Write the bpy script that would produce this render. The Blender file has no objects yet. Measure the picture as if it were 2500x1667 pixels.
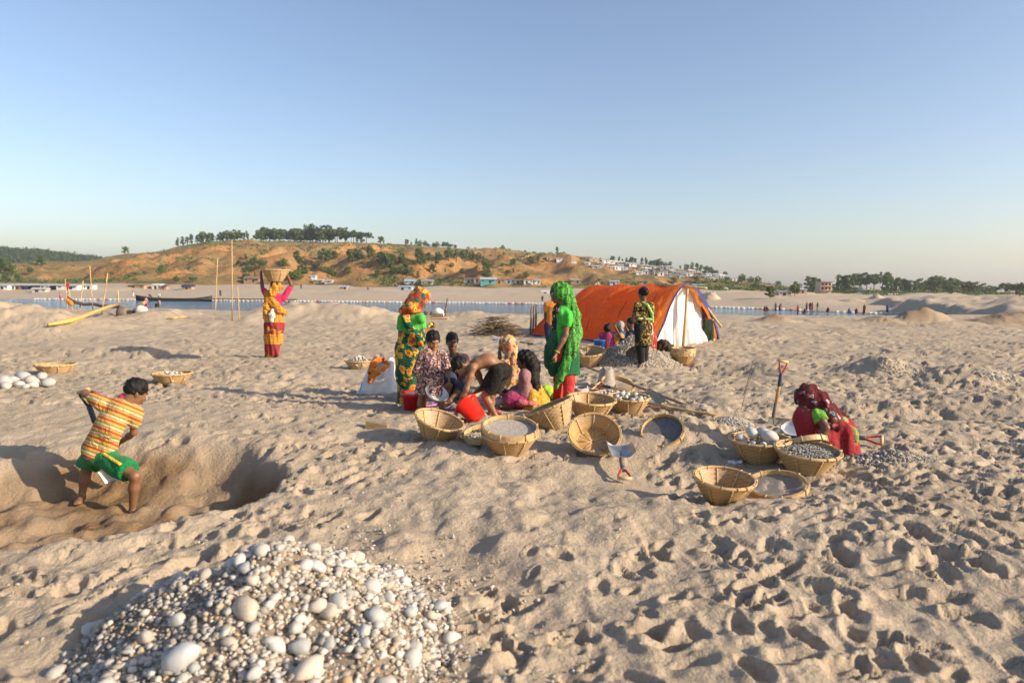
import bpy, bmesh, math, random
import numpy as np
from mathutils import Vector, Matrix

random.seed(11)
rng = np.random.default_rng(11)
sc = bpy.context.scene
col = sc.collection

# ------------------------------------------------------------------ camera
H, F = 1.5, 1667.0                       # eye height (m); 24 mm lens on a 36 mm frame
PITCH = math.atan((833.5 - 693) / F)
ROLL = math.radians(0.46)
camd = bpy.data.cameras.new('camera'); cam = bpy.data.objects.new('camera', camd); col.objects.link(cam)
camd.sensor_width = 36; camd.lens = 36 * F / 2500; camd.clip_start = 0.05; camd.clip_end = 12000
ROT = Matrix.Rotation(math.pi / 2 - PITCH, 3, 'X') @ Matrix.Rotation(ROLL, 3, 'Z')
cam.matrix_world = Matrix.Translation((0, 0, H)) @ ROT.to_4x4()
camd.dof.use_dof = True; camd.dof.focus_distance = 8.2; camd.dof.aperture_fstop = 2.4
sc.camera = cam

# ------------------------------------------------------------------ sky, sun, exposure
SUN_EL, SUN_AZ = math.radians(23), math.radians(-20)     # azimuth measured from +X
sun_dir = Vector((math.cos(SUN_EL) * math.cos(SUN_AZ), math.cos(SUN_EL) * math.sin(SUN_AZ), math.sin(SUN_EL)))
world = bpy.data.worlds.new('World'); sc.world = world; world.use_nodes = True
wn = world.node_tree
sky = wn.nodes.new('ShaderNodeTexSky'); sky.sky_type = 'NISHITA'; sky.sun_disc = False
sky.sun_elevation = SUN_EL; sky.sun_rotation = math.pi / 2 - SUN_AZ
sky.altitude = 0; sky.air_density = 1.0; sky.dust_density = 1.3; sky.ozone_density = .9
bg = wn.nodes['Background']; bg.inputs[1].default_value = 0.118
tint = wn.nodes.new('ShaderNodeMix'); tint.data_type = 'RGBA'; tint.blend_type = 'MULTIPLY'; tint.inputs[0].default_value = 1.0
tint.inputs[7].default_value = (.975, .965, 1.03, 1)          # white balance of the whole sky
wn.links.new(sky.outputs[0], tint.inputs[6]); wn.links.new(tint.outputs[2], bg.inputs[0])
sl = bpy.data.lights.new('sun', 'SUN'); sl.energy = 4.8; sl.angle = math.radians(0.6); sl.color = (1.0, 0.84, 0.63)
so = bpy.data.objects.new('sun', sl); col.objects.link(so)
so.rotation_mode = 'QUATERNION'; so.rotation_quaternion = sun_dir.to_track_quat('Z', 'Y')
sc.view_settings.view_transform = 'Standard'; sc.view_settings.look = 'None'
sc.view_settings.exposure = 0.68; sc.view_settings.gamma = 1.0; sc.view_settings.use_curve_mapping = False
sc.cycles.use_denoising = True; sc.cycles.max_bounces = 6; sc.cycles.diffuse_bounces = 3
sc.cycles.volume_bounces = 0; sc.cycles.use_adaptive_sampling = True; sc.cycles.adaptive_threshold = 0.02

# ------------------------------------------------------------------ helpers: rays, objects, meshes
def ray(px, py):
    return ROT @ Vector(((px - 1250) / F, -(py - 833.5) / F, -1))
def P(px, py, d):
    r = ray(px, py); t = d / r.y
    return np.array((r.x * t, d, H + r.z * t))
def V3(*a): return np.array(a, float)
def nrm(v):
    v = np.asarray(v, float); return v / (np.linalg.norm(v) + 1e-9)

def mesh_data(name, v, f, mat=None, smooth=True):
    v = np.asarray(v, np.float32); me = bpy.data.meshes.new(name)
    if isinstance(f, np.ndarray) and f.ndim == 2:
        n, k = f.shape
        me.vertices.add(len(v)); me.vertices.foreach_set('co', v.ravel())
        me.loops.add(n * k); me.loops.foreach_set('vertex_index', f.astype(np.int32).ravel())
        me.polygons.add(n); me.polygons.foreach_set('loop_start', np.arange(0, n * k, k, dtype=np.int32))
        me.polygons.foreach_set('loop_total', np.full(n, k, np.int32))
        me.update(calc_edges=True)
    else:
        me.from_pydata([tuple(map(float, x)) for x in v], [], [tuple(map(int, x)) for x in f]); me.update()
    if smooth: me.polygons.foreach_set('use_smooth', np.ones(len(me.polygons), bool))
    if mat: me.materials.append(mat)
    return me

def root_loc(o):
    while o.parent: o = o.parent
    return np.array(o.location)
def link(name, me, parent=None, label=None, loc=None):
    o = bpy.data.objects.new(name, me); col.objects.link(o)
    if parent: o.parent = parent
    if loc is not None: o.location = loc
    if label: o['label'] = label
    return o
def part(name, v, f, mat, parent, label=None, smooth=True):
    """world-space vertices -> a mesh object under its thing (things here are unrotated empties)"""
    v = np.asarray(v, float) - root_loc(parent)
    return link(name, mesh_data(name, v, f, mat, smooth), parent, label)
def lpart(name, v, f, mat, parent, label=None, smooth=True):
    return link(name, mesh_data(name, v, f, mat, smooth), parent, label)
def tag(o, label, cat, group=None):
    o['label'] = label; o['category'] = cat
    if group: o['group'] = group
    return o
def thing(name, label, cat, loc=(0, 0, 0), group=None):
    o = bpy.data.objects.new(name, None); o.empty_display_size = .1; col.objects.link(o)
    o.location = tuple(map(float, loc)); return tag(o, label, cat, group)
def struct(name, v, f, mat):
    o = link(name, mesh_data(name, v, f, mat)); o['kind'] = 'structure'; return o
def kids(o): return [c for c in bpy.data.objects if c.parent == o]
def copy_tree(o, parent=None, _k=None):
    c = o.copy(); col.objects.link(c); c.parent = parent
    for ch in (_k or kids)(o): copy_tree(ch, c, _k)
    return c
def attr(me, name, vals):
    a = me.attributes.new(name, 'FLOAT', 'POINT'); a.data.foreach_set('value', np.asarray(vals, np.float32).ravel())

class MB:
    """collects simple shapes into one vertex / face list"""
    def __init__(s): s.v = []; s.f = []
    def add(s, v, f):
        o = len(s.v); s.v += [tuple(map(float, x)) for x in v]; s.f += [tuple(i + o for i in q) for q in f]; return s
    def tube(s, pts, r, n=8, caps=True):
        pts = [np.asarray(p, float) for p in pts]
        rs = list(r) if hasattr(r, '__len__') else [r] * len(pts)
        v = []; up = None
        for i, p in enumerate(pts):
            t = nrm(pts[min(i + 1, len(pts) - 1)] - pts[max(i - 1, 0)])
            if up is None: up = nrm(np.cross(t, V3(0.3, 0.2, 1) if abs(t[2]) < .9 else V3(1, 0.1, 0)))
            up = nrm(up - t * np.dot(up, t)); w = np.cross(t, up)
            for k in range(n):
                a = 2 * math.pi * k / n
                v.append(p + rs[i] * (math.cos(a) * up + math.sin(a) * w))
        f = [(i * n + k, i * n + (k + 1) % n, (i + 1) * n + (k + 1) % n, (i + 1) * n + k) for i in range(len(pts) - 1) for k in range(n)]
        if caps: f += [tuple(range(n))[::-1], tuple(range((len(pts) - 1) * n, len(pts) * n))]
        return s.add(v, f)
    def box(s, c, sx, sy, sz, ax=None):
        ax = np.eye(3) if ax is None else np.asarray(ax)
        v = [np.asarray(c) + ax[0] * sx * a + ax[1] * sy * b + ax[2] * sz * d for a in (-.5, .5) for b in (-.5, .5) for d in (-.5, .5)]
        return s.add(v, [(0, 1, 3, 2), (4, 6, 7, 5), (0, 4, 5, 1), (2, 3, 7, 6), (0, 2, 6, 4), (1, 5, 7, 3)])
    def lathe(s, prof, n=24, c=(0, 0, 0), close=False):
        v = []
        for r, z in prof:
            for k in range(n):
                a = 2 * math.pi * k / n; v.append((c[0] + r * math.cos(a), c[1] + r * math.sin(a), c[2] + z))
        m = len(prof)
        f = [(i * n + k, i * n + (k + 1) % n, ((i + 1) % m) * n + (k + 1) % n, ((i + 1) % m) * n + k) for i in range(m if close else m - 1) for k in range(n)]
        return s.add(v, f)
    def loft(s, rings, closed=True, cap=True):
        n = len(rings[0]); v = [p for r in rings for p in r]
        f = [(i * n + k, i * n + (k + 1) % n, (i + 1) * n + (k + 1) % n, (i + 1) * n + k) for i in range(len(rings) - 1) for k in range(n if closed else n - 1)]
        if cap and closed: f += [tuple(range(n))[::-1], tuple(range((len(rings) - 1) * n, len(rings) * n))]
        return s.add(v, f)
    def xf(s, m):
        m = Matrix(m); s.v = [tuple(m @ Vector(p)) for p in s.v]; return s

# ------------------------------------------------------------------ helpers: node materials
class Mt:
    def __init__(s, name, color=(.5, .5, .5), rough=.8, spec=.3):
        s.m = bpy.data.materials.new(name); s.m.use_nodes = True; s.t = s.m.node_tree
        s.b = s.t.nodes['Principled BSDF']; s.out = s.t.nodes['Material Output']
        s.b.inputs['Base Color'].default_value = (*color, 1); s.b.inputs['Roughness'].default_value = rough
        s.b.inputs['Specular IOR Level'].default_value = spec
        s._c = None
    def n(s, typ, ins=None, **props):
        nd = s.t.nodes.new('ShaderNode' + typ)
        for k, v in props.items(): setattr(nd, k, v)
        for k, v in (ins or {}).items(): s.set(nd.inputs[k], v)
        return nd
    def set(s, sock, v):
        if isinstance(v, bpy.types.NodeSocket): s.t.links.new(v, sock)
        elif isinstance(v, tuple) and len(v) == 3 and sock.type == 'RGBA': sock.default_value = (*v, 1)
        else: sock.default_value = v
    def co(s, kind='Object'):
        if s._c is None: s._c = s.n('TexCoord')
        return s._c.outputs[kind]
    def noise(s, scale, detail=3, co=None, rough=.55, dist=0):
        return s.n('TexNoise', {'Vector': co or s.co(), 'Scale': scale, 'Detail': detail, 'Roughness': rough, 'Distortion': dist}).outputs[0]
    def vor(s, scale, feature='F1', out='Distance', co=None, rnd=1.0):
        return s.n('TexVoronoi', {'Vector': co or s.co(), 'Scale': scale, 'Randomness': rnd}, feature=feature).outputs[out]
    def math(s, op, a, b=0.0, c=None):
        nd = s.n('Math', {0: a, 1: b}, operation=op)
        if c is not None: s.set(nd.inputs[2], c)
        return nd.outputs[0]
    def dot(s, vec, co=None):
        return s.n('VectorMath', {0: co or s.co(), 1: tuple(vec)}, operation='DOT_PRODUCT').outputs['Value']
    def scale(s, v3, co=None):
        return s.n('Mapping', {'Vector': co or s.co(), 'Scale': tuple(v3)}).outputs[0]
    def ramp(s, fac, stops, interp='LINEAR'):
        nd = s.n('ValToRGB', {0: fac}); r = nd.color_ramp; r.interpolation = interp
        while len(r.elements) < len(stops): r.elements.new(.5)
        for e, (p, c) in zip(r.elements, stops):
            e.position = p; e.color = (*c, 1) if not isinstance(c, (int, float)) else (c, c, c, 1)
        return nd.outputs[0]
    def mix(s, f, a, b, blend='MIX'):
        nd = s.n('Mix', data_type='RGBA', blend_type=blend)
        s.set(nd.inputs[0], f); s.set(nd.inputs[6], a); s.set(nd.inputs[7], b)
        return nd.outputs[2]
    def step(s, v, lo, hi):
        return s.n('MapRange', {0: v, 1: lo, 2: hi, 3: 0.0, 4: 1.0}, clamp=True).outputs[0]
    def base(s, c): s.set(s.b.inputs['Base Color'], c); return s
    def bump(s, h, strength=.3, dist=.01):
        s.t.links.new(s.n('Bump', {'Strength': strength, 'Distance': dist, 'Height': h}).outputs[0], s.b.inputs['Normal']); return s
    def attr(s, name): return s.n('Attribute', attribute_name=name).outputs['Fac']
    def rnd(s): return s.n('ObjectInfo').outputs['Random']

# ------------------------------------------------------------------ helpers: noise
def _hash(i, j, seed):
    h = (i.astype(np.int64) * 374761393 + j.astype(np.int64) * 668265263 + seed * 982451653) & 0xffffffff
    h = ((h ^ (h >> 13)) * 1274126177) & 0xffffffff
    return ((h ^ (h >> 16)) & 0xffffff) / float(0xffffff) * 2 - 1
def vnoise(x, y, seed=0):
    x = np.asarray(x, float); y = np.asarray(y, float)
    i = np.floor(x); j = np.floor(y); fx = x - i; fy = y - j
    u = fx * fx * fx * (fx * (fx * 6 - 15) + 10); w = fy * fy * fy * (fy * (fy * 6 - 15) + 10)
    a = _hash(i, j, seed); b = _hash(i + 1, j, seed); c = _hash(i, j + 1, seed); d = _hash(i + 1, j + 1, seed)
    return a + (b - a) * u + (c - a) * w + (a - b - c + d) * u * w
def fbm(x, y, o=4, seed=0):
    t = 0; a = 1.0
    for k in range(o): t = t + a * vnoise(x * 2 ** k + 17.3 * k, y * 2 ** k - 9.1 * k, seed + k); a *= .5
    return t
def sstep(a, b, x):
    t = np.clip((np.asarray(x, float) - a) / (b - a), 0, 1); return t * t * (3 - 2 * t)
# ================================================================== terrain
def flat(px, py, z=0.0):
    r = ray(px, py); t = (z - H) / r.z; return r.x * t, r.y * t
# (x, y, radius x, radius y, height): sand heaped up or dug out by hand
MOUNDS = []
def mound(px, py, rx, ry, h, z=0.0):
    x, y = flat(px, py, z); MOUNDS.append((x, y, rx, ry, h))
mound(1660, 1065, .55, .42, .20); mound(1540, 1090, .5, .28, .05); mound(1740, 1165, .95, .42, -.15)
mound(1560, 1130, .4, .35, -.05)
mound(1720, 1010, .6, .3, .07)
mound(2150, 915, .62, .45, .27); mound(2370, 935, .75, .5, .22); mound(2250, 1012, .9, .35, -.13); mound(2400, 990, .7, .5, .14)
mound(2150, 1000, .6, .4, .06); mound(1800, 905, .75, .5, -.17); mound(1700, 895, .5, .3, -.12); mound(1890, 900, .5, .6, .08)
mound(330, 865, 1.6, .5, -.12); mound(520, 838, 1.6, .6, .10); mound(700, 833, 1.2, .35, -.12); mound(300, 855, 1.3, .5, .07)
mound(60, 862, 2.0, .6, -.10); mound(820, 925, .7, .3, -.08)
mound(20, 800, 2.6, 2.0, .55); mound(-90, 790, 4, 3, .5); mound(130, 805, 1.3, 1.2, .18)
mound(430, 778, 1.5, 1.1, .28); mound(520, 790, 1.4, .7, -.28); mound(370, 780, 1.2, 1.0, .14)
mound(700, 778, 2.2, 1.5, .40); mound(810, 778, 2.2, 1.5, .40); mound(905, 780, 1.5, 1.3, .34); mound(610, 782, 1.2, 1.3, .22)
mound(1150, 776, 1.6, 1.2, .25); mound(1270, 795, 1.6, .8, .13); mound(1330, 790, 1.2, .7, .12); mound(1160, 868, .7, .4, .08)
mound(2237, 786, .85, .6, .55); mound(2285, 786, .8, .7, .34); mound(2143, 787, .8, .55, .24); mound(1890, 786, .65, .6, .26)
mound(2330, 800, 1.3, .5, .2); mound(2440, 790, 1.2, .9, .38); mound(2480, 782, 1.5, 1.1, .32); mound(2020, 790, 1.6, .5, -.2)
mound(480, 1075, .35, .22, .05); mound(600, 1090, .6, .3, .07); mound(60, 1160, .35, .5, .02)
mound(1500, 1250, 1.2, .5, .03); mound(1100, 1120, .6, .3, .05)

PIT = (-3.18, 4.96, 1.38, 1.20)
def pit_mask(x, y):
    n = .08 * vnoise(x * 1.7, y * 1.7, 5) + .010 * vnoise(x * 7, y * 7, 6)
    rho = np.sqrt(((x - PIT[0]) / PIT[2]) ** 2 + ((y - PIT[1]) / PIT[3]) ** 2) + n
    return 1 - sstep(np.interp(x, [-3.2, -2.0], [.60, .84]) - .16 * sstep(5.2, 5.7, y), 1.02, rho)
YBX = [-200, -90, -60, -30, -10, 0, 8, 20, 35, 45, 60, 72, 90, 200]; YBY = [44, 42, 40, 37, 36, 35, 35, 35, 39, 58, 95, 124, 170, 300]
YFX = [-700, -200, -114, -64, -5, 20, 50, 61, 70, 90, 300]; YFY = [172, 168, 165, 165, 162, 155, 139, 119, 116, 112, 110]
WATER = -3.1
def h0(x, y):
    x = np.asarray(x, float); y = np.asarray(y, float)
    far = sstep(30, 60, y)
    z = .055 * fbm(x / 3.7 + 3, y / 3.7, 3, 21) + .028 * fbm(x / 1.1, y / 1.1, 2, 31) * (1 - far)
    z = z + .08 * fbm(x / 11, y / 11, 2, 41) * sstep(9, 16, y) * (1 - sstep(22, 32, y))
    m = np.zeros_like(z)
    for (mx, my, rx, ry, h) in MOUNDS:
        d2 = ((x - mx) / rx) ** 2 + ((y - my) / ry) ** 2
        m = m + h * np.exp(-d2 * (1.1 if h > 0 else .9))
    z = z + m * (1 + .18 * vnoise(x * 2.3, y * 2.3, 51))
    p = pit_mask(x, y)
    floor = -.33 - .12 * sstep(-2.7, -2.2, x) + .05 * fbm(x * 2.2, y * 2.2, 3, 61) + .16 * np.exp(-(((x + 2.95) / .25) ** 2 + ((y - 5.75) / .3) ** 2)) + .05 * np.maximum(vnoise(x * 9, y * 9, 63), 0) \
        + .05 * np.exp(-(((x + 3.9) / .4) ** 2 + ((y - 4.9) / .3) ** 2))
    z = z * (1 - p) + floor * p
    rho = np.sqrt(((x - PIT[0]) / PIT[2]) ** 2 + ((y - PIT[1]) / PIT[3]) ** 2)
    z = z + .03 * np.exp(-((rho - 1.12) / .13) ** 2) * (1 + .8 * vnoise(x * 4, y * 4, 71)) * (x < 2) * (1 - sstep(4.9, 5.4, y))
    nb = 1.4 * vnoise(x / 6, y * 0 + .5, 81)
    yb = np.interp(x, YBX, YBY) + nb; yf = np.interp(x, YFX, YFY)
    s = sstep(0, 14, y - yb); near = (z - .012 * np.maximum(y - 45, 0)) * (1 - s) - 4.2 * s + 2.2 * fbm(x / 8, y / 7, 4, 83) * s * (1 - s) * 4 * .5 * np.interp(x, [20, 50], [.5, 1]) + .75 * fbm(x / 8, y / 6, 4, 85) * sstep(46, 66, y) * (1 - s)
    tf = y - yf
    zb = np.interp(x, [-90, 60, 130], [-.1, -.6, -2.3])
    fz = np.where(tf < 0, np.maximum(WATER + .17 * tf, -4.2), WATER + (zb - WATER) * (1 - np.exp(-np.maximum(tf, 0) / 55.0)) * (1 + .1 * sstep(0, 60, tf)))
    fz = fz + (.30 * fbm(x / 14, y / 14, 4, 91) + 1.1 * np.maximum(vnoise(x / 26, y / 17, 95) - .25, 0) + np.interp(x, [40, 90], [0, 1.3]) * np.maximum(fbm(x / 30, y / 22, 3, 97), -.2)) * sstep(3, 40, tf)
    fz = fz + np.maximum(tf - 300, 0) * -.003
    return np.maximum(near, fz)

def U2px(u): return 1250 + F * u
RIDGE = [(-400, 640), (-100, 655), (0, 650), (60, 644), (100, 637), (180, 640), (240, 634), (275, 628), (310, 621), (345, 619), (390, 617), (430, 607), (470, 600),
         (520, 592), (560, 589), (640, 589), (780, 592), (900, 596), (1000, 600), (1100, 608), (1200, 610), (1250, 613), (1300, 619), (1400, 627),
         (1450, 632), (1500, 640), (1550, 647), (1600, 652), (1650, 657), (1700, 666), (1750, 674), (1800, 682), (1850, 689), (1900, 696), (1950, 703), (2000, 709), (2100, 717), (2700, 730)]
RX = [(p - 1250) / F for p, _ in RIDGE]; RE = [(693 + (p - 1250) * .008 - y) / F for p, y in RIDGE]
DB, DR = 300.0, 560.0
def hillz(x, y):
    x = np.asarray(x, float); y = np.asarray(y, float); u = x / np.maximum(y, 1)
    er = np.interp(u, RX, RE); eb = (np.interp(u, [-.5, .3, .6], [-.2, -.6, -3.4]) - H) / DB
    db = DB + 16 * vnoise(u * 9, u * 0, 101) + 8 * vnoise(u * 31, u * 0, 102)
    t = (y - db) / (DR - db)
    tc = np.clip(t, 0, 1)
    a = .13 * sstep(0, .05, tc) + .47 * sstep(.08, .42, tc) + .40 * sstep(.15, 1, tc)
    z = H + (eb + (er - eb) * a) * y
    g = sstep(.02, .15, tc) * (1 - sstep(.5, .95, tc)) * np.clip((er - eb) * 16, 0, 1)
    rid = 1 - np.abs(vnoise(x / 21 + .3 * vnoise(x / 48, y / 48, 107), y / 56, 103))
    z = z + g * (9.5 * (rid - .62) + 4.5 * fbm(x / 26, y / 26, 4, 104)) + .55 * fbm(x / 8, y / 8, 3, 105) * sstep(.02, .1, tc) * np.clip((er - eb) * 20, .1, 1)
    z = np.where(t < 0, z + t * 90, z)
    z = np.where(t > 1, H + er * DR - (y - DR) * .12, z)
    return z
def ground_z(x, y): return np.maximum(h0(x, y), hillz(x, y))
def G(px, py, dmin=1.5, dmax=900.0):
    """where the view ray first meets the terrain"""
    r = ray(px, py); d = np.geomspace(dmin, dmax, 2500)
    x = r.x / r.y * d; z = H + r.z / r.y * d
    k = np.argmax(z < np.maximum(ground_z(x, d), WATER))
    if k == 0: k = len(d) - 1
    return np.array((x[k], d[k], max(float(ground_z(x[k], d[k])), WATER)))
def gz(x, y): return float(ground_z(x, y))

# ---- the sand sheet, with footprints pressed in
ys = np.concatenate([np.linspace(-6, 1.4, 14), np.geomspace(1.5, 60, 690), np.geomspace(60.6, 420, 110), np.geomspace(430, 2500, 30)])
us = np.concatenate([np.linspace(-1.9, -.92, 26)[:-1], np.linspace(-.92, .92, 590), np.linspace(.92, 1.9, 26)[1:]])
wy = np.maximum(ys, 0) + 1.0
GX = us[None, :] * wy[:, None]; GY = np.repeat(ys[:, None], len(us), 1)
GZ = h0(GX, GY)
damp = pit_mask(GX, GY)
fade = (1 - sstep(22, 45, GY))
big = .5 + .5 * np.clip(fbm(GX / 2.6, GY / 2.6, 2, 200) * 1.2, -1, 1)
calm = np.zeros_like(GZ)
for (px, py, rr) in ((1515, 1090, .35), (1520, 1150, .35), (1620, 1062, .3), (1897, 1205, .3), (1793, 1035, .3), (1480, 945, .4), (1010, 1015, .25), (2080, 1080, .4)):
    cx_, cy_ = flat(px, py); calm = np.maximum(calm, np.exp(-(((GX - cx_) ** 2 + (GY - cy_) ** 2) / rr ** 2) ** 2))
GZ += fade * (1 - .8 * calm) * (1 - .35 * damp) * (.024 * fbm(GX / .30, GY / .42, 3, 111) * (.45 + .8 * big) + .010 * fbm(GX / .09, GY / .09, 2, 121) + .013 * (1 - np.abs(vnoise(GX / .21 + .5 * vnoise(GX / .5, GY / .5, 124), GY / .16, 123))) ** 3)
def stamp(fx, fy, ln, wd, dep, ang, rim):
    r = ln * 2.2
    j0, j1 = np.searchsorted(ys, (fy - r, fy + r))
    if j1 - j0 < 2: return
    w0 = max(fy, 0) + 1.0
    i0, i1 = np.searchsorted(us, ((fx - r) / w0 - .02, (fx + r) / w0 + .02))
    if i1 - i0 < 2: return
    X = GX[j0:j1, i0:i1] - fx; Y = GY[j0:j1, i0:i1] - fy
    c, s = math.cos(ang), math.sin(ang)
    a = (c * X + s * Y) / ln; b = (-s * X + c * Y) / wd
    b = b * (1 + .25 * a)
    q = np.sqrt(a * a + b * b) * (1 + .22 * vnoise((X + fx) * 14, (Y + fy) * 14, 151))
    GZ[j0:j1, i0:i1] += (1 - .85 * calm[j0:j1, i0:i1]) * (-dep * (1 - sstep(.60, 1.02, q)) * (1 + .25 * a) + rim * np.exp(-((q - 1.16) / .20) ** 2))
NP = 38000
fy_ = rng.uniform(0, 1, NP) ** .62 * 34 + 1.0; fu_ = rng.uniform(-.88, .88, NP)
fx_ = fu_ * (fy_ + 1); pm_ = pit_mask(fx_, fy_); lum_ = fbm(fx_ / 2.3 + 5, fy_ / 2.3, 2, 131); right_ = sstep(-.3, .8, fu_) * (1 - sstep(4, 9, fy_)); lft_ = .5 * sstep(-.3, -.62, fu_) * (fy_ < 8)
for k in range(NP):
    fy = fy_[k]; fx = fx_[k]
    if pm_[k] > .05: continue
    lum = lum_[k]
    right = right_[k]
    if lum + .6 * right - lft_[k] < -.8 + .8 * rng.uniform(): continue
    sz = rng.uniform(.40, .92)
    ang = rng.normal(math.pi / 2 if rng.uniform() < .6 else .3, .7)
    stamp(fx, fy, .135 * sz, .066 * sz, rng.uniform(.018, .038) * (.4 + .6 * sz) * (1 + .1 * right), ang, rng.uniform(.006, .016))
nr, nc = GX.shape
idx = np.arange(nr * nc).reshape(nr, nc)
quads = np.stack([idx[:-1, :-1], idx[:-1, 1:], idx[1:, 1:], idx[1:, :-1]], -1).reshape(-1, 4)

m = Mt('sand', rough=.95, spec=.12)
c1 = m.ramp(m.noise(.8, 5), [(.3, (.375, .297, .208)), (.7, (.475, .386, .280))])
grain = m.noise(240, 2)
c1 = m.mix(.30, c1, m.ramp(grain, [(.3, (.27, .21, .155)), (.7, (.56, .46, .345))]))
spk = m.step(m.vor(75), .10, .05)
c1 = m.mix(m.math('MULTIPLY', spk, .4), c1, m.ramp(m.vor(75, out='Color'), [(.3, (.20, .16, .13)), (.75, (.55, .5, .43))]))
wet = m.ramp(m.noise(5, 5), [(.3, (.155, .092, .042)), (.7, (.25, .155, .076))])
c1 = m.mix(m.math('MULTIPLY', m.attr('damp'), .92), c1, wet)
m.base(c1)
hsum = m.math('ADD', m.math('MULTIPLY', m.noise(38, 4), .8), m.math('MULTIPLY', grain, .25))
m.bump(hsum, .85, .026)
SAND = m.m
gm = mesh_data('sand_flat', np.stack([GX, GY, GZ], -1).reshape(-1, 3), quads, SAND)
dm = np.clip(damp * 2.2, 0, 1) * (.6 + .4 * np.clip(fbm(GX * 2, GY * 2, 3, 141) + .5, 0, 1))
for (px, py, rr) in ((2237, 786, 1.1), (1890, 786, .9), (2143, 787, .9), (2440, 790, 1.6), (2480, 782, 1.5)):
    mx, my = flat(px, py); dm = np.maximum(dm, .75 * np.exp(-(((GX - mx) / rr) ** 2 + ((GY - my) / rr) ** 2) * 1.5))
attr(gm, 'damp', dm)
go = link('sand_ground', gm); go['kind'] = 'structure'

# ---- river
m = Mt('river_water', (.030, .095, .15), .10, .5)
m.bump(m.noise(1.0, 4, co=m.scale((1, 3.2, 1))), 1.0, .16)
wx = np.linspace(-700, 130, 40); wyy = np.linspace(46, 185, 30)
WXg, WYg = np.meshgrid(wx, wyy); wi = np.arange(WXg.size).reshape(WXg.shape)
struct('river', np.stack([WXg, WYg, np.full_like(WXg, WATER)], -1).reshape(-1, 3),
       np.stack([wi[:-1, :-1], wi[:-1, 1:], wi[1:, 1:], wi[1:, :-1]], -1).reshape(-1, 4), m.m)

# ---- the long eroded hill behind the river
hu = np.linspace(-1.1, 1.1, 520); hy = np.concatenate([np.linspace(275, 570, 170), np.geomspace(576, 1400, 16)])
HXg = hu[None, :] * hy[:, None]; HYg = np.repeat(hy[:, None], len(hu), 1); HZg = hillz(HXg, HYg)
hi = np.arange(HXg.size).reshape(HXg.shape)
m = Mt('hill_earth', rough=1, spec=.05)
geo = m.n('NewGeometry')
nz = m.n('SeparateXYZ', {0: geo.outputs['Normal']}).outputs[2]
n1 = m.noise(.028, 6, rough=.62); n2 = m.noise(.15, 6, rough=.7); n3 = m.noise(.55, 4)
earth = m.ramp(n2, [(.32, (.23, .125, .052)), (.5, (.36, .205, .085)), (.7, (.48, .30, .14))])
rust = m.ramp(m.noise(.35, 4), [(.3, (.42, .18, .055)), (.7, (.54, .29, .11))])
grass = m.ramp(n2, [(.3, (.15, .12, .045)), (.5, (.25, .19, .075)), (.7, (.34, .245, .11))])
scrub = m.ramp(n3, [(.3, (.05, .068, .022)), (.7, (.12, .13, .045))])
c = m.mix(m.step(m.math('ADD', nz, m.math('MULTIPLY', m.math('SUBTRACT', n2, .5), .7)), .86, 1.0), m.mix(m.step(n1, .46, .54), earth, rust), grass)
c = m.mix(m.math('MULTIPLY', m.step(m.math('ADD', n1, m.math('MULTIPLY', n3, .35)), .72, .82), .6), c, scrub)
c = m.mix(m.math('MULTIPLY', m.step(m.noise(.3, 6, rough=.75), .56, .66), .6), c, scrub)
m.base(c); m.bump(m.noise(.35, 7, rough=.75), 1.0, 2.2)
struct('hill', np.stack([HXg, HYg, HZg], -1).reshape(-1, 3),
       np.stack([hi[:-1, :-1], hi[:-1, 1:], hi[1:, 1:], hi[1:, :-1]], -1).reshape(-1, 4), m.m)

# ---- the wooded ridge further off on the left
fx = np.linspace(-960, -300, 70); fyv = np.linspace(700, 1050, 36)
FXg, FYg = np.meshgrid(fx, fyv)
def ridge2(x, y):
    px = U2px(x / y)
    e = np.interp(px, [-600, -200, 0, 60, 110, 170, 230, 280, 330], [575, 590, 606, 609, 612, 620, 628, 636, 690])
    er = (693 + (px - 1250) * .008 - e) / F
    return (H + er * 880) * sstep(700, 880, y) * (1 - .3 * sstep(890, 1050, y)) - 4
fi = np.arange(FXg.size).reshape(FXg.shape)
m2 = Mt('wooded_slope', rough=1, spec=.05); m2.base(m2.ramp(m2.noise(.08, 5), [(.35, (.05, .062, .025)), (.65, (.10, .11, .05))]))
struct('far_hill', np.stack([FXg, FYg, ridge2(FXg, FYg)], -1).reshape(-1, 3),
       np.stack([fi[:-1, :-1], fi[:-1, 1:], fi[1:, 1:], fi[1:, :-1]], -1).reshape(-1, 4), m2.m)
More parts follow.
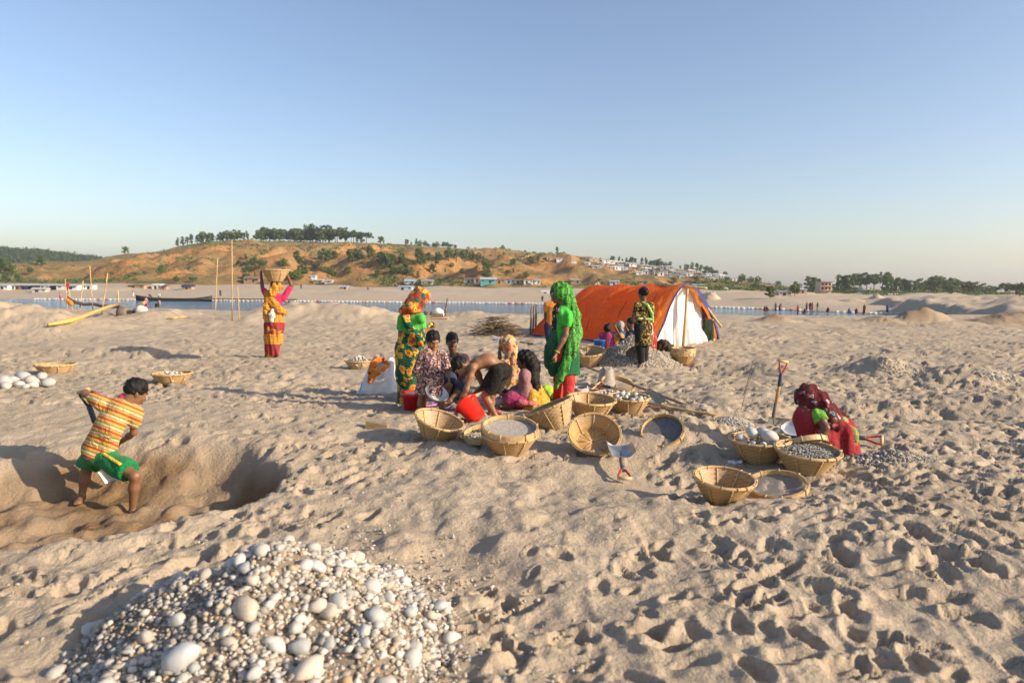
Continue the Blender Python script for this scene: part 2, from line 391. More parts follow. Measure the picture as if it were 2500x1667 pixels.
# ================================================================== soft-body shapes: blended distance fields turned into one mesh
class Sdf:
    def __init__(s, vox=.010): s.v = vox; s.p = []
    def cone(s, a, b, ra, rb=None, k=.02, fl=None, fs=1.0, cut=0):
        s.p.append(('c', np.asarray(a, float), np.asarray(b, float), ra, ra if rb is None else rb, k, None if fl is None else nrm(fl), fs, cut)); return s
    def path(s, pts, rs, k=.02, fl=None, fs=1.0):
        for i in range(len(pts) - 1): s.cone(pts[i], pts[i + 1], rs[i], rs[i + 1], k, fl, fs)
        return s
    def ell(s, c, ax, rad, k=.02, sub=False):
        s.p.append(('s' if sub else 'e', np.asarray(c, float), np.asarray(ax, float), np.asarray(rad, float), None, k, None, 1)); return s
    def half(s, c, n): s.p.append(('h', np.asarray(c, float), nrm(n), 0, 0, 0, None, 1)); return s     # keep the side n points away from
    def mesh(s, disp=None):
        v = s.v; lo = np.full(3, 1e9); hi = -lo; boxes = []
        for q in s.p:
            if q[0] == 'c':
                r = max(q[3], q[4]); l = np.minimum(q[1], q[2]) - r; h = np.maximum(q[1], q[2]) + r
            elif q[0] in 'es':
                ext = np.abs(q[2] * q[3][:, None]).sum(0); l = q[1] - ext; h = q[1] + ext
            else: l = h = None
            boxes.append((l, h))
            if q[0] in 'ce': lo = np.minimum(lo, l); hi = np.maximum(hi, h)
        lo = lo - 4 * v; hi = hi + 4 * v
        n = np.ceil((hi - lo) / v).astype(int) + 1
        gx, gy, gzz = [(lo[i] + v * np.arange(n[i])).astype(np.float32) for i in range(3)]
        D = np.full(tuple(n), 1.0, np.float32)
        for q, (l, h) in zip(s.p, boxes):
            k = q[5]; mg = k + 3 * v
            if l is None: i0 = np.zeros(3, int); i1 = n
            else:
                i0 = np.clip(np.floor((l - mg - lo) / v).astype(int), 0, n); i1 = np.clip(np.ceil((h + mg - lo) / v).astype(int) + 1, 0, n)
            if (i1 <= i0).any(): continue
            sl_ = tuple(slice(a, b) for a, b in zip(i0, i1))
            X = gx[sl_[0]][:, None, None]; Y = gy[sl_[1]][None, :, None]; Z = gzz[sl_[2]][None, None, :]
            if q[0] == 'c':
                a, b, ra, rb, _, fl, fs, cut = q[1:]; cd = nrm(b - a)
                px, py, pz = X - a[0], Y - a[1], Z - a[2]; ba = b - a
                if fl is not None:
                    t = (px * fl[0] + py * fl[1] + pz * fl[2]) * (fs - 1)
                    px, py, pz = px + t * fl[0], py + t * fl[1], pz + t * fl[2]; ba = ba + np.dot(ba, fl) * (fs - 1) * fl
                hh = np.clip((px * ba[0] + py * ba[1] + pz * ba[2]) / (np.dot(ba, ba) + 1e-9), 0, 1)
                d = np.sqrt((px - ba[0] * hh) ** 2 + (py - ba[1] * hh) ** 2 + (pz - ba[2] * hh) ** 2) - (ra + (rb - ra) * hh)
                if cut: d = np.maximum(d, ((X - b[0]) * cd[0] + (Y - b[1]) * cd[1] + (Z - b[2]) * cd[2]) * cut)
            elif q[0] in 'es':
                c, ax, rad = q[1], q[2], q[3]; px, py, pz = X - c[0], Y - c[1], Z - c[2]
                w = [(px * ax[i][0] + py * ax[i][1] + pz * ax[i][2]) / rad[i] for i in range(3)]
                k0 = np.sqrt(w[0] ** 2 + w[1] ** 2 + w[2] ** 2) + 1e-6
                k1 = np.sqrt((w[0] / rad[0]) ** 2 + (w[1] / rad[1]) ** 2 + (w[2] / rad[2]) ** 2) + 1e-6
                d = k0 * (k0 - 1) / k1
            else:
                c, nn = q[1], q[2]; d = (X - c[0]) * nn[0] + (Y - c[1]) * nn[1] + (Z - c[2]) * nn[2]
            A = D[sl_]
            if q[0] == 's':
                d = -d; hmix = np.maximum(k - np.abs(A - d), 0) / k; D[sl_] = np.maximum(A, d) + hmix * hmix * k * .25
            elif q[0] == 'h': D[sl_] = np.maximum(A, d)
            else:
                hmix = np.maximum(k - np.abs(A - d), 0) / k; D[sl_] = np.minimum(A, d) - hmix * hmix * k * .25
        if disp is not None:
            D = D + disp(gx[:, None, None], gy[None, :, None], gzz[None, None, :]).astype(np.float32)
        return nets(D, lo, v)
def nets(D, lo, v):
    S = D < 0
    c = np.zeros(tuple(np.array(D.shape) - 1), np.int8)
    for i in (0, 1):
        for j in (0, 1):
            for k in (0, 1): c += S[i:D.shape[0] - 1 + i, j:D.shape[1] - 1 + j, k:D.shape[2] - 1 + k]
    ci = np.argwhere((c > 0) & (c < 8)); acc = np.zeros((len(ci), 3)); cnt = np.zeros(len(ci))
    off = [(i, j, k) for i in (0, 1) for j in (0, 1) for k in (0, 1)]
    val = {o: D[ci[:, 0] + o[0], ci[:, 1] + o[1], ci[:, 2] + o[2]] for o in off}
    for o in off:
        for ax in range(3):
            if o[ax]: continue
            p = list(o); p[ax] = 1; p = tuple(p); a, b = val[o], val[p]; mk = (a < 0) != (b < 0)
            t = np.where(mk, a / np.where(mk, a - b, 1), 0); q = np.tile(np.array(o, float), (len(ci), 1)); q[:, ax] += t
            acc[mk] += q[mk]; cnt[mk] += 1
    vert = lo + v * (ci + acc / cnt[:, None])
    idn = -np.ones(c.shape, np.int64); idn[tuple(ci.T)] = np.arange(len(ci)); fs = []
    for ax in range(3):
        s0 = [slice(None)] * 3; s1 = [slice(None)] * 3; s0[ax] = slice(0, -1); s1[ax] = slice(1, None)
        ch = np.argwhere(S[tuple(s0)] != S[tuple(s1)])
        o1, o2 = (ax + 1) % 3, (ax + 2) % 3
        ch = ch[(ch[:, o1] > 0) & (ch[:, o2] > 0) & (ch[:, o1] < D.shape[o1] - 1) & (ch[:, o2] < D.shape[o2] - 1)]
        e1 = np.zeros(3, int); e1[o1] = 1; e2 = np.zeros(3, int); e2[o2] = 1
        q = np.stack([idn[tuple((ch - e1 - e2).T)], idn[tuple((ch - e2).T)], idn[tuple(ch.T)], idn[tuple((ch - e1).T)]], 1)
        ins = S[tuple(ch.T)]; q[~ins] = q[~ins][:, ::-1]; fs.append(q)
    return vert, np.concatenate(fs)
def folds(amp, hf=38, vf=7, seed=0, axis=(0, 0, 1)):
    r = np.random.default_rng(seed); ws = []
    ax = nrm(axis); b1 = nrm(np.cross(ax, V3(.3, .9, .2))); b2 = np.cross(ax, b1)
    for _ in range(6):
        a = r.uniform(0, 2 * math.pi); f = hf * r.uniform(.55, 1.5)
        ws.append((f * (math.cos(a) * b1 + math.sin(a) * b2) + vf * r.normal() * ax, r.uniform(0, 6.28)))
    def fn(X, Y, Z):
        t = 0
        for i, (w, p) in enumerate(ws):
            q = w[0] * X + w[1] * Y + w[2] * Z + p
            t = t + (np.sin(q) if i % 2 else 1.1 - 2.2 * np.abs(np.sin(q * .5)))
        return amp * t / 2.4
    return fn

# ================================================================== materials for objects
def plain(name, color, rough=.75, spec=.3, var=.12, sc_=18):
    m = Mt(name, color, rough, spec); c = np.array(color)
    m.base(m.ramp(m.noise(sc_, 4), [(.3, tuple(c * (1 - var))), (.7, tuple(np.minimum(c * (1 + var), 1)))])); return m
m = Mt('bamboo_strip', rough=.55, spec=.35)
c = m.ramp(m.attr('tone'), [(0, (.15, .085, .032)), (.5, (.42, .262, .100)), (1, (.58, .40, .19))])
c = m.mix(m.math('MULTIPLY', m.step(m.noise(9, 4), .5, .75), .45), c, (.26, .17, .085))
c = m.mix(.40, c, m.mix(m.rnd(), (.46, .23, .065), (.47, .36, .21)))
c = m.mix(m.math('MULTIPLY', m.step(m.noise(3.5, 4), .48, .68), .5), c, (.36, .29, .215))
m.base(c); m.bump(m.noise(120, 2, co=m.scale((1, 1, .2))), .25, .004); WEAVE = m.m
m = Mt('bamboo_rim', rough=.5, spec=.4)
m.base(m.mix(m.math('MULTIPLY', m.step(m.noise(7, 4), .45, .75), .6), m.ramp(m.noise(30, 3), [(.3, (.44, .28, .12)), (.7, (.58, .41, .21))]), (.24, .15, .08))); m.bump(m.noise(60, 3), .3, .004); RIM = m.m
m = Mt('bamboo_pole', rough=.5, spec=.4)
m.base(m.ramp(m.noise(14, 4, co=m.scale((1, 1, .25))), [(.3, (.33, .21, .095)), (.55, (.50, .34, .16)), (.75, (.60, .44, .24))])); POLE = m.m
m = Mt('old_bamboo', rough=.7); m.base(m.ramp(m.noise(12, 4), [(.3, (.20, .13, .075)), (.7, (.36, .25, .14))])); OLDPOLE = m.m
m = Mt('river_stone', rough=.72, spec=.35)
rc = m.ramp(m.rnd(), [(0, (0.400, 0.370, 0.327)), (.16, (0.480, 0.457, 0.418)), (.34, (0.376, 0.378, 0.365)), (.48, (0.496, 0.418, 0.342)), (.60, (0.288, 0.296, 0.289)), (.70, (0.512, 0.481, 0.433)), (.83, (0.400, 0.339, 0.266)), (.93, (0.528, 0.504, 0.464))], 'CONSTANT')
rc = m.mix(m.math('MULTIPLY', m.step(m.noise(11, 5), .45, .7), .45), rc, m.ramp(m.noise(30, 3), [(.35, (.42, .38, .33)), (.65, (.75, .73, .7))]))
m.base(rc); m.bump(m.noise(45, 4), .2, .006); STONE = m.m
m = Mt('white_stone', rough=.7, spec=.35)
rc = m.ramp(m.rnd(), [(0, (0.385, 0.379, 0.359)), (.3, (0.466, 0.452, 0.422)), (.6, (0.370, 0.372, 0.359)), (.8, (0.422, 0.401, 0.366))], 'CONSTANT')
m.base(m.mix(m.math('MULTIPLY', m.step(m.noise(14, 4), .5, .7), .4), rc, (.48, .46, .43))); m.bump(m.noise(45, 4), .2, .006); WSTONE = m.m
m = Mt('blue_grey_stone', rough=.7, spec=.35)
rc = m.ramp(m.rnd(), [(0, (0.357, 0.368, 0.371)), (.4, (0.442, 0.452, 0.452)), (.7, (0.289, 0.301, 0.315))], 'CONSTANT')
m.base(m.mix(m.math('MULTIPLY', m.step(m.noise(14, 4), .5, .7), .5), rc, (.5, .46, .42))); m.bump(m.noise(45, 4), .2, .006); GSTONE = m.m
def pebble_mat(name, stops, dust):
    m = Mt(name, rough=.8, spec=.3)
    m.base(m.mix(m.math('MULTIPLY', m.noise(25, 3), dust), m.ramp(m.attr('tone'), stops, 'CONSTANT'), (.42, .35, .27))); return m.m
PEB = pebble_mat('mixed_pebbles', [(0, (0.288, 0.264, 0.226)), (.15, (0.416, 0.392, 0.351)), (.32, (0.192, 0.196, 0.187)), (.45, (0.368, 0.288, 0.195)), (.58, (0.496, 0.472, 0.429)), (.7, (0.264, 0.200, 0.133)), (.78, (0.240, 0.256, 0.250)), (.88, (0.384, 0.224, 0.094)), (.93, (0.528, 0.512, 0.484))], .75)
PEBD = pebble_mat('dark_gravel', [(0, (.14, .145, .15)), (.3, (.22, .215, .21)), (.55, (.30, .29, .28)), (.75, (.17, .15, .13)), (.88, (.42, .41, .40))], .5)
PEBL = pebble_mat('pale_gravel', [(0, (.40, .36, .30)), (.3, (.48, .43, .36)), (.55, (.33, .28, .22)), (.75, (.56, .52, .45)), (.9, (.27, .23, .19))], .8)
PEBW = pebble_mat('whitish_gravel', [(0, (0.401, 0.374, 0.335)), (.3, (0.481, 0.452, 0.409)), (.55, (0.289, 0.264, 0.230)), (.75, (0.545, 0.514, 0.468)), (.9, (0.224, 0.203, 0.186))], .3)
STEEL = Mt('worn_steel', (.42, .43, .45), .38, .5); STEEL.b.inputs['Metallic'].default_value = .85
STEEL.base(STEEL.ramp(STEEL.noise(16, 5), [(.35, (.34, .33, .32)), (.65, (.52, .54, .57))])); STEEL = STEEL.m
ALU = Mt('aluminium', (.74, .74, .73), .34, .5); ALU.b.inputs['Metallic'].default_value = .45; ALU.bump(ALU.noise(60, 2), .1, .003); ALU = ALU.m
DSTEEL = plain('rusty_steel', (.17, .13, .10), .6, .4, .4).m
WOOD = plain('handle_wood', (.44, .26, .11), .55, .35, .25).m
WOODP = plain('pale_wood', (.55, .38, .2), .6, .3, .2).m
REDP = plain('red_paint', (.38, .045, .035), .45, .4, .25).m
NAVY = plain('dark_wrap', (.035, .05, .075), .5, .4).m
BLACK = plain('black_rubber', (.02, .02, .022), .6, .4).m

# ================================================================== stones and gravel
def ico(sub):
    bm = bmesh.new(); bmesh.ops.create_icosphere(bm, subdivisions=sub, radius=1)
    v = np.array([x.co for x in bm.verts]); f = np.array([[q.index for q in p.verts] for p in bm.faces]); bm.free(); return v, f
IV1, IF1 = ico(1); IV2, IF2 = ico(2); IV3, IF3 = ico(3)
def stone_shape(seed, flat_=.7, V=IV2):
    r = np.random.default_rng(seed); v = V.copy(); d = 0
    for k in range(4):
        w = r.normal(size=3) * (1.1 + .6 * k); d = d + np.sin(v @ w + r.uniform(0, 6)) * (.13 / (1 + .6 * k))
    v = v * (1 + d)[:, None]
    for k in range(7):
        n_ = r.normal(size=3); n_ /= np.linalg.norm(n_); lim = r.uniform(.62, .88); ex = np.maximum(v @ n_ - lim, 0); v = v - ex[:, None] * n_ * .85
    v = v * np.array([1, r.uniform(.68, .92), flat_ * r.uniform(.8, 1.15)])
    return v
STM = {}
def stone_mesh(i, mat):
    k = (i % 7, mat.name)
    if k not in STM: STM[k] = mesh_data('stone', stone_shape(100 + i % 7, .72), IF2, mat)
    return STM[k]
def rand_rot(tilt=.5):
    return (random.uniform(-tilt, tilt), random.uniform(-tilt, tilt), random.uniform(0, 6.28))
def stone(parent, loc, r, mat, i=None, tilt=.5, rot=None):
    o = bpy.data.objects.new('stone', stone_mesh(random.randrange(7) if i is None else i, mat)); col.objects.link(o); o.parent = parent
    o.location = tuple(np.asarray(loc, float) - root_loc(parent)); o.rotation_euler = rot or rand_rot(tilt); o.scale = (r, r, r); return o
def pebbles(name, pos, size, mat, parent, seed=0):
    r = np.random.default_rng(seed); n = len(pos); pos = np.asarray(pos)
    sz = np.asarray(size)[:, None] * r.uniform(.6, 1.15, (n, 3)) * np.array([1, .85, .62])
    a = r.uniform(0, 6.28, n); b = r.uniform(-.6, .6, n); ca, sa, cb, sb = np.cos(a), np.sin(a), np.cos(b), np.sin(b)
    v = IV1[None] * (1 + .16 * r.normal(size=(n, 12, 1))) * sz[:, None, :]
    y = v[..., 1] * cb[:, None] - v[..., 2] * sb[:, None]; z = v[..., 1] * sb[:, None] + v[..., 2] * cb[:, None]
    x2 = v[..., 0] * ca[:, None] - y * sa[:, None]; y2 = v[..., 0] * sa[:, None] + y * ca[:, None]
    v = np.stack([x2, y2, z], -1) + pos[:, None, :]
    f = (IF1[None] + (np.arange(n) * 12)[:, None, None]).reshape(-1, 3)
    o = part(name, v.reshape(-1, 3), f, mat, parent); o['kind'] = 'stuff'
    attr(o.data, 'tone', np.repeat(r.uniform(0, 1, n), 12)); return o
def heap(name, label, cx, cy, rx, ry, h, n_peb, psz, pmat, n_st=0, ssz=(.03, .06), smat=None, power=1.15, seed=1, spread=1.0, skew=(0, 0), bedmat=None, cat='gravel heap', zf=None, bias=None):
    r = np.random.default_rng(seed); z0 = gz(cx, cy); t = thing(name, label, cat, (cx, cy, z0))
    def hz(x, y):
        rho = np.sqrt(((x - cx) / rx) ** 2 + ((y - cy) / ry) ** 2) + .10 * vnoise(x * 3 / rx, y * 3 / ry, seed)
        g = np.clip(1 - rho, 0, 1)
        return h * g ** power * (1 + .12 * vnoise(x * 7 / rx, y * 7 / ry, seed + 3)) + h0(x, y) - .012 + .004 * (g > 0)
    a = np.linspace(0, 2 * math.pi, 49)[:-1]; rr = np.linspace(0.02, 1.12, 24); A, R = np.meshgrid(a, rr)
    X = cx + R * rx * np.cos(A); Y = cy + R * ry * np.sin(A); Z = hz(X, Y) - .02 * (R > 1.0); i = np.arange(X.size).reshape(X.shape)
    q = np.stack([i[:-1], np.roll(i[:-1], -1, 1), np.roll(i[1:], -1, 1), i[1:]], -1).reshape(-1, 4)
    part('gravel_bed', np.stack([X, Y, Z], -1).reshape(-1, 3), q, bedmat or SAND, t)
    def samp(n, sp, pw=.5):
        aa = r.uniform(0, 2 * math.pi, n); q_ = r.uniform(0, 1, n) ** pw * sp
        return cx + q_ * rx * np.cos(aa) + skew[0] * q_, cy + q_ * ry * np.sin(aa) + skew[1] * q_
    x, y = samp(n_peb, spread); s = r.uniform(psz[0], psz[1], n_peb) * r.choice([.7, 1, 1, 1.5], n_peb)
    pebbles('pebbles', np.stack([x, y, hz(x, y) + .25 * s], -1), s, pmat, t, seed)
    if n_st > 100:
        x, y = samp(2100, spread * .99, .5); kp = np.array([bias(a_, b_) > r.uniform() for a_, b_ in zip(x, y)]); x, y = x[kp], y[kp]; s = r.uniform(.011, .029, len(x)) * r.choice([.7, 1, 1], len(x)); hf_ = int(len(x) * .62)
        pebbles('small_stones', np.stack([x, y, hz(x, y) + .4 * s], -1)[:hf_], s[:hf_], PEBW, t, seed + 1); pebbles('small_stones', np.stack([x, y, hz(x, y) + .4 * s], -1)[hf_:], s[hf_:], PEB, t, seed + 2)
    if n_st:
        placed = []; tries = 0
        while len(placed) < n_st and tries < n_st * 30:
            tries += 1; x, y = samp(1, spread * .98, .55); x, y = float(x[0]), float(y[0])
            if bias is not None and r.uniform() > bias(x, y): continue
            s = ssz[0] + (ssz[1] - ssz[0]) * r.uniform() ** 3.2
            if any((x - p[0]) ** 2 + (y - p[1]) ** 2 < (.8 * (s + p[2])) ** 2 for p in placed): continue
            placed.append((x, y, s))
            stone(t, (x, y, float(hz(x, y)) + .35 * s), s, smat)
    return t, hz

GBED = plain('dark_gravel_bed', (.20, .162, .125), .95, .1, .35, 90).m
# foreground heap of gravel and cobbles
HCX, HCY = -1.02, 2.78
fh, fhz = heap('cobble_heap', 'foreground heap of gravel and pale river cobbles at the bottom edge', HCX, HCY, .78, .74, .37, 7500, (.006, .014), PEB, 272, (.016, .050), STONE, .95, 5, 1.02, bedmat=GBED,
               bias=lambda x, y: .22 + .78 * float(sstep(-.35, .35, (x - HCX) - .8 * (y - HCY) * 0)) if y > 2.5 else .8)
for (px, py, r_, mt, i) in ((605, 1500, .068, STONE, 2), (445, 1620, .080, GSTONE, 4), (755, 1645, .068, STONE, 1), (735, 1590, .050, STONE, 3), (675, 1585, .042, STONE, 5), (800, 1505, .046, STONE, 6),
                            (915, 1515, .052, WSTONE, 0), (590, 1375, .045, STONE, 1), (770, 1390, .045, WSTONE, 4), (848, 1386, .04, STONE, 3), (945, 1470, .042, WSTONE, 2), (905, 1440, .046, STONE, 5),
                            (825, 1475, .052, WSTONE, 1), (1000, 1505, .04, WSTONE, 0), (1010, 1590, .035, WSTONE, 6), (720, 1545, .042, WSTONE, 2)):
    rr = ray(px, py); d = np.linspace(2.0, 4.2, 600); zz = fhz(rr.x / rr.y * d, d); k = np.argmax(H + rr.z / rr.y * d < zz)
    stone(fh, (rr.x / rr.y * d[k], d[k], zz[k] + .35 * r_), r_, mt, i, .4)
# scattered pebbles round it lie on the sand as one litter
n = 420; a = rng.uniform(-.6, 2.2, n); q = 1.0 + .8 * rng.uniform(0, 1, n) ** 2.2
x = HCX + .80 * q * np.cos(a); y = HCY + .76 * q * np.sin(a); s = rng.uniform(.006, .018, n)
lt = thing('pebble_litter', 'loose pebbles strewn over the sand beside the foreground heap', 'pebbles', (HCX + .9, HCY + .5, 0))
pebbles('pebbles', np.stack([x, y, h0(x, y) + .005], -1), s, PEB, lt, 9)
n = 1700; y = rng.uniform(0, 1, n) ** .7 * 11 + 1.8; x = rng.uniform(-.8, .8, n) * (y + .5); kp = pit_mask(x, y) < .1; x, y = x[kp], y[kp]; s = rng.uniform(.003, .010, len(x)) * rng.choice([.7, 1, 1, 1.6], len(x))
gl = np.array([GZ[min(np.searchsorted(ys, b_), len(ys) - 1), min(np.searchsorted(us, a_ / (b_ + 1.0)), len(us) - 1)] for a_, b_ in zip(x, y)])
lt = thing('sand_grit', 'fine grit and tiny pebbles lying all over the trampled sand', 'grit', (0, 6, 0)); pebbles('grit', np.stack([x, y, gl + .3 * s], -1), s, PEB, lt, 19); lt['kind'] = 'stuff'
p = P(625, 1610, 2.52); q = P(660, 1565, 2.62)
tw = thing('dry_twig', 'short dry twig lying on the foreground cobble heap', 'twig', p)
part('stem', *(lambda b: (b.v, b.f))(MB().tube([p, (p + q) / 2 + V3(0, 0, .006), q], [.004, .005, .003], 6)), WOOD, tw)

# gravel heap by the tent
g = G(1540, 890); gh, ghz = heap('gravel_heap', 'grey-brown gravel heap behind the standing girl in black trousers', 2.32, 13.0, .92, .85, .50, 5200, (.010, .020), PEBL, 0, power=.95, seed=21, spread=1.04, bedmat=GBED)
heap('gravel_heap', 'small conical heap with pebbly right flank on the right sand flat', *G(2165, 905)[:2], .42, .36, .20, 500, (.010, .018), PEBL, seed=23, spread=.95, skew=(.2, -.1))
heap('gravel_heap', 'flat spill of dark fine gravel right of the crouching woman', *G(2190, 1122)[:2], .42, .24, .09, 1700, (.008, .015), PEBD, seed=24, spread=1.1)
heap('gravel_heap', 'patch of grey gravel in front of the crouching woman', *G(1925, 1072)[:2], .26, .2, .04, 700, (.008, .016), PEBD, 6, (.015, .03), GSTONE, seed=25, spread=1.05)
heap('pebble_patch', 'thin scatter of white pebbles at the far right of the sand', *G(2448, 918)[:2], .38, .22, .02, 120, (.018, .035), PEBW, seed=26, spread=1.1, cat='pebbles')
# white boulders at the left edge
bt = thing('boulder_pile', 'pile of large smooth white boulders at the left edge', 'boulders', G(60, 945))
for k, (px, py, r_) in enumerate(((10, 938, .13), (52, 918, .145), (75, 930, .12), (118, 935, .105), (48, 946, .09), (14, 952, .08), (82, 946, .075), (-25, 940, .13), (100, 918, .12), (66, 952, .06), (30, 930, .11))):
    p = P(px, py, 9.6 + .35 * (946 - py) / 20); gzv = gz(p[0], p[1]); stone(bt, (p[0], p[1], max(p[2] - .0, gzv + .5 * r_)), r_, WSTONE, k, .25)

# ================================================================== baskets
def weave_mesh(r0, r1, h, nu=84, nv=13, sq=.35, amp=.0055, base=True, seed=0):
    r = np.random.default_rng(seed); V = []; T = []; rows = []
    def ring(rad, z, j, inner, sqf):
        pts = []
        for i in range(nu):
            a = 2 * math.pi * i / nu; c, s_ = math.cos(a), math.sin(a)
            se = (abs(c) ** 4 + abs(s_) ** 4) ** -.25; R = rad * (1 + sqf * (se - 1) * .8)
            o = amp * (1 if (i // 2 + j) % 2 else -1) - (.007 if inner else 0)
            pts.append(((R + o) * c, (R + o) * s_, z))
        return pts
    prof = [(r0 + (r1 - r0) * (t ** .92), h * t, t) for t in np.linspace(0, 1, nv)]
    tone_row = r.uniform(.25, .85, 2 * nv + 8)
    for inner in (0, 1):
        for j, (rad, z, t) in (list(enumerate(prof)) if not inner else list(enumerate(prof))[::-1]):
            rows.append(ring(rad, z + (.006 if inner and j == 0 else 0), j, inner, sq * (1 - t))); T += [np.clip(tone_row[j] + .38 * (1 if (i // 2 + j) % 2 else -1), 0, 1) for i in range(nu)]
        if not inner: pass
    b = MB(); b.loft(rows, cap=False)
    # woven bottom: inner and outer discs
    for z, top in ((.0, 0), (.008, 1)):
        o = len(b.v); rr = [.02, .3, .55, .8, 1.0]
        for q in rr:
            for i in range(nu):
                a = 2 * math.pi * i / nu; c, s_ = math.cos(a), math.sin(a); se = (abs(c) ** 4 + abs(s_) ** 4) ** -.25
                R = (r0 - .004 * top) * q * (1 + sq * (se - 1) * .8); b.v.append((R * c, R * s_, z + .002 * ((i // 3) % 2))); T.append(.3 + .3 * ((i // 3) % 2))
        for k in range(len(rr) - 1):
            for i in range(nu):
                f = (o + k * nu + i, o + k * nu + (i + 1) % nu, o + (k + 1) * nu + (i + 1) % nu, o + (k + 1) * nu + i)
                b.f.append(f if top else f[::-1])
    me = mesh_data('weave', b.v, b.f, WEAVE); attr(me, 'tone', T); return me
def rim_mesh(r1, h, w=.011, t=.020):
    b = MB()
    for dr, dz in ((.004, 0), (-.010, .003)):
        prof = [(r1 + dr + w * .5 * math.cos(a), h + dz + t * .5 * math.sin(a)) for a in np.linspace(0, 2 * math.pi, 9)[:-1]]
        b.lathe(prof, 40, close=True)
    return mesh_data('rim', b.v, b.f, RIM)
def binding_mesh(r1, h, n=13):
    b = MB()
    for k in range(n):
        a = 2 * math.pi * (k + .3 * math.sin(k * 5)) / n; c = V3(math.cos(a), math.sin(a), 0); tn = V3(-c[1], c[0], 0)
        b.box(c * (r1 - .002) + V3(0, 0, h), .034, .007, .027, (c, tn, V3(0, 0, 1)))
    return mesh_data('binding', b.v, b.f, RIM)
def rib_mesh(r0, r1, h, n=8):
    b = MB()
    for k in range(n):
        a = 2 * math.pi * (k + .5) / n; c = V3(math.cos(a), math.sin(a), 0); tn = V3(-c[1], c[0], 0); se = 1 + .28 * (((abs(c[0]) ** 4 + abs(c[1]) ** 4) ** -.25) - 1)
        for s_, o in ((1, .006), (-1, -.012)):
            rows = []
            for t in (0, .33, .66, .97):
                R = (r0 + (r1 - r0) * t ** .92) * (se if t == 0 else 1 + (se - 1) * (1 - t)) + o; p = c * R + V3(0, 0, h * t + (.004 if t == 0 else 0))
                rows.append([p - tn * .007, p + tn * .007, p + tn * .006 + c * .004 * s_, p - tn * .006 + c * .004 * s_])
            b.loft(rows)
        b.box(c * r0 * .45 + V3(0, 0, .011), r0 * .9, .013, .004, (c, tn, V3(0, 0, 1)))
    return mesh_data('rib', b.v, b.f, RIM)
BK = {}
def basket_set(kind):
    if kind not in BK:
        r0, r1, h = {'deep': (.125, .25, .20), 'wide': (.14, .25, .15), 'open': (.12, .25, .235)}[kind]
        BK[kind] = (weave_mesh(r0, r1, h, seed=len(BK)), rim_mesh(r1, h), binding_mesh(r1, h), rib_mesh(r0, r1, h), r0, r1, h)
    return BK[kind]
def orient(n, spin):
    z = Vector(nrm(n)); x = Vector((0, 1, 0)).cross(z); x = x.normalized() if x.length > .01 else Vector((1, 0, 0)); y = z.cross(x)
    m = Matrix((x, y, z)).transposed(); return m @ Matrix.Rotation(spin, 3, 'Z')
def basket(label, loc, r=.25, n=(0, 0, 1), kind='deep', spin=0.0, ground=None, group='woven bamboo baskets', sink=.012, name='bamboo_basket'):
    wv, rm, bd, rb, r0, r1, h = basket_set(kind); s = r / r1; R = orient(n, spin)
    pts = [(q * math.cos(a), q * math.sin(a), z) for q, z in ((r0, 0), (r1, h)) for a in np.linspace(0, 6.28, 24)]
    zmin = min((R @ Vector(p)).z for p in pts) * s
    loc = np.asarray(loc, float); 
    if ground is not None: loc = V3(loc[0], loc[1], ground - zmin - sink)
    t = thing(name, label, 'basket', loc, group); t.rotation_euler = R.to_euler(); q_ = random.uniform(-.05, .05); t.scale = (s * (1 + q_), s * (1 - q_), s * random.uniform(.92, 1.06))
    w = link('weave', wv, t); link('rim', rm, t); link('binding', bd, t)['kind'] = 'stuff'; link('rib', rb, t)['kind'] = 'stuff'
    t['rr'] = s * r1; bpy.context.view_layer.update(); return t
def gbasket(label, px, py, r=.25, n=(0, 0, 1), kind='deep', spin=0.0, sink=.012, **k):
    g = G(px, py - 8); return basket(label, g, r, n, kind, spin, gz(g[0], g[1]), sink=sink, **k)
def bmat(b): return Matrix.LocRotScale(b.location, b.rotation_euler, b.scale)
def stone_load(label, b, n, sizes, mat, level=.8, dome=.06, kind='deep', seed=0, extra=(), frac=.93):
    random.seed(seed); r0, r1, h = basket_set(kind)[4:]; Mx = bmat(b); s = (b.scale[0] + b.scale[1]) / 2
    c = np.array(Mx @ Vector((0, 0, h * level))); t = thing('stone_load', label, 'stones', c, 'loads of river stones')
    R = (r0 + (r1 - r0) * level) * s * frac; done = []
    for layer in (0, 1):
        k = 0; tries = 0
        while k < n // (2 - layer * 0) and tries < 900:
            tries += 1; a = random.uniform(0, 6.28); q = math.sqrt(random.random()); sz = random.uniform(*sizes)
            rad = max(R - sz * .8, .01) * q
            x, y = rad * math.cos(a), rad * math.sin(a)
            if any((x - X) ** 2 + (y - Y) ** 2 < (.78 * (sz + S)) ** 2 for X, Y, S, L in done if L == layer): continue
            done.append((x, y, sz, layer)); k += 1
            z = -.05 * s + layer * .035 + dome * (1 - q * q)
            stone(t, Vector(c) + Vector((x, y, z)), sz, mat, None, .6)
    for (x, y, z, sz, mt, i) in extra: stone(t, Vector(c) + Vector((x, y, z)), sz, mt, i, .4)
    return t
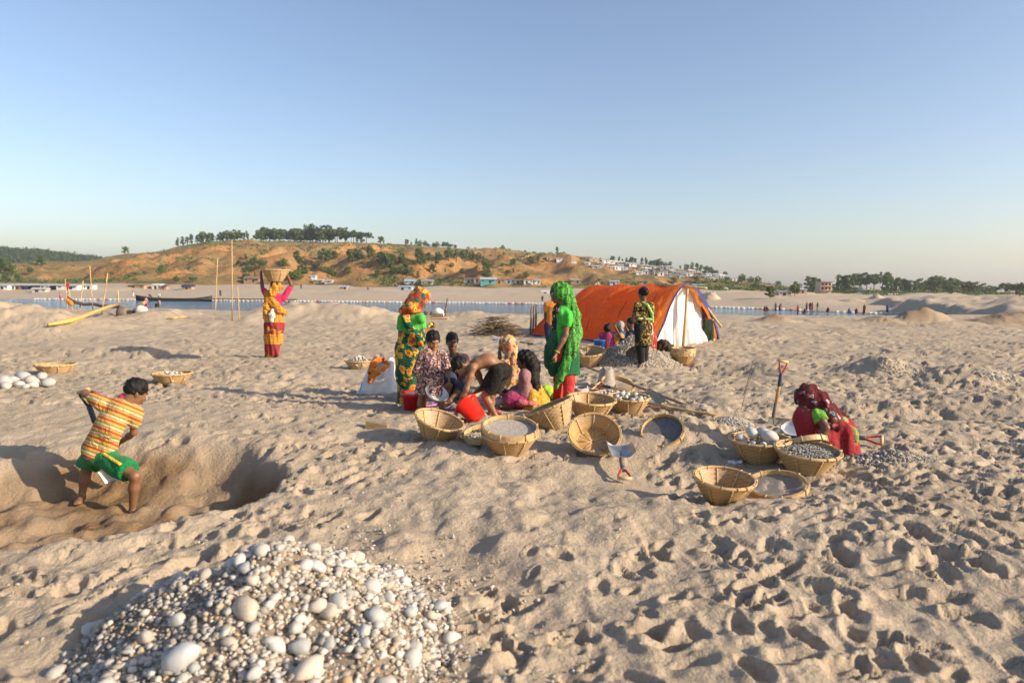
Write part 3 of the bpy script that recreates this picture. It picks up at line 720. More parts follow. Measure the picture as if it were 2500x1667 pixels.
def gravel_load(label, b, n, sizes, mat, level=.85, dome=.03, kind='deep', seed=0, frac=.95, bed=None):
    r = np.random.default_rng(seed); r0, r1, h = basket_set(kind)[4:]; Mx = bmat(b); s = (b.scale[0] + b.scale[1]) / 2
    R3 = np.array(Mx.to_3x3().normalized()); c = np.array(Mx @ Vector((0, 0, h * level)))
    t = thing('gravel_load', label, 'gravel', c, 'loads of gravel'); R = (r0 + (r1 - r0) * level) * s * frac
    a = r.uniform(0, 6.28, n); q = np.sqrt(r.uniform(0, 1, n)); loc = np.stack([R * q * np.cos(a), R * q * np.sin(a), dome * (1 - q * q) + .004 * r.normal(size=n)], -1)
    pebbles('pebbles', c + loc @ R3.T, r.uniform(*sizes, n), mat, t, seed)
    bd = MB(); bd.lathe([(R * k, dome * (1 - k * k) - .008) for k in (1.0, .75, .5, .25, .01)], 24)
    v = np.array(bd.v) @ R3.T + c; part('gravel_bed', v, bd.f, bed or mat, t); return t

# baskets on the left sand
b = gbasket('basket of stones beside the white boulder pile at far left', 137, 920, .29, kind='wide', spin=.3)
stone_load('grey and white stones in the basket beside the boulder pile', b, 14, (.035, .06), WSTONE, .6, .02, 'wide', 1)
b = gbasket('basket of white stones standing alone behind the digging boy', 421, 943, .27, kind='wide', spin=.8)
stone_load('white stones heaped in the lone basket behind the digging boy', b, 26, (.025, .05), WSTONE, .8, .07, 'wide', 2)
b = gbasket('basket heaped with whitish stones beside the white sack', 876, 906, .225, kind='wide', spin=.1)
stone_load('whitish stones heaped in the basket beside the white sack', b, 40, (.022, .04), WSTONE, .9, .10, 'wide', 3)
# row of empty baskets
gbasket('empty tilted basket in front of the girl with the bowl', 1062, 1078, .245, (.27, -.14, 1), 'deep', .5, sink=.03)
bs = gbasket('basket with a round sieve laid on top, centre of the front row', 1243, 1112, .245, (.03, -.16, 1), 'deep', .2, sink=.02)
gbasket('empty basket tipped up right behind the sieve-topped basket', 1362, 1058, .25, (-.42, .10, 1), 'open', .9, sink=.03)
gbasket('empty basket behind, below the red-trousered woman feet, partly hidden', 1440, 1030, .26, (.05, -.1, 1), 'deep', 1.2)
gbasket('empty basket tipped toward the viewer with its inside showing', 1447, 1100, .235, (.02, -.82, 1), 'wide', .35, sink=.04)
b = gbasket('basket of pebbles behind the basket of white stones and beside the small sack', 1494, 1000, .22, (-.03, -.05, 1), 'deep', .7)
stone_load('small grey pebbles in the rear basket beside the metal pot', b, 34, (.016, .03), GSTONE, .95, .05, 'deep', 4)
b = gbasket('basket heaped with big white stones at the end of the bamboo pole', 1533, 1016, .245, (.0, -.04, 1), 'deep', .2)
stone_load('big smooth white stones heaped in the basket by the bamboo pole', b, 26, (.026, .05), WSTONE, .97, .06, 'deep', 5)
gbasket('empty basket beside the gravel heap, behind the green scarf woman', 1437, 903, .30, (-.05, -.25, 1), 'open', .4)
bst = gbasket('basket carrying a stack of trays right of the gravel heap', 1666, 896, .235, kind='deep', spin=.6)
b8 = gbasket('basket of large stones left of the crouching woman', 1853, 1132, .245, (-.02, -.05, 1), 'deep', .1)
stone_load('two big oval boulders among grey stones in the basket left of the crouching woman', b8, 16, (.028, .05), GSTONE, .88, .02, 'deep', 6,
           extra=((-.055, .03, .07, .085, WSTONE, 1), (.06, -.06, .06, .09, STONE, 4), (.07, .09, .05, .075, GSTONE, 2), (-.16, .02, .03, .055, GSTONE, 3)))
b9 = gbasket('basket of dark gravel with a sieve leaning on it before the crouching woman', 1966, 1163, .255, (.02, -.10, 1), 'deep', .45)
gravel_load('dark wet gravel filling the basket before the crouching woman', b9, 1500, (.006, .012), PEBD, .86, .025, 'deep', 7)
gbasket('empty basket nearest the viewer with sunlit inner wall', 1762, 1228, .215, (.05, -.12, 1), 'deep', .4, sink=.02)

# ================================================================== sieves and trays
def hoop(b, r, h, th=.007, n=44):
    b.lathe([(r, 0), (r, h), (r - th, h), (r - th, 0)], n, close=True); return b
m = Mt('sieve_mesh', (.30, .29, .28), .5, .4); SIEVE = m.m
DARKMESH = plain('dark_wire_mesh', (.13, .13, .135), .7, .3, .3, 60).m
m = Mt('fine_mesh_sand', (.36, .32, .28), .9, .1); m.base(m.ramp(m.noise(50, 3), [(.35, (.27, .24, .21)), (.65, (.42, .37, .32))])); FINE = m.m
def net_mesh(r, cell, z=.004):
    b = MB(); k = int(r / cell)
    for i in range(-k, k + 1):
        c = i * cell; L = math.sqrt(max(r * r - c * c, 0))
        if L < cell: continue
        b.box((c, 0, z), .0016, 2 * L, .0016); b.box((0, c, z + .0016), 2 * L, .0016, .0016)
    return b
def sieve(label, loc, r, n, kind='net', spin=0, name='round_sieve', h=.045):
    t = thing(name, label, 'sieve', loc, 'round bamboo sieves'); t.rotation_euler = orient(n, spin).to_euler()
    b = hoop(MB(), r, h); lpart('outer_hoop', b.v, b.f, RIM, t, smooth=False)
    b = hoop(MB(), r - .010, h * .8); lpart('inner_hoop', [(x, y, z + .012) for x, y, z in b.v], b.f, POLE, t, smooth=False)
    b = MB()
    for k in range(9):
        a = 2 * math.pi * (k + .2 * math.sin(3 * k)) / 9; c = V3(math.cos(a), math.sin(a), 0); b.box(c * (r - .006) + V3(0, 0, h * .55), .026, .012, h * 1.12, (c, V3(-c[1], c[0], 0), V3(0, 0, 1)))
    lpart('binding', b.v, b.f, RIM, t)['kind'] = 'stuff'
    if kind == 'net': b = net_mesh(r - .012, .012); o = lpart('mesh', b.v, b.f, SIEVE, t, smooth=False); o['kind'] = 'stuff'
    elif kind == 'fine': b = MB().lathe([(r - .012, .008), (r * .5, .004), (.005, .002)], 36); lpart('mesh', b.v, b.f, DARKMESH if 'dark mesh' in label else FINE, t)
    return t
Mx = bmat(bs); hh = basket_set('deep')[6]
sieve('round fine-mesh sieve lying on the front-row basket', Mx @ Vector((0, 0, hh + .02)), .25, (.05, -.2, 1), 'fine', .3)
g = G(1205, 1085); sieve('second round sieve half under the sieve-topped basket', g + V3(-.06, .10, .06), .235, (-.12, -.14, 1), 'none', .9)
g = G(1170, 1072); tr = thing('gravel_tray', 'flat tray of brown pebbles left of the sieve-topped basket', 'tray', g + V3(0, 0, -.01))
b = MB().lathe([(.01, .0), (.17, .002), (.19, .035), (.182, .035), (.165, .01), (.01, .008)], 32); lpart('tray', b.v, b.f, RIM, tr)
aa = rng.uniform(0, 6.28, 220); qq = np.sqrt(rng.uniform(0, 1, 220)) * .165
pebbles('pebbles', np.stack([g[0] + qq * np.cos(aa), g[1] + qq * np.sin(aa), g[2] + .016 + .02 * (1 - (qq / .17) ** 2)], -1), rng.uniform(.009, .017, 220), PEB, tr, 4)
g = G(1640, 1068); sieve('round sieve with dark mesh propped on the sand mound', P(1618, 1056, 6.25), .205, (-.30, -.55, .80), 'fine', .3)
g = P(1965, 1105, 5.62); sieve('round wire sieve tilted over the dark gravel basket', P(1966, 1090, 5.78), .19, (-.1, .52, .86), 'net', .2)
g = G(1897, 1212); sieve('round sieve hoop lying on its side beside the nearest empty basket', P(1897, 1192, 4.92), .22, (-.16, -.16, .97), 'net', .4)
g = G(1497, 955); sieve('round sieve hoop leaning behind the metal pot', g + V3(.08, .12, .05), .25, (.15, -.30, .9), 'none', .1, h=.06)
Mx = bmat(bst)
for k in range(3): sieve(('lowest', 'middle', 'topmost')[k] + ' tray of the stack right of the gravel heap', Mx @ Vector((0.01 * k, 0, hh + .012 + k * .045)), .232 + .006 * (k == 0), (.04 - .03 * k, -.03, 1), 'fine', k)
g = G(1793, 1040); tr = thing('winnowing_tray', 'shallow round tray heaped with pale gravel by the bamboo pole ends', 'tray', g)
tr.rotation_euler = orient((.10, -.12, 1), 0).to_euler()
b = MB().lathe([(.01, .0), (.19, .004), (.235, .045), (.228, .05), (.185, .014), (.01, .010)], 36); lpart('tray', b.v, b.f, RIM, tr)
aa = rng.uniform(0, 6.28, 900); qq = np.sqrt(rng.uniform(0, 1, 900)) * .205
Rm = np.array(tr.rotation_euler.to_matrix()); loc = np.stack([qq * np.cos(aa), qq * np.sin(aa), .03 + .055 * (1 - (qq / .21) ** 2)], -1)
pebbles('pebbles', g + loc @ Rm.T, rng.uniform(.007, .014, 900), PEBW, tr, 5)
b = MB().lathe([(.205 * k, .022 + .055 * (1 - k * k)) for k in (1, .7, .4, .02)], 24); part('gravel_bed', np.array(b.v) @ Rm.T + g, b.f, FINE, tr)
for o in kids(tr):
    if o.name.startswith(('pebbles', 'gravel_bed')): o.matrix_parent_inverse = tr.rotation_euler.to_matrix().to_4x4().inverted()

# ================================================================== tools
def frame(z, ref=(0, 0, 1)):
    z = nrm(z); x = np.cross(ref, z); x = nrm(x) if np.linalg.norm(x) > 1e-3 else V3(1, 0, 0); return x, np.cross(z, x), z
def shovel(label, grip, tip, face, wood=WOOD, wrap=NAVY, gripc=REDP, bl=.30, bw=.245, square=True, blade=STEEL, name='shovel', roll=None):
    grip = np.asarray(grip); tip = np.asarray(tip); ax = nrm(tip - grip); L = np.linalg.norm(tip - grip)
    f = nrm(face - ax * np.dot(face, ax)); sd = np.cross(ax, f); t = thing(name, label, 'shovel', tip, 'shovels')
    e = tip - ax * bl
    part('shaft', *(lambda b: (b.v, b.f))(MB().tube([grip + ax * .14, grip + ax * .3, e - ax * .02], [.016, .018, .019], 10)), wood, t)
    part('wrap', *(lambda b: (b.v, b.f))(MB().tube([grip + ax * .13, grip + ax * .14, grip + ax * .27, grip + ax * .28], [.012, .0215, .0215, .017], 10)), wrap, t)
    gr = part('grip', *(lambda b: (b.v, b.f))(MB().tube([grip - sd * .058, grip + sd * .058], [.0155, .0155], 10)), WOODP, t)
    b = MB()
    for s_ in (-1, 1): b.tube([grip + sd * .05 * s_ - ax * .004, grip + sd * .047 * s_ + ax * .04, grip + sd * .012 * s_ + ax * .13, grip + ax * .15], [.009, .010, .011, .012], 8)
    part('fork', b.v, b.f, gripc, gr)
    part('socket', *(lambda b: (b.v, b.f))(MB().tube([e - ax * .16, e - ax * .02, e + ax * .05 + f * .004, e + ax * .12 + f * .002], [.021, .023, .018, .004], 10)), DSTEEL, t)
    rows = []; nb = 9
    for i in range(9):
        s_ = i / 8; w = bw * (1 if square else (1.0 if s_ < .45 else math.sqrt(max(1 - ((s_ - .45) / .55) ** 2, .03))))
        if not square and s_ < .08: w *= .8
        rows.append([e + ax * bl * s_ + sd * w * (j / (nb - 1) - .5) + f * (.07 * (2 * j / (nb - 1) - 1) ** 4 * (1 if square else .5) * (1 - .35 * s_) + .02 * math.cos(s_ * 3.0)) for j in range(nb)])
    v = [p for r in rows for p in r]; v2 = [p - f * .003 for p in v]; n1 = len(v)
    fc = [(i * nb + j, i * nb + j + 1, (i + 1) * nb + j + 1, (i + 1) * nb + j) for i in range(8) for j in range(nb - 1)]
    edge = [j for j in range(nb)] + [i * nb + nb - 1 for i in range(1, 9)] + [8 * nb + j for j in range(nb - 2, -1, -1)] + [i * nb for i in range(7, 0, -1)]
    fc2 = fc + [tuple(q + n1 for q in x[::-1]) for x in fc] + [(edge[k], edge[(k + 1) % len(edge)] , edge[(k + 1) % len(edge)] + n1, edge[k] + n1) for k in range(len(edge))]
    part('blade', v + v2, fc2, blade, t); return t
g = G(1885, 1036); shovel('shovel stuck upright in the sand with red D-grip', P(1913, 882, g[1] + .06), g + V3(-.02, .02, -.22), V3(.3, -1, 0), roll=0)
g0 = G(1525, 1183); g1 = G(1514, 1085)
shovel('square-bladed shovel lying in the front with its grip toward the viewer', g0 + V3(0, 0, .05), P(1511, 1082, 5.85), V3(0, -.55, .8), bl=.25, bw=.225)
g0 = G(2152, 1088); shovel('shovel lying behind the crouching woman, pale blade left, grip right', g0 + V3(0, 0, .05), P(1908, 1042, 6.6), V3(-.1, -.55, .8), bl=.30, bw=.24, square=False, blade=ALU)
g0 = G(1470, 938); shovel('pointed shovel lying in the sand under the long bamboo pole, nearer one', P(1448, 948, 8.9), P(1612, 984, 7.95), V3(.1, -.6, .8), bl=.36, bw=.2, square=False, blade=plain('sandy_steel', (.33, .29, .24), .7, .3, .3).m)
shovel('pointed shovel lying in the sand under the long bamboo pole, farther one', P(1458, 938, 9.1), P(1622, 978, 8.1), V3(.1, -.6, .8), bl=.36, bw=.2, square=False, blade=bpy.data.materials['sandy_steel'])
p = P(1552, 872, 12.45); shovel('short shovel stuck into the gravel heap by the tent', P(1575, 838, 12.35), P(1530, 872, 12.5), V3(.2, -1, .3), bl=.26, bw=.2, square=False, blade=DSTEEL, wood=OLDPOLE)
# poles
def pole(label, a, b, r=.017, mat=POLE, nodes=7, name='bamboo_pole', sag=0.0, cat='pole', group='bamboo poles', r2=None):
    a = np.asarray(a); b = np.asarray(b); t = thing(name, label, cat, a, group); pts = []; rs = []
    r2 = r if r2 is None else r2
    for i in range(nodes + 1):
        s_ = i / nodes; p = a + (b - a) * s_ - V3(0, 0, sag * 4 * s_ * (1 - s_)); rad = r + (r2 - r) * s_
        if 0 < i < nodes:
            d = nrm(b - a) * .012; pts += [p - d, p, p + d]; rs += [rad, rad * 1.18, rad]
        else: pts.append(p); rs.append(rad)
    part('culm', *(lambda q: (q.v, q.f))(MB().tube(pts, rs, 10)), mat, t); return t
pole('long brown bamboo pole slanting over the shovels to the gravel tray', P(1425, 893, 11.6), P(1750, 1018, 7.6), .018, OLDPOLE, 9)
pole('pale bamboo pole sticking out behind the basket of white stones', P(1580, 984, 7.95), P(1785, 1020, 7.5), .017, POLE, 4)
a = G(1806, 1008); wr = thing('wire_stick', 'thin bent wire with a loop standing in the sand behind the gravel tray', 'wire', a)
b_ = [a + V3(0, 0, -.05), P(1822, 950, a[1]), P(1838, 905, a[1] - .02), P(1848, 882, a[1] - .03), P(1843, 877, a[1]), P(1838, 883, a[1] + .01), P(1826, 930, a[1] + .02), P(1815, 965, a[1])]
part('stem', *(lambda q: (q.v, q.f))(MB().tube(b_, .0032, 6)), DSTEEL, wr)
# ================================================================== cloth, skin and hair
def cloth(name, color, var=.18, rough=.92, sc_=30):
    m = Mt(name, color, rough, .12); c = np.array(color)
    m.base(m.ramp(m.noise(sc_, 4), [(.3, tuple(c * (1 - var))), (.7, tuple(np.minimum(c * (1 + var), 1)))]))
    wr = m.math('ABSOLUTE', m.math('SUBTRACT', m.noise(9, 3, dist=1.2), .5)); m.bump(m.math('ADD', m.math('ADD', m.math('MULTIPLY', wr, 1.6), m.math('MULTIPLY', m.noise(30, 3, dist=.6), .5)), m.math('MULTIPLY', m.noise(420, 2), .05)), .8, .022)
    m.b.inputs['Sheen Weight'].default_value = .05
    def dusty(col_, m=m):
        g = m.n('HueSaturation', {'Saturation': .96, 'Value': .98, 'Color': col_} if isinstance(col_, bpy.types.NodeSocket) else {'Saturation': .96, 'Value': .98, 'Color': (*col_, 1)}).outputs[0]
        Mt.base(m, m.mix(m.math('MULTIPLY', m.step(m.noise(5, 5),   .45, .80), .15), g, (.36, .28, .20))); return m
    m.base = dusty; m.base(m.ramp(m.noise(sc_, 4), [(.3, tuple(c * (1 - var))), (.7, tuple(np.minimum(c * (1 + var), 1)))]))
    return m
def skin_mat(name, c):
    m = Mt(name, c, .48, .4); c = np.array(c)
    m.base(m.ramp(m.noise(22, 4), [(.3, tuple(c * .86)), (.7, tuple(c * 1.12))])); m.b.inputs['Subsurface Weight'].default_value = .06
    m.b.inputs['Subsurface Radius'].default_value = (.02, .008, .004); m.bump(m.noise(90, 3), .12, .003); return m.m
SKIN_A = skin_mat('skin_brown', (.20, .098, .050)); SKIN_B = skin_mat('skin_warm_brown', (.25, .125, .064)); SKIN_C = skin_mat('skin_dark_brown', (.135, .066, .036))
m = Mt('black_hair', (.010, .008, .007), .55, .22); m.bump(m.noise(60, 3, co=m.scale((6, 6, 1))), .5, .008); HAIR = m.m
GREYHAIR = plain('grey_hair', (.30, .28, .25), .6, .3, .4, 60).m
EYEW = plain('eye_white', (.62, .58, .54), .3, .5, .03).m; EYED = plain('iris', (.02, .012, .008), .2, .5, .03).m
LIP = plain('lips', (.26, .085, .065), .45, .35, .08).m; BROW = plain('eyebrow', (.016, .012, .010), .7, .2, .05).m

UP = V3(0, 0, 1)
class Human:
    def __init__(s, label, loc, skin, stat=1.5, hs=None, vox=.011, group=None, name='person'):
        s.t = thing(name, label, 'person', loc, group); s.b = Sdf(vox); s.k = stat / 1.6; s.skin = skin
        s.hs = hs if hs else (1.0 if stat > 1.4 else .93); s.vox = vox; s.sh = {}; s.hip = {}; s.arms = {}; s.legs = {}; s.sd = abs(hash(label)) % 999
        s.sd = sum(map(ord, label)) % 997
    def head(s, c, f, u=(0, 0, 1)):
        f = nrm(f); u = nrm(np.asarray(u, float) - f * np.dot(u, f)); r = np.cross(f, u); h = s.hs; s.hc = np.asarray(c); s.hf = (r, f, u); ax = np.array((r, f, u)); c = s.hc; b = s.b
        b.ell(c + u * .025 * h - f * .008 * h, ax, V3(.073, .090, .088) * h, .02)
        b.ell(c + f * .022 * h - u * .035 * h, ax, V3(.060, .068, .082) * h, .03)
        b.ell(c + f * .062 * h - u * .098 * h, ax, V3(.026, .022, .018) * h, .02)
        for q in (-1, 1):
            b.ell(c + r * q * .034 * h + f * .070 * h - u * .028 * h, ax, V3(.024, .018, .022) * h, .02)
            b.ell(c + r * q * .072 * h - f * .008 * h - u * .012 * h, np.array((nrm(r + f * .35 * q), f, u)), V3(.010, .020, .032) * h, .008)
            b.ell(c + r * q * .033 * h + f * .092 * h + u * .006 * h, ax, V3(.017, .012, .012) * h, .012, sub=True)
        b.ell(c + f * .078 * h + u * .030 * h, ax, V3(.05, .014, .012) * h, .02)
        b.cone(c + f * .085 * h + u * .012 * h, c + f * .104 * h - u * .026 * h, .007 * h, .013 * h, .014)
        b.ell(c + f * .090 * h - u * .062 * h, ax, V3(.026, .012, .014) * h, .012)
        for q in (-1, 1):
            e = c + r * q * .033 * h + f * .0735 * h + u * .005 * h
            v = IV2 * V3(.0125, .009, .0062) * h; s.ey = part('eye', e + v @ np.array((r, f, u)), IF2, EYEW, s.t)
            part('iris', e + f * .0075 * h - u * .001 + (IV2 * V3(.0062, .004, .0058) * h) @ ax, IF2, EYED, s.ey)
            bb = MB().tube([c + r * q * .015 * h + f * .092 * h + u * .024 * h, c + r * q * .034 * h + f * .089 * h + u * .031 * h, c + r * q * .054 * h + f * .074 * h + u * .024 * h], [.0035 * h, .005 * h, .002 * h], 6)
            part('eyebrow', bb.v, bb.f, BROW, s.t)
        part('lips', c + f * .0985 * h - u * .062 * h + (IV2 * V3(.023, .006, .009) * h) @ ax, IF2, LIP, s.t)
        return s
    def torso(s, ch, pv, f, fp=None, mid=None, fat=1.0, shs=None):
        k = s.k; ch = np.asarray(ch); pv = np.asarray(pv); mid = (ch + pv) / 2 if mid is None else np.asarray(mid)
        s.ch, s.pv, s.mid = ch, pv, mid; uc = nrm(ch - mid); up = nrm(mid - pv)
        f = nrm(np.asarray(f, float) - uc * np.dot(f, uc)); fp = nrm((np.asarray(fp, float) if fp is not None else f) - up * np.dot(fp if fp is not None else f, up))
        s.f, s.fp, s.uc, s.up = f, fp, uc, up; s.r = np.cross(f, uc); s.rp = np.cross(fp, up); s.fat = fat
        s.tprims(s.b, 0)
        for q in (-1, 1): s.sh[q] = ch + q * s.r * .158 * k - uc * .03 * k; s.hip[q] = pv + q * s.rp * .082 * k - up * .03 * k
        if shs: s.sh = {-1: shs[0], 1: shs[1]}
        s.b.cone(s.sh[-1], s.sh[1], .048 * k, .048 * k, .04)
        if hasattr(s, 'hc'):
            r, hf, u = s.hf; s.b.cone(s.hc - u * .06 * s.hs - hf * .012, ch - uc * .01, .046 * s.hs, .052 * k, .035)
        return s
    def tprims(s, S, g, lo=1.0):
        k = s.k * s.fat; a = s.ch - s.uc * .085 * s.k
        S.cone(a, s.mid, .132 * k + g, .112 * k + g, .05, s.f, 1.42); S.cone(s.mid, s.mid + (s.pv - s.mid) * lo, .112 * k + g, (.112 + .028 * lo) * k + g, .05, s.fp, 1.28)
        return S
    def arm(s, q, el, wr, hd=None, pn=None, curl=.6, sh=None, hand=True):
        k = s.k; sh = s.sh[q] if sh is None else np.asarray(sh); el = np.asarray(el); wr = np.asarray(wr); s.arms[q] = (sh, el, wr)
        m_ = sh + (el - sh) * .4
        s.b.path([sh, m_, el], [.050 * k, .043 * k, .035 * k], .03); m2 = el + (wr - el) * .3
        s.b.path([el, m2, wr], [.035 * k, .037 * k, .0235 * k], .02)
        if hand: s.hand(wr, nrm(wr - el) if hd is None else nrm(hd), pn, curl, q)
        return s
    def hand(s, wr, hd, pn, curl, q):
        k = s.k; pn = V3(.3, -.8, -.5) if pn is None else np.asarray(pn, float); pn = nrm(pn - hd * np.dot(pn, hd)); l = np.cross(hd, pn) * q
        kn = wr + hd * .082 * k; s.b.cone(wr + hd * .01, kn, .026 * k, .040 * k, .012, pn, 2.0)
        for i, L in enumerate((.066, .078, .073, .056)):
            o = kn + l * (1.5 - i) * .0205 * k - hd * .004; r_ = max(.0085 * k, .0072)
            d1 = nrm(hd * math.cos(curl) + pn * math.sin(curl)); d2 = nrm(hd * math.cos(curl * 2.3) + pn * math.sin(curl * 2.3))
            p1 = o + d1 * L * .55 * k; s.b.path([o, p1, p1 + d2 * L * .5 * k], [r_ * 1.08, r_, r_ * .85], .005)
        o = wr + hd * .028 * k + l * .026 * k; p1 = o + nrm(hd * .6 + l * .75 + pn * .2) * .042 * k
        s.b.path([o, p1, p1 + nrm(hd * .9 + l * .25 + pn * .45) * .034 * k], [.0135 * k, .0105 * k, .009 * k], .008)
    def leg(s, q, kn, an, toe, hip=None, foot=True):
        k = s.k; hip = s.hip[q] if hip is None else np.asarray(hip); kn = np.asarray(kn); an = np.asarray(an); toe = np.asarray(toe); s.legs[q] = (hip, kn, an)
        s.b.path([hip, hip + (kn - hip) * .5, kn], [.084 * k, .070 * k, .050 * k], .04); c = kn + (an - kn) * .32
        s.b.path([kn, c, an], [.049 * k, .052 * k, .030 * k], .025)
        if foot:
            d = nrm(toe - an); fd = toe - an; L = np.linalg.norm(fd); side = nrm(np.cross(fd, UP)); heel = an - nrm(V3(fd[0], fd[1], 0)) * .022 * k - UP * .03 * k
            s.b.cone(an, heel, .030 * k, .028 * k, .02); s.b.cone(heel, toe - d * .03, .027 * k, .024 * k, .02); s.b.cone(an, toe - d * .03 * k, .028 * k, .020 * k, .03)
            ball = toe - d * .035 * k; s.b.cone(ball - side * .025 * k, ball + side * .022 * k, .019 * k, .017 * k, .015)
            for i in range(5):
                o = ball + side * (-.030 + .0145 * i) * k * q; s.b.cone(o, o + d * (.040 - .004 * abs(i - .5)) * k, .0105 * k if i == 0 else .0085 * k, .0085 * k if i == 0 else .007 * k, .006)
        return s
    def body(s, disp=None):
        v, f = s.b.mesh(disp); return part('body', v, f, s.skin, s.t)
    # garments
    def gar(s, name, S, mat, amp=.004, hf=38, vf=7, axis=(0, 0, 1), label=None, seed=0):
        v, f = S.mesh(folds(amp * 1.35, hf, vf, s.sd + seed, axis)); return part(name, v, f, mat.m if isinstance(mat, Mt) else mat, s.t, label)
    def shirt(s, mat, g=.016, sleeve=(.5, .5), lo=1.0, name='shirt', amp=.004, extra=None, cut=.0, hf=38, sg=.012):
        S = s.tprims(Sdf(max(.011, s.vox)), g, lo); k = s.k
        S.cone(s.sh[-1], s.sh[1], .050 * k + g * .7, .050 * k + g * .7, .04)
        for q, fr in zip((-1, 1), sleeve):
            if fr <= 0 or q not in s.arms: continue
            sh, el, wr = s.arms[q]; p = sh + (el - sh) * min(fr, 1); S.cone(sh, p, .050 * k + sg, (.046 - .006 * min(fr, 1)) * k + sg * 1.3, .03, cut=1 if fr <= 1 else 0)
            if fr > 1: S.cone(el, el + (wr - el) * (fr - 1), .040 * k + sg, .032 * k + sg, .02, cut=1)
        if extra: extra(S)
        if cut: S.ell(s.ch + s.uc * .045 * k + s.f * .02 * k, np.array((s.r, s.f, s.uc)), V3(.075, .085, .05) * k, .01, sub=True)
        return s.gar(name, S, mat, amp, hf, 6, s.uc)
    def shorts(s, mat, g=.022, fr=.75, name='shorts', amp=.004, flare=.015, waist=.25, sub=()):
        S = Sdf(max(.011, s.vox)); k = s.k; w = s.pv + (s.mid - s.pv) * waist
        S.cone(w, s.pv, .128 * k * s.fat + g * .6, .138 * k * s.fat + g, .04, s.fp, 1.25)
        for q in (-1, 1):
            if q not in s.legs: continue
            h, kn, an = s.legs[q]; p = h + (kn - h) * min(fr, 1); S.cone(h, p, .090 * k + g, (.076 - .022 * min(fr, 1)) * k + g + flare, .04, cut=1 if fr <= 1 else 0)
            if fr > 1: S.cone(kn, kn + (an - kn) * (fr - 1), .054 * k + g + flare * .6, .040 * k + g * .8 + flare * .5, .03, cut=1)
        return s.gar(name, S, mat, amp, 34, 7)
    def hair(s, mat=None, long=None, bun=None, cap=1.0, fringe=0):
        r, f, u = s.hf; h = s.hs; ax = np.array((r, f, u)); c = s.hc; S = Sdf(.0085)
        S.ell(c + u * .032 * h - f * .014 * h, ax, V3(.083, .095, .092) * h * cap, .02)
        S.ell(c + f * .080 * h - u * (.045 - .02 * fringe) * h, ax, V3(.082, .068, .082) * h, .012, sub=True)
        S.half(c - u * .062 * h, -u)
        if long: S.path(long[0], long[1], .03)
        if bun is not None: S.ell(bun, ax, V3(.045, .042, .042) * h, .02)
        v, fc = S.mesh(folds(.0055, 130, 45, s.sd)); return part('hair', v, fc, mat or HAIR, s.t)

# ---- printed cloths
def striped(ax, origin_shift=0.0):
    m = cloth('striped_jersey', (.5, .3, .05)); t = m.math('FRACT', m.math('MULTIPLY', m.math('ADD', m.dot(ax), origin_shift), 1 / .078))
    m.base(m.ramp(t, [(0, (.62, .33, .03)), (.20, (.42, .055, .04)), (.42, (.62, .33, .03)), (.55, (.26, .20, .05)), (.64, (.56, .44, .28)), (.84, (.26, .20, .05))], 'CONSTANT')); return m
def flower_cloth(name, base, petals, centre, sc1=7.0, r1=.42, r2=.18, weave=None):
    m = cloth(name, base); co = m.n('VectorMath', {0: m.co(), 1: m.n('VectorMath', {0: m.n('TexNoise', {'Vector': m.co(), 'Scale': 16.0, 'Detail': 4.0}).outputs['Color'], 1: (.10, .10, .10)}, operation='MULTIPLY').outputs[0]}, operation='ADD').outputs[0]
    d = m.math('ADD', m.vor(sc1, co=co), m.math('MULTIPLY', m.math('SUBTRACT', m.noise(sc1 * 4.5, 3), .5), .42)); cc = m.vor(sc1, out='Color', co=co); key = m.n('SeparateColor', {0: cc}).outputs[0]
    c = m.mix(m.math('MULTIPLY', m.noise(40, 3), .5), base, tuple(np.array(base) * .45))
    if weave: c = m.mix(m.step(m.math('SINE', m.math('MULTIPLY', m.dot((.2, .1, 1)), weave)), .1, .5), c, tuple(np.array(base) * .3))
    pet = m.ramp(key, [(0, petals[0]), (.45, petals[1 % len(petals)]), (.75, petals[2 % len(petals)])], 'CONSTANT')
    c = m.mix(m.step(d, r1 + .06, r1), c, pet); c = m.mix(m.step(d, r2 + .05, r2), c, m.ramp(key, [(0, centre), (.6, tuple(np.array(centre) * .7 + .05))], 'CONSTANT')); m.base(c); return m
def confetti(name, cols, sc_=50, base=None):
    m = cloth(name, cols[0]); key = m.n('SeparateColor', {0: m.vor(sc_, out='Color')}).outputs[0]; n_ = len(cols)
    m.base(m.ramp(key, [(i / n_, c) for i, c in enumerate(cols)], 'CONSTANT')); return m
SARI_G = flower_cloth('green_floral_sari', (.008, .135, .075), [(.60, .30, .012), (.50, .25, .01), (.62, .36, .02)], (.52, .025, .04), 9.5, .46, .22, 190)
SCARF_R = flower_cloth('red_yellow_head_cloth', (.40, .035, .022), [(.66, .31, .012), (.02, .14, .07), (.66, .34, .02)], (.02, .11, .06), 15, .48, .16)
KHAKI = flower_cloth('black_yellow_floral', (.030, .024, .016), [(.40, .27, .045), (.34, .22, .035), (.46, .30, .06)], (.20, .12, .02), 26, .40, .08)
CREAM = flower_cloth('cream_red_floral', (.58, .38, .19), [(.50, .06, .03), (.60, .33, .02), (.10, .07, .05)], (.50, .05, .03), 17, .36, .12)
MAROON = flower_cloth('maroon_floral_scarf', (.105, .010, .016), [(.50, .46, .46), (.10, .26, .28), (.42, .06, .06)], (.06, .08, .12), 15, .26, .09)
VEST = flower_cloth('black_floral_vest', (.022, .016, .020), [(.58, .52, .50), (.46, .07, .05), (.55, .28, .03)], (.40, .03, .04), 17, .30, .10)
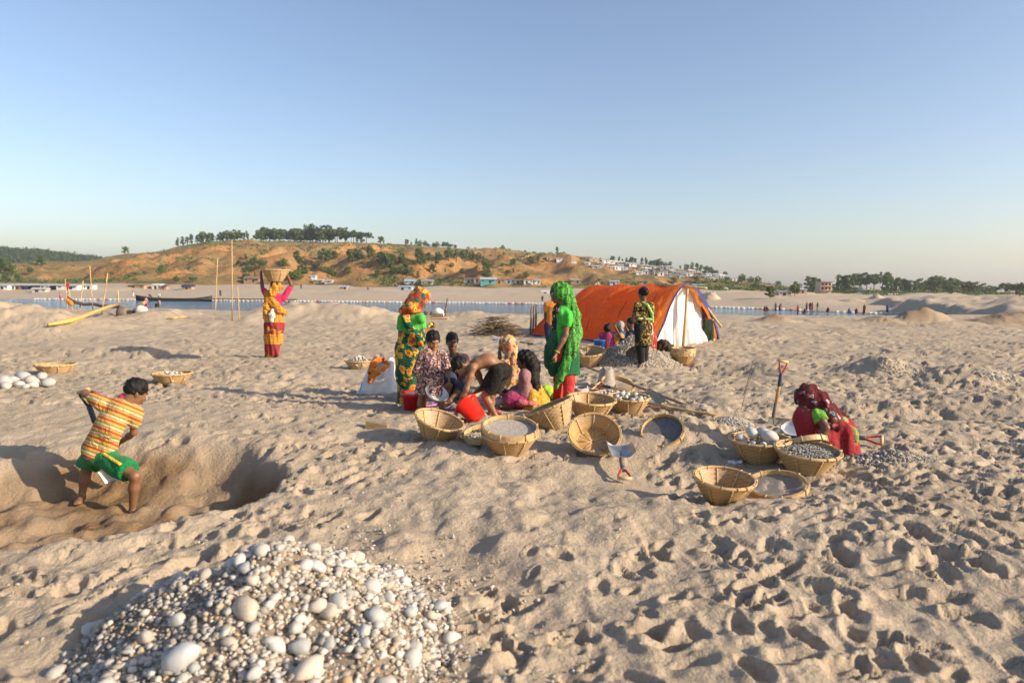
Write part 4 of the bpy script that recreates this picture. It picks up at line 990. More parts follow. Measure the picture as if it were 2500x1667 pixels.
DRESS = confetti('speckled_dress', [(.085, .035, .055), (.30, .14, .12), (.10, .05, .075), (.52, .36, .30), (.14, .055, .06), (.06, .03, .06), (.44, .22, .11), (.50, .42, .38)], 62)
m = cloth('green_paisley_scarf', (.10, .42, .05))
ed = m.vor(15, 'DISTANCE_TO_EDGE'); rg = m.math('SINE', m.math('MULTIPLY', m.vor(15), 34.0))
c = m.mix(m.step(ed, .06, .03), (.105, .40, .045), (.008, .07, .02)); c = m.mix(m.math('MULTIPLY', m.step(rg, .2, .5), .8), c, (.01, .10, .025)); m.base(c); PAISLEY = m
m = cloth('yellow_printed_sari', (.6, .3, .01)); z = m.n('SeparateXYZ', {0: m.co()}).outputs[2]
yel = m.ramp(m.noise(16, 3), [(.35, (.44, .17, .008)), (.6, (.64, .31, .012))])
lines = m.math('MAXIMUM', m.step(m.math('SINE', m.math('MULTIPLY', z, 120.0)), .55, .8), m.step(m.math('SINE', m.math('MULTIPLY', m.dot((1, .4, 0)), 90.0)), .6, .85))
yel = m.mix(m.math('MULTIPLY', lines, .6), yel, (.30, .05, .015))
d = m.vor(5.2, co=m.scale((1, 1, .9))); red = m.mix(m.step(d, .33, .30), (.26, .016, .022), m.mix(m.step(d, .20, .17), (.26, .016, .022), (.50, .36, .14)))
band = m.ramp(z, [(0, 1.0), (.20, 0.0), (.42, 1.0), (.62, 0.0)], 'CONSTANT'); band = m.step(band, .4, .6)
zz = m.ramp(m.math('DIVIDE', z, 1.6), [(0, 1), (.175, 0), (.30, 1), (.44, 0)], 'CONSTANT')
m.base(m.mix(m.math('MULTIPLY', zz, m.step(m.noise(4.5, 2), .42, .47)), yel, red)); SARI_Y = m
def solid(name, c, **k): return cloth(name, c, **k)
GREEN_BL = solid('green_blouse', (.06, .40, .055)); PINK_BL = solid('magenta_blouse', (.56, .008, .09)); RED_TR = solid('red_trousers', (.60, .016, .012)); DGREEN = solid('dark_green_net', (.012, .10, .04))
BRIGHTG = solid('bright_green_satin', (.03, .46, .03), rough=.5); MAUVE = solid('mauve_top', (.30, .145, .15)); MAGENTA = solid('magenta_cloth', (.32, .03, .12)); CHAR = solid('charcoal_shorts', (.012, .010, .010), var=.3)
GSHORT = solid('green_shorts', (.004, .17, .05), rough=.6); YEL = solid('yellow_stripe', (.62, .46, .01)); ORANGE = solid('orange_tee', (.58, .20, .02)); NAVYC = solid('navy_cloth', (.025, .035, .075)); DKTR = solid('black_trousers', (.018, .018, .020), var=.3)
REDCL = solid('crimson_cloth', (.27, .016, .022)); LIME = solid('lime_sleeve', (.13, .36, .035)); PINKSH = solid('faded_pink_shirt', (.34, .19, .17)); BLUECL = solid('blue_top', (.03, .14, .32)); DKSHIRT = solid('dark_grey_shirt', (.05, .055, .06)); WHITECL = solid('white_cloth', (.72, .70, .68), var=.08)
YELPAT = flower_cloth('yellow_floral_skirt', (.62, .34, .02), [(.52, .08, .02), (.55, .2, .02), (.6, .5, .2)], (.4, .05, .02), 20, .35, .1)
GREENPAT = flower_cloth('green_patterned_border', (.26, .30, .08), [(.45, .05, .04), (.40, .3, .1), (.4, .1, .08)], (.3, .02, .02), 26, .33, .12)
REDPAT = flower_cloth('red_print', (.42, .03, .03), [(.5, .4, .1), (.6, .5, .4), (.5, .2, .05)], (.3, .02, .02), 22, .3, .1)
LIMEB = solid('lime_border', (.33, .55, .16))

def JJ(d0): return lambda x, y, dd=0.0: P(x, y, d0 + dd)

# ================================================================== people
# -- boy digging in the pit
J = JJ(5.35)
h = Human('boy digging in the sand pit in striped yellow shirt and green shorts', (J(262, 1250)[0], 5.35, gz(J(262, 1250)[0], 5.35)), SKIN_A, 1.2, .92)
h.head(J(331, 957, .10), (.52, .66, -.52), (.30, .30, .85))
h.torso(J(300, 984, .06), J(243, 1098, 0), (.45, .85, -.35), (.25, 1, -.1), J(268, 1040, -.02), fat=1.06, shs=(J(250, 985, .02), J(328, 1008, .05)))
h.arm(-1, J(208, 962, .10), J(212, 953, .27), (.5, .6, -.3), (.2, -.3, -1), .9)
h.arm(1, J(326, 1056, .10), J(290, 1082, .30), (-.6, .5, -.4), (0, -.5, -1), .9)
h.leg(-1, J(210, 1152, .08), J(199, 1212, .04), J(188, 1230, -.10)); h.leg(1, J(330, 1162, -.16), J(323, 1250, -.10), J(350, 1272, -.22))
h.body(); h.hair()
st = striped(tuple(h.uc), .02); h.shirt(st, .014, (.60, .55), 1.0, amp=.005, extra=lambda S: S.cone(h.mid, h.pv + (h.pv - h.mid) * .12, .12 * h.k + .012, .145 * h.k + .026, .03, h.fp, 1.25, cut=1))
S = Sdf(.010); S.cone(h.ch + h.uc * .028, h.ch + h.uc * .045 + h.f * .01, .056, .050, .01); h.gar('collar', S, PINK_BL, .001)
h.shorts(GSHORT, .010, .76, amp=.006, flare=.030)
hp, kn, an = h.legs[1]; o = nrm(np.cross(kn - hp, V3(0, 1, 0))) * 1.0
o = V3(.62, -.75, .22); b = MB(); rows = []
for t in np.linspace(.02, .75, 8):
    p = hp + (kn - hp) * t; rad = (.090 - .036 * t) * h.k + .010 + .030 * t / .68 + .008; d = nrm(o - nrm(kn - hp) * np.dot(o, nrm(kn - hp))); sd_ = nrm(np.cross(d, kn - hp)); rows.append([p + d * rad - sd_ * .012, p + d * (rad + .004) - sd_ * .010, p + d * (rad + .004) + sd_ * .010, p + d * rad + sd_ * .012])
b.loft(rows); part('side_stripe', b.v, b.f, YEL.m, h.t)
shovel('shovel with dark D-grip held by the digging boy', P(204, 954, 5.60), P(283, 1172, 5.58), V3(-.3, -1, .2), gripc=BLACK, blade=ALU, bl=.22, bw=.17)

# -- woman in yellow sari carrying a basket on her head
J = JJ(13.4)
h = Human('woman seen from behind in yellow sari carrying a basket on her head', G(668, 880), SKIN_C, 1.55, 1.0)
zo = h.t.location.z - J(668, 882)[2]
h.head(J(673, 700), (.25, 1, 0)); h.torso(J(673, 722, 0), J(669, 786, 0), (0, 1, 0), fat=1.02)
h.arm(-1, J(641, 704, .03), J(637, 668, .05), (.25, 0, 1), (1, 0, .2), .5, sh=J(653, 724)); h.arm(1, J(712, 697, .03), J(700, 668, .05), (-.35, 0, 1), (-1, 0, .2), .5, sh=J(695, 724))
h.leg(-1, J(662, 830, .03), J(659, 872, -.03), J(655, 880, .12)); h.leg(1, J(676, 828, .0), J(673, 873, -.06), J(680, 882, .05))
h.body(); h.hair()
S = h.tprims(Sdf(.011), .014, .3); S.cone(h.sh[-1], h.sh[1], .058, .058, .04)
for q in (-1, 1): sh, el, wr = h.arms[q]; S.cone(sh, sh + (el - sh) * .75, .062, .056, .03)
h.gar('blouse', S, PINK_BL, .003)
S = Sdf(.011); S.cone(J(670, 770), J(669, 795), .155, .178, .05, (0, 1, 0), 1.25); S.cone(J(669, 795), J(667, 825), .178, .165, .05, (0, 1, 0), 1.25); S.cone(J(667, 825), J(665, 873), .160, .105, .04, (0, 1, 0), 1.2, cut=1); S.cone(J(674, 800, -.04), J(672, 868, -.05), .11, .075, .03, cut=1); S.cone(J(660, 800, -.02), J(657, 872, -.02), .11, .06, .03, cut=1)
h.gar('sari_skirt', S, SARI_Y, .010, 55, 4)
S = Sdf(.011); S.path([J(652, 716, -.03), J(664, 735, -.10), J(680, 755, -.12), J(694, 762, -.02)], [.07, .075, .065, .06], .03, (0, 1, 0), 1.6); S.path([J(657, 722, -.05), J(652, 745, -.08), J(652, 775, -.09), J(662, 790, -.10)], [.06, .07, .07, .06], .03); S.cone(J(668, 760), J(669, 776), .160, .168, .04, (0, 1, 0), 1.3)
h.gar('sari_drape', S, SARI_Y, .008, 70, 8, (.5, 0, -.8))
S = Sdf(.010); r, f, u = h.hf; S.ell(h.hc + u * .02, np.array((r, f, u)), V3(.098, .108, .112), .02); S.ell(h.hc + f * .11 - u * .03, np.array((r, f, u)), V3(.07, .07, .085), .01, sub=True); S.path([h.hc - f * .05 - u * .03, h.hc - f * .07 - u * .14 - r * .03, J(660, 724, -.06)], [.085, .075, .06], .04); S.cone(J(684, 700), J(690, 703), .04, .025, .02)
h.gar('head_cloth', S, SARI_Y, .006, 80, 10)
S = Sdf(.010); S.path([J(664, 755, -.16), J(664, 768, -.20), J(663, 782, -.19)], [.02, .055, .04], .02, (0, 1, 0), 1.5); h.gar('hip_pouch', S, WHITECL, .006, 60, 20)
bk = basket('basket of stones carried on the head of the yellow-sari woman', J(673, 687.5, 0) + V3(0, 0, 0), .262, (.01, -.02, 1), 'open', .4)
stone_load('pale stones in the basket carried on the yellow-sari woman head', bk, 18, (.03, .05), WSTONE, .93, .03, 'open', 8)

# -- woman in green floral sari, standing
J = JJ(8.25)
h = Human('standing woman in green floral sari with red and yellow head cloth', G(990, 1008), SKIN_A, 1.5, 1.0)
h.head(J(1025, 730, .0), (.80, .42, -.42), (.15, .1, 1)); h.torso(J(1007, 770), J(1001, 845), (.62, .78, 0), fat=.98)
h.arm(-1, J(979, 810, .0), J(980, 845, .10), None, (1, 0, 0), .5, sh=J(983, 778)); h.arm(1, J(1033, 812, -.02), J(1046, 802, .16), (.7, .5, .3), (-.3, 0, 1), 1.0, sh=J(1028, 776))
h.leg(-1, J(990, 920), J(986, 994), J(978, 1008, -.02)); h.leg(1, J(1008, 920), J(1004, 992), J(1018, 1006, .10)); h.body(); h.hair()
h.shirt(GREEN_BL, .010, (.80, .75), .0, 'blouse', .004)
S = Sdf(.011); S.cone(J(1001, 830), J(1000, 852), .125, .150, .05, (0, 1, 0), 1.2); S.cone(J(1000, 852), J(997, 915), .150, .135, .05, (0, 1, 0), 1.2); S.cone(J(997, 915), J(992, 992), .135, .098, .05, (0, 1, 0), 1.2, cut=1); S.cone(J(1010, 845), J(1004, 988, .05), .10, .08, .05, cut=1)
h.gar('sari_skirt', S, SARI_G, .011, 42, 3)
S = Sdf(.011); S.path([J(985, 762, -.05), J(995, 790, -.13), J(1012, 815, -.13), J(1030, 828, -.03), J(1036, 832, .08)], [.036, .040, .042, .046, .046], .03, (0, 1, 0), 1.5); S.path([J(1026, 818, -.09), J(1024, 836, -.11)], [.05, .045], .03)
h.gar('sari_drape', S, SARI_G, .008, 80, 8, (.6, 0, -.8))
S = Sdf(.010); r, f, u = h.hf; ax = np.array((r, f, u)); S.ell(h.hc + u * .02 - f * .01, ax, V3(.102, .115, .118), .02); S.ell(h.hc + f * .125 - u * .035, ax, V3(.085, .085, .095), .01, sub=True); S.path([h.hc - u * .05 - f * .05, h.hc - u * .13 - f * .06, J(998, 762, -.02)], [.088, .085, .075], .04); S.cone(J(985, 758, -.03), J(1018, 758, -.04), .055, .05, .03)
h.gar('head_cloth', S, SCARF_R, .007, 70, 10)
S = Sdf(.008); S.path([J(1044, 800, .18), J(1053, 792, .17)], [.03, .022], .02); h2 = thing('folded_cloth', 'small yellow-green cloth held by the woman in green floral sari', 'cloth', J(1048, 797, .17)); v, f_ = S.mesh(folds(.004, 90, 40, 3)); part('cloth', v, f_, solid('lime_yellow_cloth', (.5, .48, .06)).m, h2)

# -- girl in speckled dress holding a bowl
J = JJ(7.65)
h = Human('small girl in speckled purple dress holding a metal bowl', G(1052, 1016), SKIN_B, 1.05, .93)
h.head(J(1057, 831, 0), (.38, -.80, -.48), (.10, -.25, .95)); h.torso(J(1056, 862), J(1050, 930), (.25, -1, 0), fat=1.08)
h.arm(1, J(1017, 908, -.02), J(1032, 944, -.10), None, (.3, .2, 0), 1.0, sh=J(1032, 869)); h.arm(-1, J(1090, 900, -.03), J(1096, 922, -.06), (.1, -.1, -1), (-1, 0, 0), .5, sh=J(1083, 868))
h.leg(1, J(1027, 978), J(1025, 1008), J(1020, 1019, -.12)); h.leg(-1, J(1077, 980), J(1081, 1010), J(1087, 1020, -.10)); h.body(); h.hair()
def ex(S): S.cone(J(1053, 905), J(1050, 962), .125, .175, .05, (0, 1, 0), 1.25, cut=1)
h.shirt(DRESS, .022, (1.15, 1.02), 1.0, 'dress', .006, ex, .8, 44, .016)
bw = thing('metal_bowl', 'shiny aluminium bowl held by the girl in speckled dress', 'bowl', J(1065, 962, -.16)); bw.rotation_euler = orient((.40, -.42, .80), 0).to_euler()
b = MB().lathe([(.005, -.045), (.07, -.042), (.115, -.005), (.132, .028), (.137, .028), (.134, .022), (.117, -.009), (.072, -.047), (.005, -.05)], 36); lpart('bowl', b.v, b.f, ALU, bw)

# -- boy sitting behind, faded pink shirt
J = JJ(8.75)
h = Human('boy sitting on the sand in faded pink shirt behind the girl', G(1112, 962), SKIN_C, 1.4, .98)
h.head(J(1104, 834), (.22, -.93, -.25)); h.torso(J(1108, 873), J(1115, 945, .05), (.1, -1, 0))
h.arm(1, J(1083, 915, -.10), J(1088, 950, -.22), None, None, .8); h.arm(-1, J(1136, 918, -.08), J(1122, 948, -.25), None, None, .8)
h.leg(1, J(1098, 925, -.40), J(1092, 978, -.50), J(1082, 988, -.6)); h.leg(-1, J(1125, 950, -.42), J(1098, 978, -.66), J(1078, 986, -.7)); h.body(); h.hair(fringe=.5)
h.shirt(PINKSH, .020, (.9, .9), 1.0, amp=.006, cut=.7); h.shorts(NAVYC, .022, 1.15, 'trousers')
S = Sdf(.009); S.path([h.ch - h.uc * .02 + h.f * .085, h.mid + h.f * .115], [.032, .04], .02, h.f, 2.5); h.gar('undershirt', S, BLACKC if 'BLACKC' in globals() else DKTR, .001)

# -- shirtless boy bending over the red bucket
J = JJ(7.45)
h = Human('shirtless boy in charcoal shorts bending over the red bucket', G(1205, 1026), SKIN_B, 1.32, .96)
h.head(J(1126, 893, -.04), (-.28, -.25, -.92), (-.93, -.12, .25)); h.torso(J(1155, 890, .0), J(1222, 902, .03), (-.1, -.1, -1), (-.75, -.1, -.65), J(1190, 880, .01), fat=.98, shs=(J(1160, 896, .14), J(1154, 898, -.12)))
h.arm(1, J(1139, 950, -.16), J(1114, 1006, -.12), (-.25, 0, -1), (.6, .4, 0), .5); h.arm(-1, J(1180, 945, .12), J(1160, 958, -.02), (-.9, -.3, -.4), (0, 0, -1), .7)
h.leg(1, J(1184, 966, -.08), J(1212, 1018, -.06), J(1196, 1030, -.13), hip=J(1213, 908, -.07)); h.leg(-1, J(1200, 966, .10), J(1196, 1016, .16), J(1180, 1026, .10), hip=J(1222, 908, .10)); h.body(); h.hair()
h.shorts(CHAR, .014, .80, amp=.006, flare=.022, waist=.05)

# -- woman sitting in cream floral cloth
J = JJ(9.25)
h = Human('woman sitting in cream floral head cloth behind the bending boy', G(1250, 962), SKIN_C, 1.5, 1.0)
h.head(J(1238, 842), (-.75, .55, -.2)); h.torso(J(1245, 880), J(1256, 948), (-.75, .55, 0))
h.arm(-1, J(1222, 892, -.05), J(1219, 858, -.02), (.1, 0, 1), (.8, .3, 0), .8); h.arm(1, J(1240, 925, .2), J(1225, 945, .15), None, None, .6)
h.leg(-1, J(1212, 930, .05), J(1240, 958, -.15), J(1222, 964, -.2)); h.leg(1, J(1225, 935, .3), J(1245, 960, .2), J(1225, 965, .2)); h.body(); h.hair()
S = h.tprims(Sdf(.011), .022, 1.0); S.cone(h.sh[-1], h.sh[1], .064, .064, .04); S.cone(J(1256, 915), J(1256, 952), .16, .215, .05)
for q in (-1, 1): hp, kn, an = h.legs[q]; S.path([hp, kn, an], [.11, .085, .07], .05)
h.gar('sari', S, CREAM, .008, 50, 6)
S = Sdf(.010); r, f, u = h.hf; ax = np.array((r, f, u)); S.ell(h.hc + u * .015 - f * .012, ax, V3(.102, .118, .122), .02); S.ell(h.hc + f * .125 - u * .03, ax, V3(.08, .08, .095), .01, sub=True); S.path([h.hc - u * .06 - f * .05, J(1252, 880, -.06), J(1262, 930, -.10)], [.085, .09, .08], .05, (0, 1, 0), 1.3)
h.gar('head_cloth', S, CREAM, .006, 60, 8)

# -- long-haired girl sitting in mauve
J = JJ(7.95)
h = Human('girl with long black hair sitting in a mauve top', G(1295, 990), SKIN_C, 1.35, .97)
h.head(J(1281, 879), (-.92, .25, -.25)); h.torso(J(1288, 910), J(1297, 974), (-.9, .35, 0), fat=1.05)
h.arm(-1, J(1277, 962, -.10), J(1240, 962, -.06), (-1, .1, -.1), (0, 0, -1), .5, sh=J(1285, 915, -.10)); h.arm(1, J(1270, 950, .18), J(1240, 955, .12), None, None, .5)
h.leg(-1, J(1248, 972, -.1), J(1235, 988, -.12), J(1215, 992, -.12)); h.leg(1, J(1250, 968, .15), J(1225, 980, .12), J(1208, 984, .12)); h.body()
r, f, u = h.hf; h.hair(long=([h.hc - f * .06, h.hc - f * .085 - u * .10, J(1302, 925, -.06), J(1309, 950, -.07), J(1316, 972, -.07)], [.085, .075, .07, .05, .022]), cap=1.05)
h.shirt(MAUVE, .024, (1.75, 1.7), 1.0, 'top', .007, None, 0, 40, .020); h.shorts(MAGENTA, .024, 1.85, 'trousers')
S = Sdf(.011); S.cone(J(1300, 962), J(1302, 982), .15, .19, .04, (0, 0, 1), 1.1); h.gar('skirt', S, YELPAT, .009, 50, 6)

# -- woman in green scarf standing
J = JJ(8.1)
h = Human('woman standing in profile in green paisley scarf and red trousers', G(1372, 1004), SKIN_A, 1.52, 1.0)
h.head(J(1366, 716), (-.95, .22, -.08)); h.torso(J(1377, 756), J(1374, 850), (-.95, .25, 0), fat=1.0)
h.arm(-1, J(1381, 818, -.17), J(1358, 862, -.20), (-.12, -.05, -1), (-.8, .3, 0), .45, sh=J(1385, 768, -.15)); h.arm(1, J(1360, 815, .20), J(1352, 850, .16), None, (1, 0, 0), .4, sh=J(1378, 768, .15))
h.leg(-1, J(1388, 925, -.07), J(1387, 990, -.07), J(1366, 1004, -.06)); h.leg(1, J(1366, 925, .08), J(1361, 988, .06), J(1334, 1004, .04)); h.body(); h.hair()
S = h.tprims(Sdf(.010), .022, 1.0); S.cone(h.sh[-1], h.sh[1], .056, .056, .04); sh, el, wr = h.arms[-1]; S.ell(sh + (el - sh) * .22, np.eye(3), (.066, .066, .09), .03); S.cone(sh, sh + (el - sh) * .58, .066, .052, .03, cut=1); sh, el, wr = h.arms[1]; S.cone(sh, sh + (el - sh) * .5, .07, .062, .03)
h.gar('blouse', S, BRIGHTG, .005, 60, 10)
S = Sdf(.010); S.cone(h.ch - h.uc * .04 + h.f * .05, h.mid + h.f * .05, .115, .115, .04, h.f, 1.3); S.ell(h.sh[-1] + UP * .01 + h.f * .02, np.eye(3), (.05, .05, .05), .02); h.gar('vest', S, VEST, .003)
S = Sdf(.011); S.cone(J(1374, 825), J(1374, 862), .150, .175, .05, (.3, 1, 0), 1.1); S.cone(J(1374, 862), J(1376, 912), .170, .185, .05, (.3, 1, 0), 1.1, cut=1); S.path([J(1356, 850, -.02), J(1352, 885, 0)], [.12, .10], .06)
h.gar('tunic_skirt', S, DGREEN, .010, 50, 4)
h.shorts(RED_TR, .012, 1.88, 'trousers', .005, .006)
S = Sdf(.010); r, f, u = h.hf; ax = np.array((r, f, u)); S.ell(h.hc + u * .022 - f * .018, ax, V3(.100, .112, .118), .02); S.ell(h.hc + f * .105 - u * .05, ax, V3(.095, .085, .105), .01, sub=True)
S.path([h.hc - f * .09 - u * .02, h.hc - f * .115 - u * .12, J(1399, 768, -.08), J(1403, 815, -.10), J(1400, 850, -.12)], [.07, .065, .075, .085, .075], .04, (0, 1, 0), 1.4)
S.path([J(1398, 820, -.16), J(1394, 860, -.20), J(1380, 895, -.22), J(1366, 925, -.21), J(1356, 946, -.20)], [.06, .062, .055, .042, .015], .03, (.2, 1, 0), 1.8)
h.gar('scarf', S, PAISLEY, .008, 75, 4)
b = MB(); w_ = h.arms[-1][2]; e_ = h.arms[-1][1]; d = nrm(w_ - e_)
x_, y_, z_ = frame(d); ringp = [w_ - d * .02 + .030 * (math.cos(a) * x_ + math.sin(a) * y_) for a in np.linspace(0, 2 * math.pi, 17)]; b.tube(ringp, .006, 6); part('bangle', b.v, b.f, solid('lime_bangle', (.5, .6, .05)).m, h.t)

# -- girl in black and yellow tunic by the gravel heap
J = JJ(12.2)
h = Human('girl standing with her back turned in black tunic with yellow flowers', G(1568, 900), SKIN_C, 1.42, .97)
h.head(J(1570, 717), (-.45, .85, -.1)); h.torso(J(1572, 742), J(1570, 796), (-.35, .9, 0), fat=.98)
h.arm(-1, J(1551, 770, -.03), J(1563, 781, -.14), (1, -.1, .1), (0, 1, 0), .5, sh=J(1557, 746)); h.arm(1, J(1590, 770, -.02), J(1580, 786, .12), None, None, .5, sh=J(1588, 746))
h.leg(-1, J(1563, 848), J(1567, 888), J(1558, 899, -.08)); h.leg(1, J(1574, 848, .1), J(1574, 886, .12), J(1580, 897, .1)); h.body()
r, f, u = h.hf; h.hair(bun=h.hc - f * .085 + u * .03, cap=1.02)
def ex(S): S.cone(J(1570, 790), J(1571, 842), .130, .150, .05, (0, 1, 0), 1.2, cut=1)
h.shirt(KHAKI, .018, (1.5, 1.5), 1.0, 'tunic', .005, ex, 0, 44, .016); h.shorts(DKTR, .020, 1.9, 'trousers', .004, .010)
S = Sdf(.009); S.path([J(1568, 738, -.04), J(1582, 746, -.11), J(1592, 765, -.10), J(1593, 785, -.02)], [.022, .022, .024, .022], .01); S.cone(J(1560, 778, -.14), J(1590, 780, -.12), .022, .022, .01); h.gar('sash', S, LIMEB, .002)

# -- boy in orange shirt by the tent
J = JJ(14.2)
h = Human('boy in orange shirt standing by the tent behind the green scarf woman', G(1347, 872), SKIN_C, 1.36, .97, vox=.013)
h.head(J(1352, 716), (-.2, .95, 0)); h.torso(J(1350, 742), J(1348, 795), (-.1, 1, 0)); h.arm(-1, J(1331, 768), J(1334, 790, .08)); h.arm(1, J(1368, 768), J(1364, 790, .1))
h.leg(-1, J(1343, 832), J(1342, 864), J(1339, 871, .1)); h.leg(1, J(1355, 832), J(1356, 864), J(1358, 870, .1)); h.body(); h.hair(); h.shirt(ORANGE, .022, (.7, .7), 1.0); h.shorts(NAVYC, .022, 1.5, 'trousers')

# -- three people sitting in front of the tent
J = JJ(15.2)
h = Human('child in magenta sitting with her back turned beside the blue bucket', G(1478, 858), SKIN_C, 1.15, .93, vox=.012)
h.head(J(1483, 804), (.25, .95, -.05)); h.torso(J(1482, 818), J(1480, 850, .05), (.2, 1, 0), fat=1.15); h.arm(-1, J(1466, 838, .05), J(1468, 850, .18)); h.arm(1, J(1497, 838, .06), J(1497, 850, .2))
h.leg(-1, J(1468, 846, .3), J(1470, 856, .1), J(1465, 858, .2)); h.leg(1, J(1496, 846, .3), J(1490, 856, .15), J(1496, 858, .2)); h.body(); h.hair(bun=J(1487, 793), cap=1.08); h.shirt(MAGENTA, .03, (1.7, 1.7), 1.0, 'dress', .006); h.shorts(DKTR, .02, 1.6, 'trousers')
J = JJ(15.9)
h = Human('grey-haired woman in blue top sitting with raised arms before the tent', G(1514, 850), SKIN_C, 1.5, 1.0, vox=.012)
h.head(J(1515, 797), (.2, .95, -.1)); h.torso(J(1512, 814), J(1510, 848), (.1, 1, 0), fat=1.05); h.arm(-1, J(1518, 828, -.18), J(1503, 800, -.12), (-.3, 0, 1), sh=J(1503, 817)); h.arm(1, J(1534, 812), J(1528, 797), (-.3, 0, 1), sh=J(1525, 817))
h.leg(-1, J(1500, 842, .3), J(1505, 850, .1), J(1500, 852, .2)); h.leg(1, J(1524, 842, .3), J(1518, 850, .1), J(1524, 852, .2)); h.body(); h.hair(GREYHAIR, bun=J(1518, 806, -.1), cap=1.06); h.shirt(BLUECL, .02, (.5, .5), .8, 'blouse')
S = Sdf(.013); S.cone(J(1509, 828), J(1508, 848), .17, .24, .05); h.gar('sari', S, YELPAT, .008); 
J = JJ(14.6)
h = Human('young man in dark grey shirt sitting in profile before the tent', G(1540, 862), SKIN_C, 1.6, 1.0, vox=.012)
h.head(J(1540, 789), (-.93, -.1, -.12)); h.torso(J(1543, 812), J(1548, 852), (-.8, -.3, 0)); h.arm(1, J(1528, 838, .2), J(1526, 852, .1)); h.arm(-1, J(1532, 842, -.18), J(1520, 850, -.2), sh=J(1540, 818, -.16))
h.leg(1, J(1522, 836, .1), J(1526, 860, .0), J(1515, 863, 0)); h.leg(-1, J(1530, 842, -.2), J(1530, 862, -.25), J(1520, 865, -.25)); h.body(); h.hair(); h.shirt(DKSHIRT, .02, (1.6, 1.6), 1.0); h.shorts(DKTR, .02, 1.8, 'trousers')

# -- woman crouching on the right
J = JJ(6.05)
h = Human('woman crouching in crimson sari and maroon floral scarf on the right', G(2015, 1122), SKIN_C, 1.5, 1.0)
h.head(J(1972, 975, .02), (-.80, -.05, -.58), (-.35, .1, .9)); h.torso(J(2003, 1008, .02), J(2040, 1092, .05), (-.85, -.1, -.3), (-.9, -.1, 0), J(2034, 1045, .04), fat=1.05)
h.arm(-1, J(2016, 1044, -.22), J(1993, 1085, -.20), (-.5, -.2, -.7), (-.5, .5, -.3), .7, sh=J(1997, 1012, -.13)); h.arm(1, J(1975, 1050, .25), J(1960, 1085, .2), None, None, .6)
h.leg(-1, J(1966, 1022, -.05), J(1985, 1112, -.10), J(1955, 1120, -.12)); h.leg(1, J(1970, 1024, .25), J(1988, 1110, .25), J(1962, 1116, .25)); h.body(); h.hair()
S = h.tprims(Sdf(.012), .024, 1.0)
for q in (-1, 1):
    hp, kn, an = h.legs[q]; S.path([hp, kn, an], [.13, .082, .085], .06)
    S.cone(kn, J(2020, 1098, .1 if q > 0 else 0), .078, .12, .06)
S.cone(J(2042, 1062, .03), J(2045, 1100, .05), .17, .19, .05)
h.gar('sari', S, REDCL, .008, 44, 5)
S = Sdf(.010); sh, el, wr = h.arms[-1]; S.cone(sh, sh + (el - sh) * .50, .056, .056, .03, cut=1); h.gar('sleeve', S, LIME, .004, 60, 10)
S = Sdf(.010); r, f, u = h.hf; ax = np.array((r, f, u)); S.ell(h.hc + u * .012 - f * .015, ax, V3(.100, .120, .120), .02); S.ell(h.hc + f * .125 - u * .03, ax, V3(.075, .075, .095), .01, sub=True); S.path([h.hc - f * .06 - u * .05, J(1998, 992, -.03), J(2020, 1015, -.06), J(2042, 1040, -.08)], [.090, .092, .085, .055], .05); S.path([J(2022, 1004, .1), J(2042, 1022, .1)], [.085, .075], .05)
h.gar('scarf', S, MAROON, .008, 60, 10)
S = Sdf(.011); S.path([J(2058, 1035, -.02), J(2072, 1062, -.04), J(2070, 1098, -.06)], [.07, .085, .07], .04, (1, 0, .3), 1.4); S.path([J(2062, 1110, -.10), J(2085, 1122, -.12), J(2100, 1120, -.10)], [.06, .035, .025], .03, (0, 0, 1), 1.6); h.gar('sari_border', S, GREENPAT, .007, 50, 6)
BLUEP = plain('blue_plastic', (.02, .16, .55), .35, .5, .1).m
# ================================================================== the tent
m = Mt('orange_tarpaulin', (.72, .16, .03), .45, .35)
cc = m.ramp(m.noise(2.2, 5), [(.3, (.70, .155, .025)), (.7, (.82, .25, .06))]); m.base(cc)
m.bump(m.math('ADD', m.noise(4.5, 5, rough=.6), m.math('MULTIPLY', m.noise(14, 4, dist=1.0), .4)), 1.0, .12)
tl = m.n('BsdfTranslucent', {'Color': (1.0, .30, .05)}); m.t.links.new(m.b.inputs['Normal'].links[0].from_socket, tl.inputs['Normal']); mx = m.n('MixShader', {0: .60}); m.t.links.new(m.b.outputs[0], mx.inputs[1]); m.t.links.new(tl.outputs[0], mx.inputs[2]); m.t.links.new(mx.outputs[0], m.out.inputs[0]); TARP = m.m
m = Mt('white_sheet', (.78, .77, .77), .8, .2); m.base(m.ramp(m.noise(5, 4), [(.3, (.66, .65, .65)), (.6, (.80, .79, .79))])); m.bump(m.noise(9, 4, co=m.scale((4, 4, .6))), .5, .03)
tl = m.n('BsdfTranslucent', {'Color': (.8, .8, .8)}); mx = m.n('MixShader', {0: .2}); m.t.links.new(m.b.outputs[0], mx.inputs[1]); m.t.links.new(tl.outputs[0], mx.inputs[2]); m.t.links.new(mx.outputs[0], m.out.inputs[0]); SHEET = m.m
HEMBLUE = solid('blue_hem', (.045, .055, .17)).m; PURPLE = solid('purple_cloth', (.10, .04, .14)).m
E0f, E0b, E1f, E1b = V3(3.28, 15.95, 0), V3(5.40, 18.05, 0), V3(.50, 19.15, 0), V3(2.62, 21.25, 0)
for e in (E0f, E0b, E1f, E1b): e[2] = gz(e[0], e[1]) - .02
tent = thing('tent', 'orange tarpaulin tent with a white curtained end', 'tent', (E0f + E1b) / 2)
axis = nrm(E1f - E0f); across = nrm(E0b - E0f)
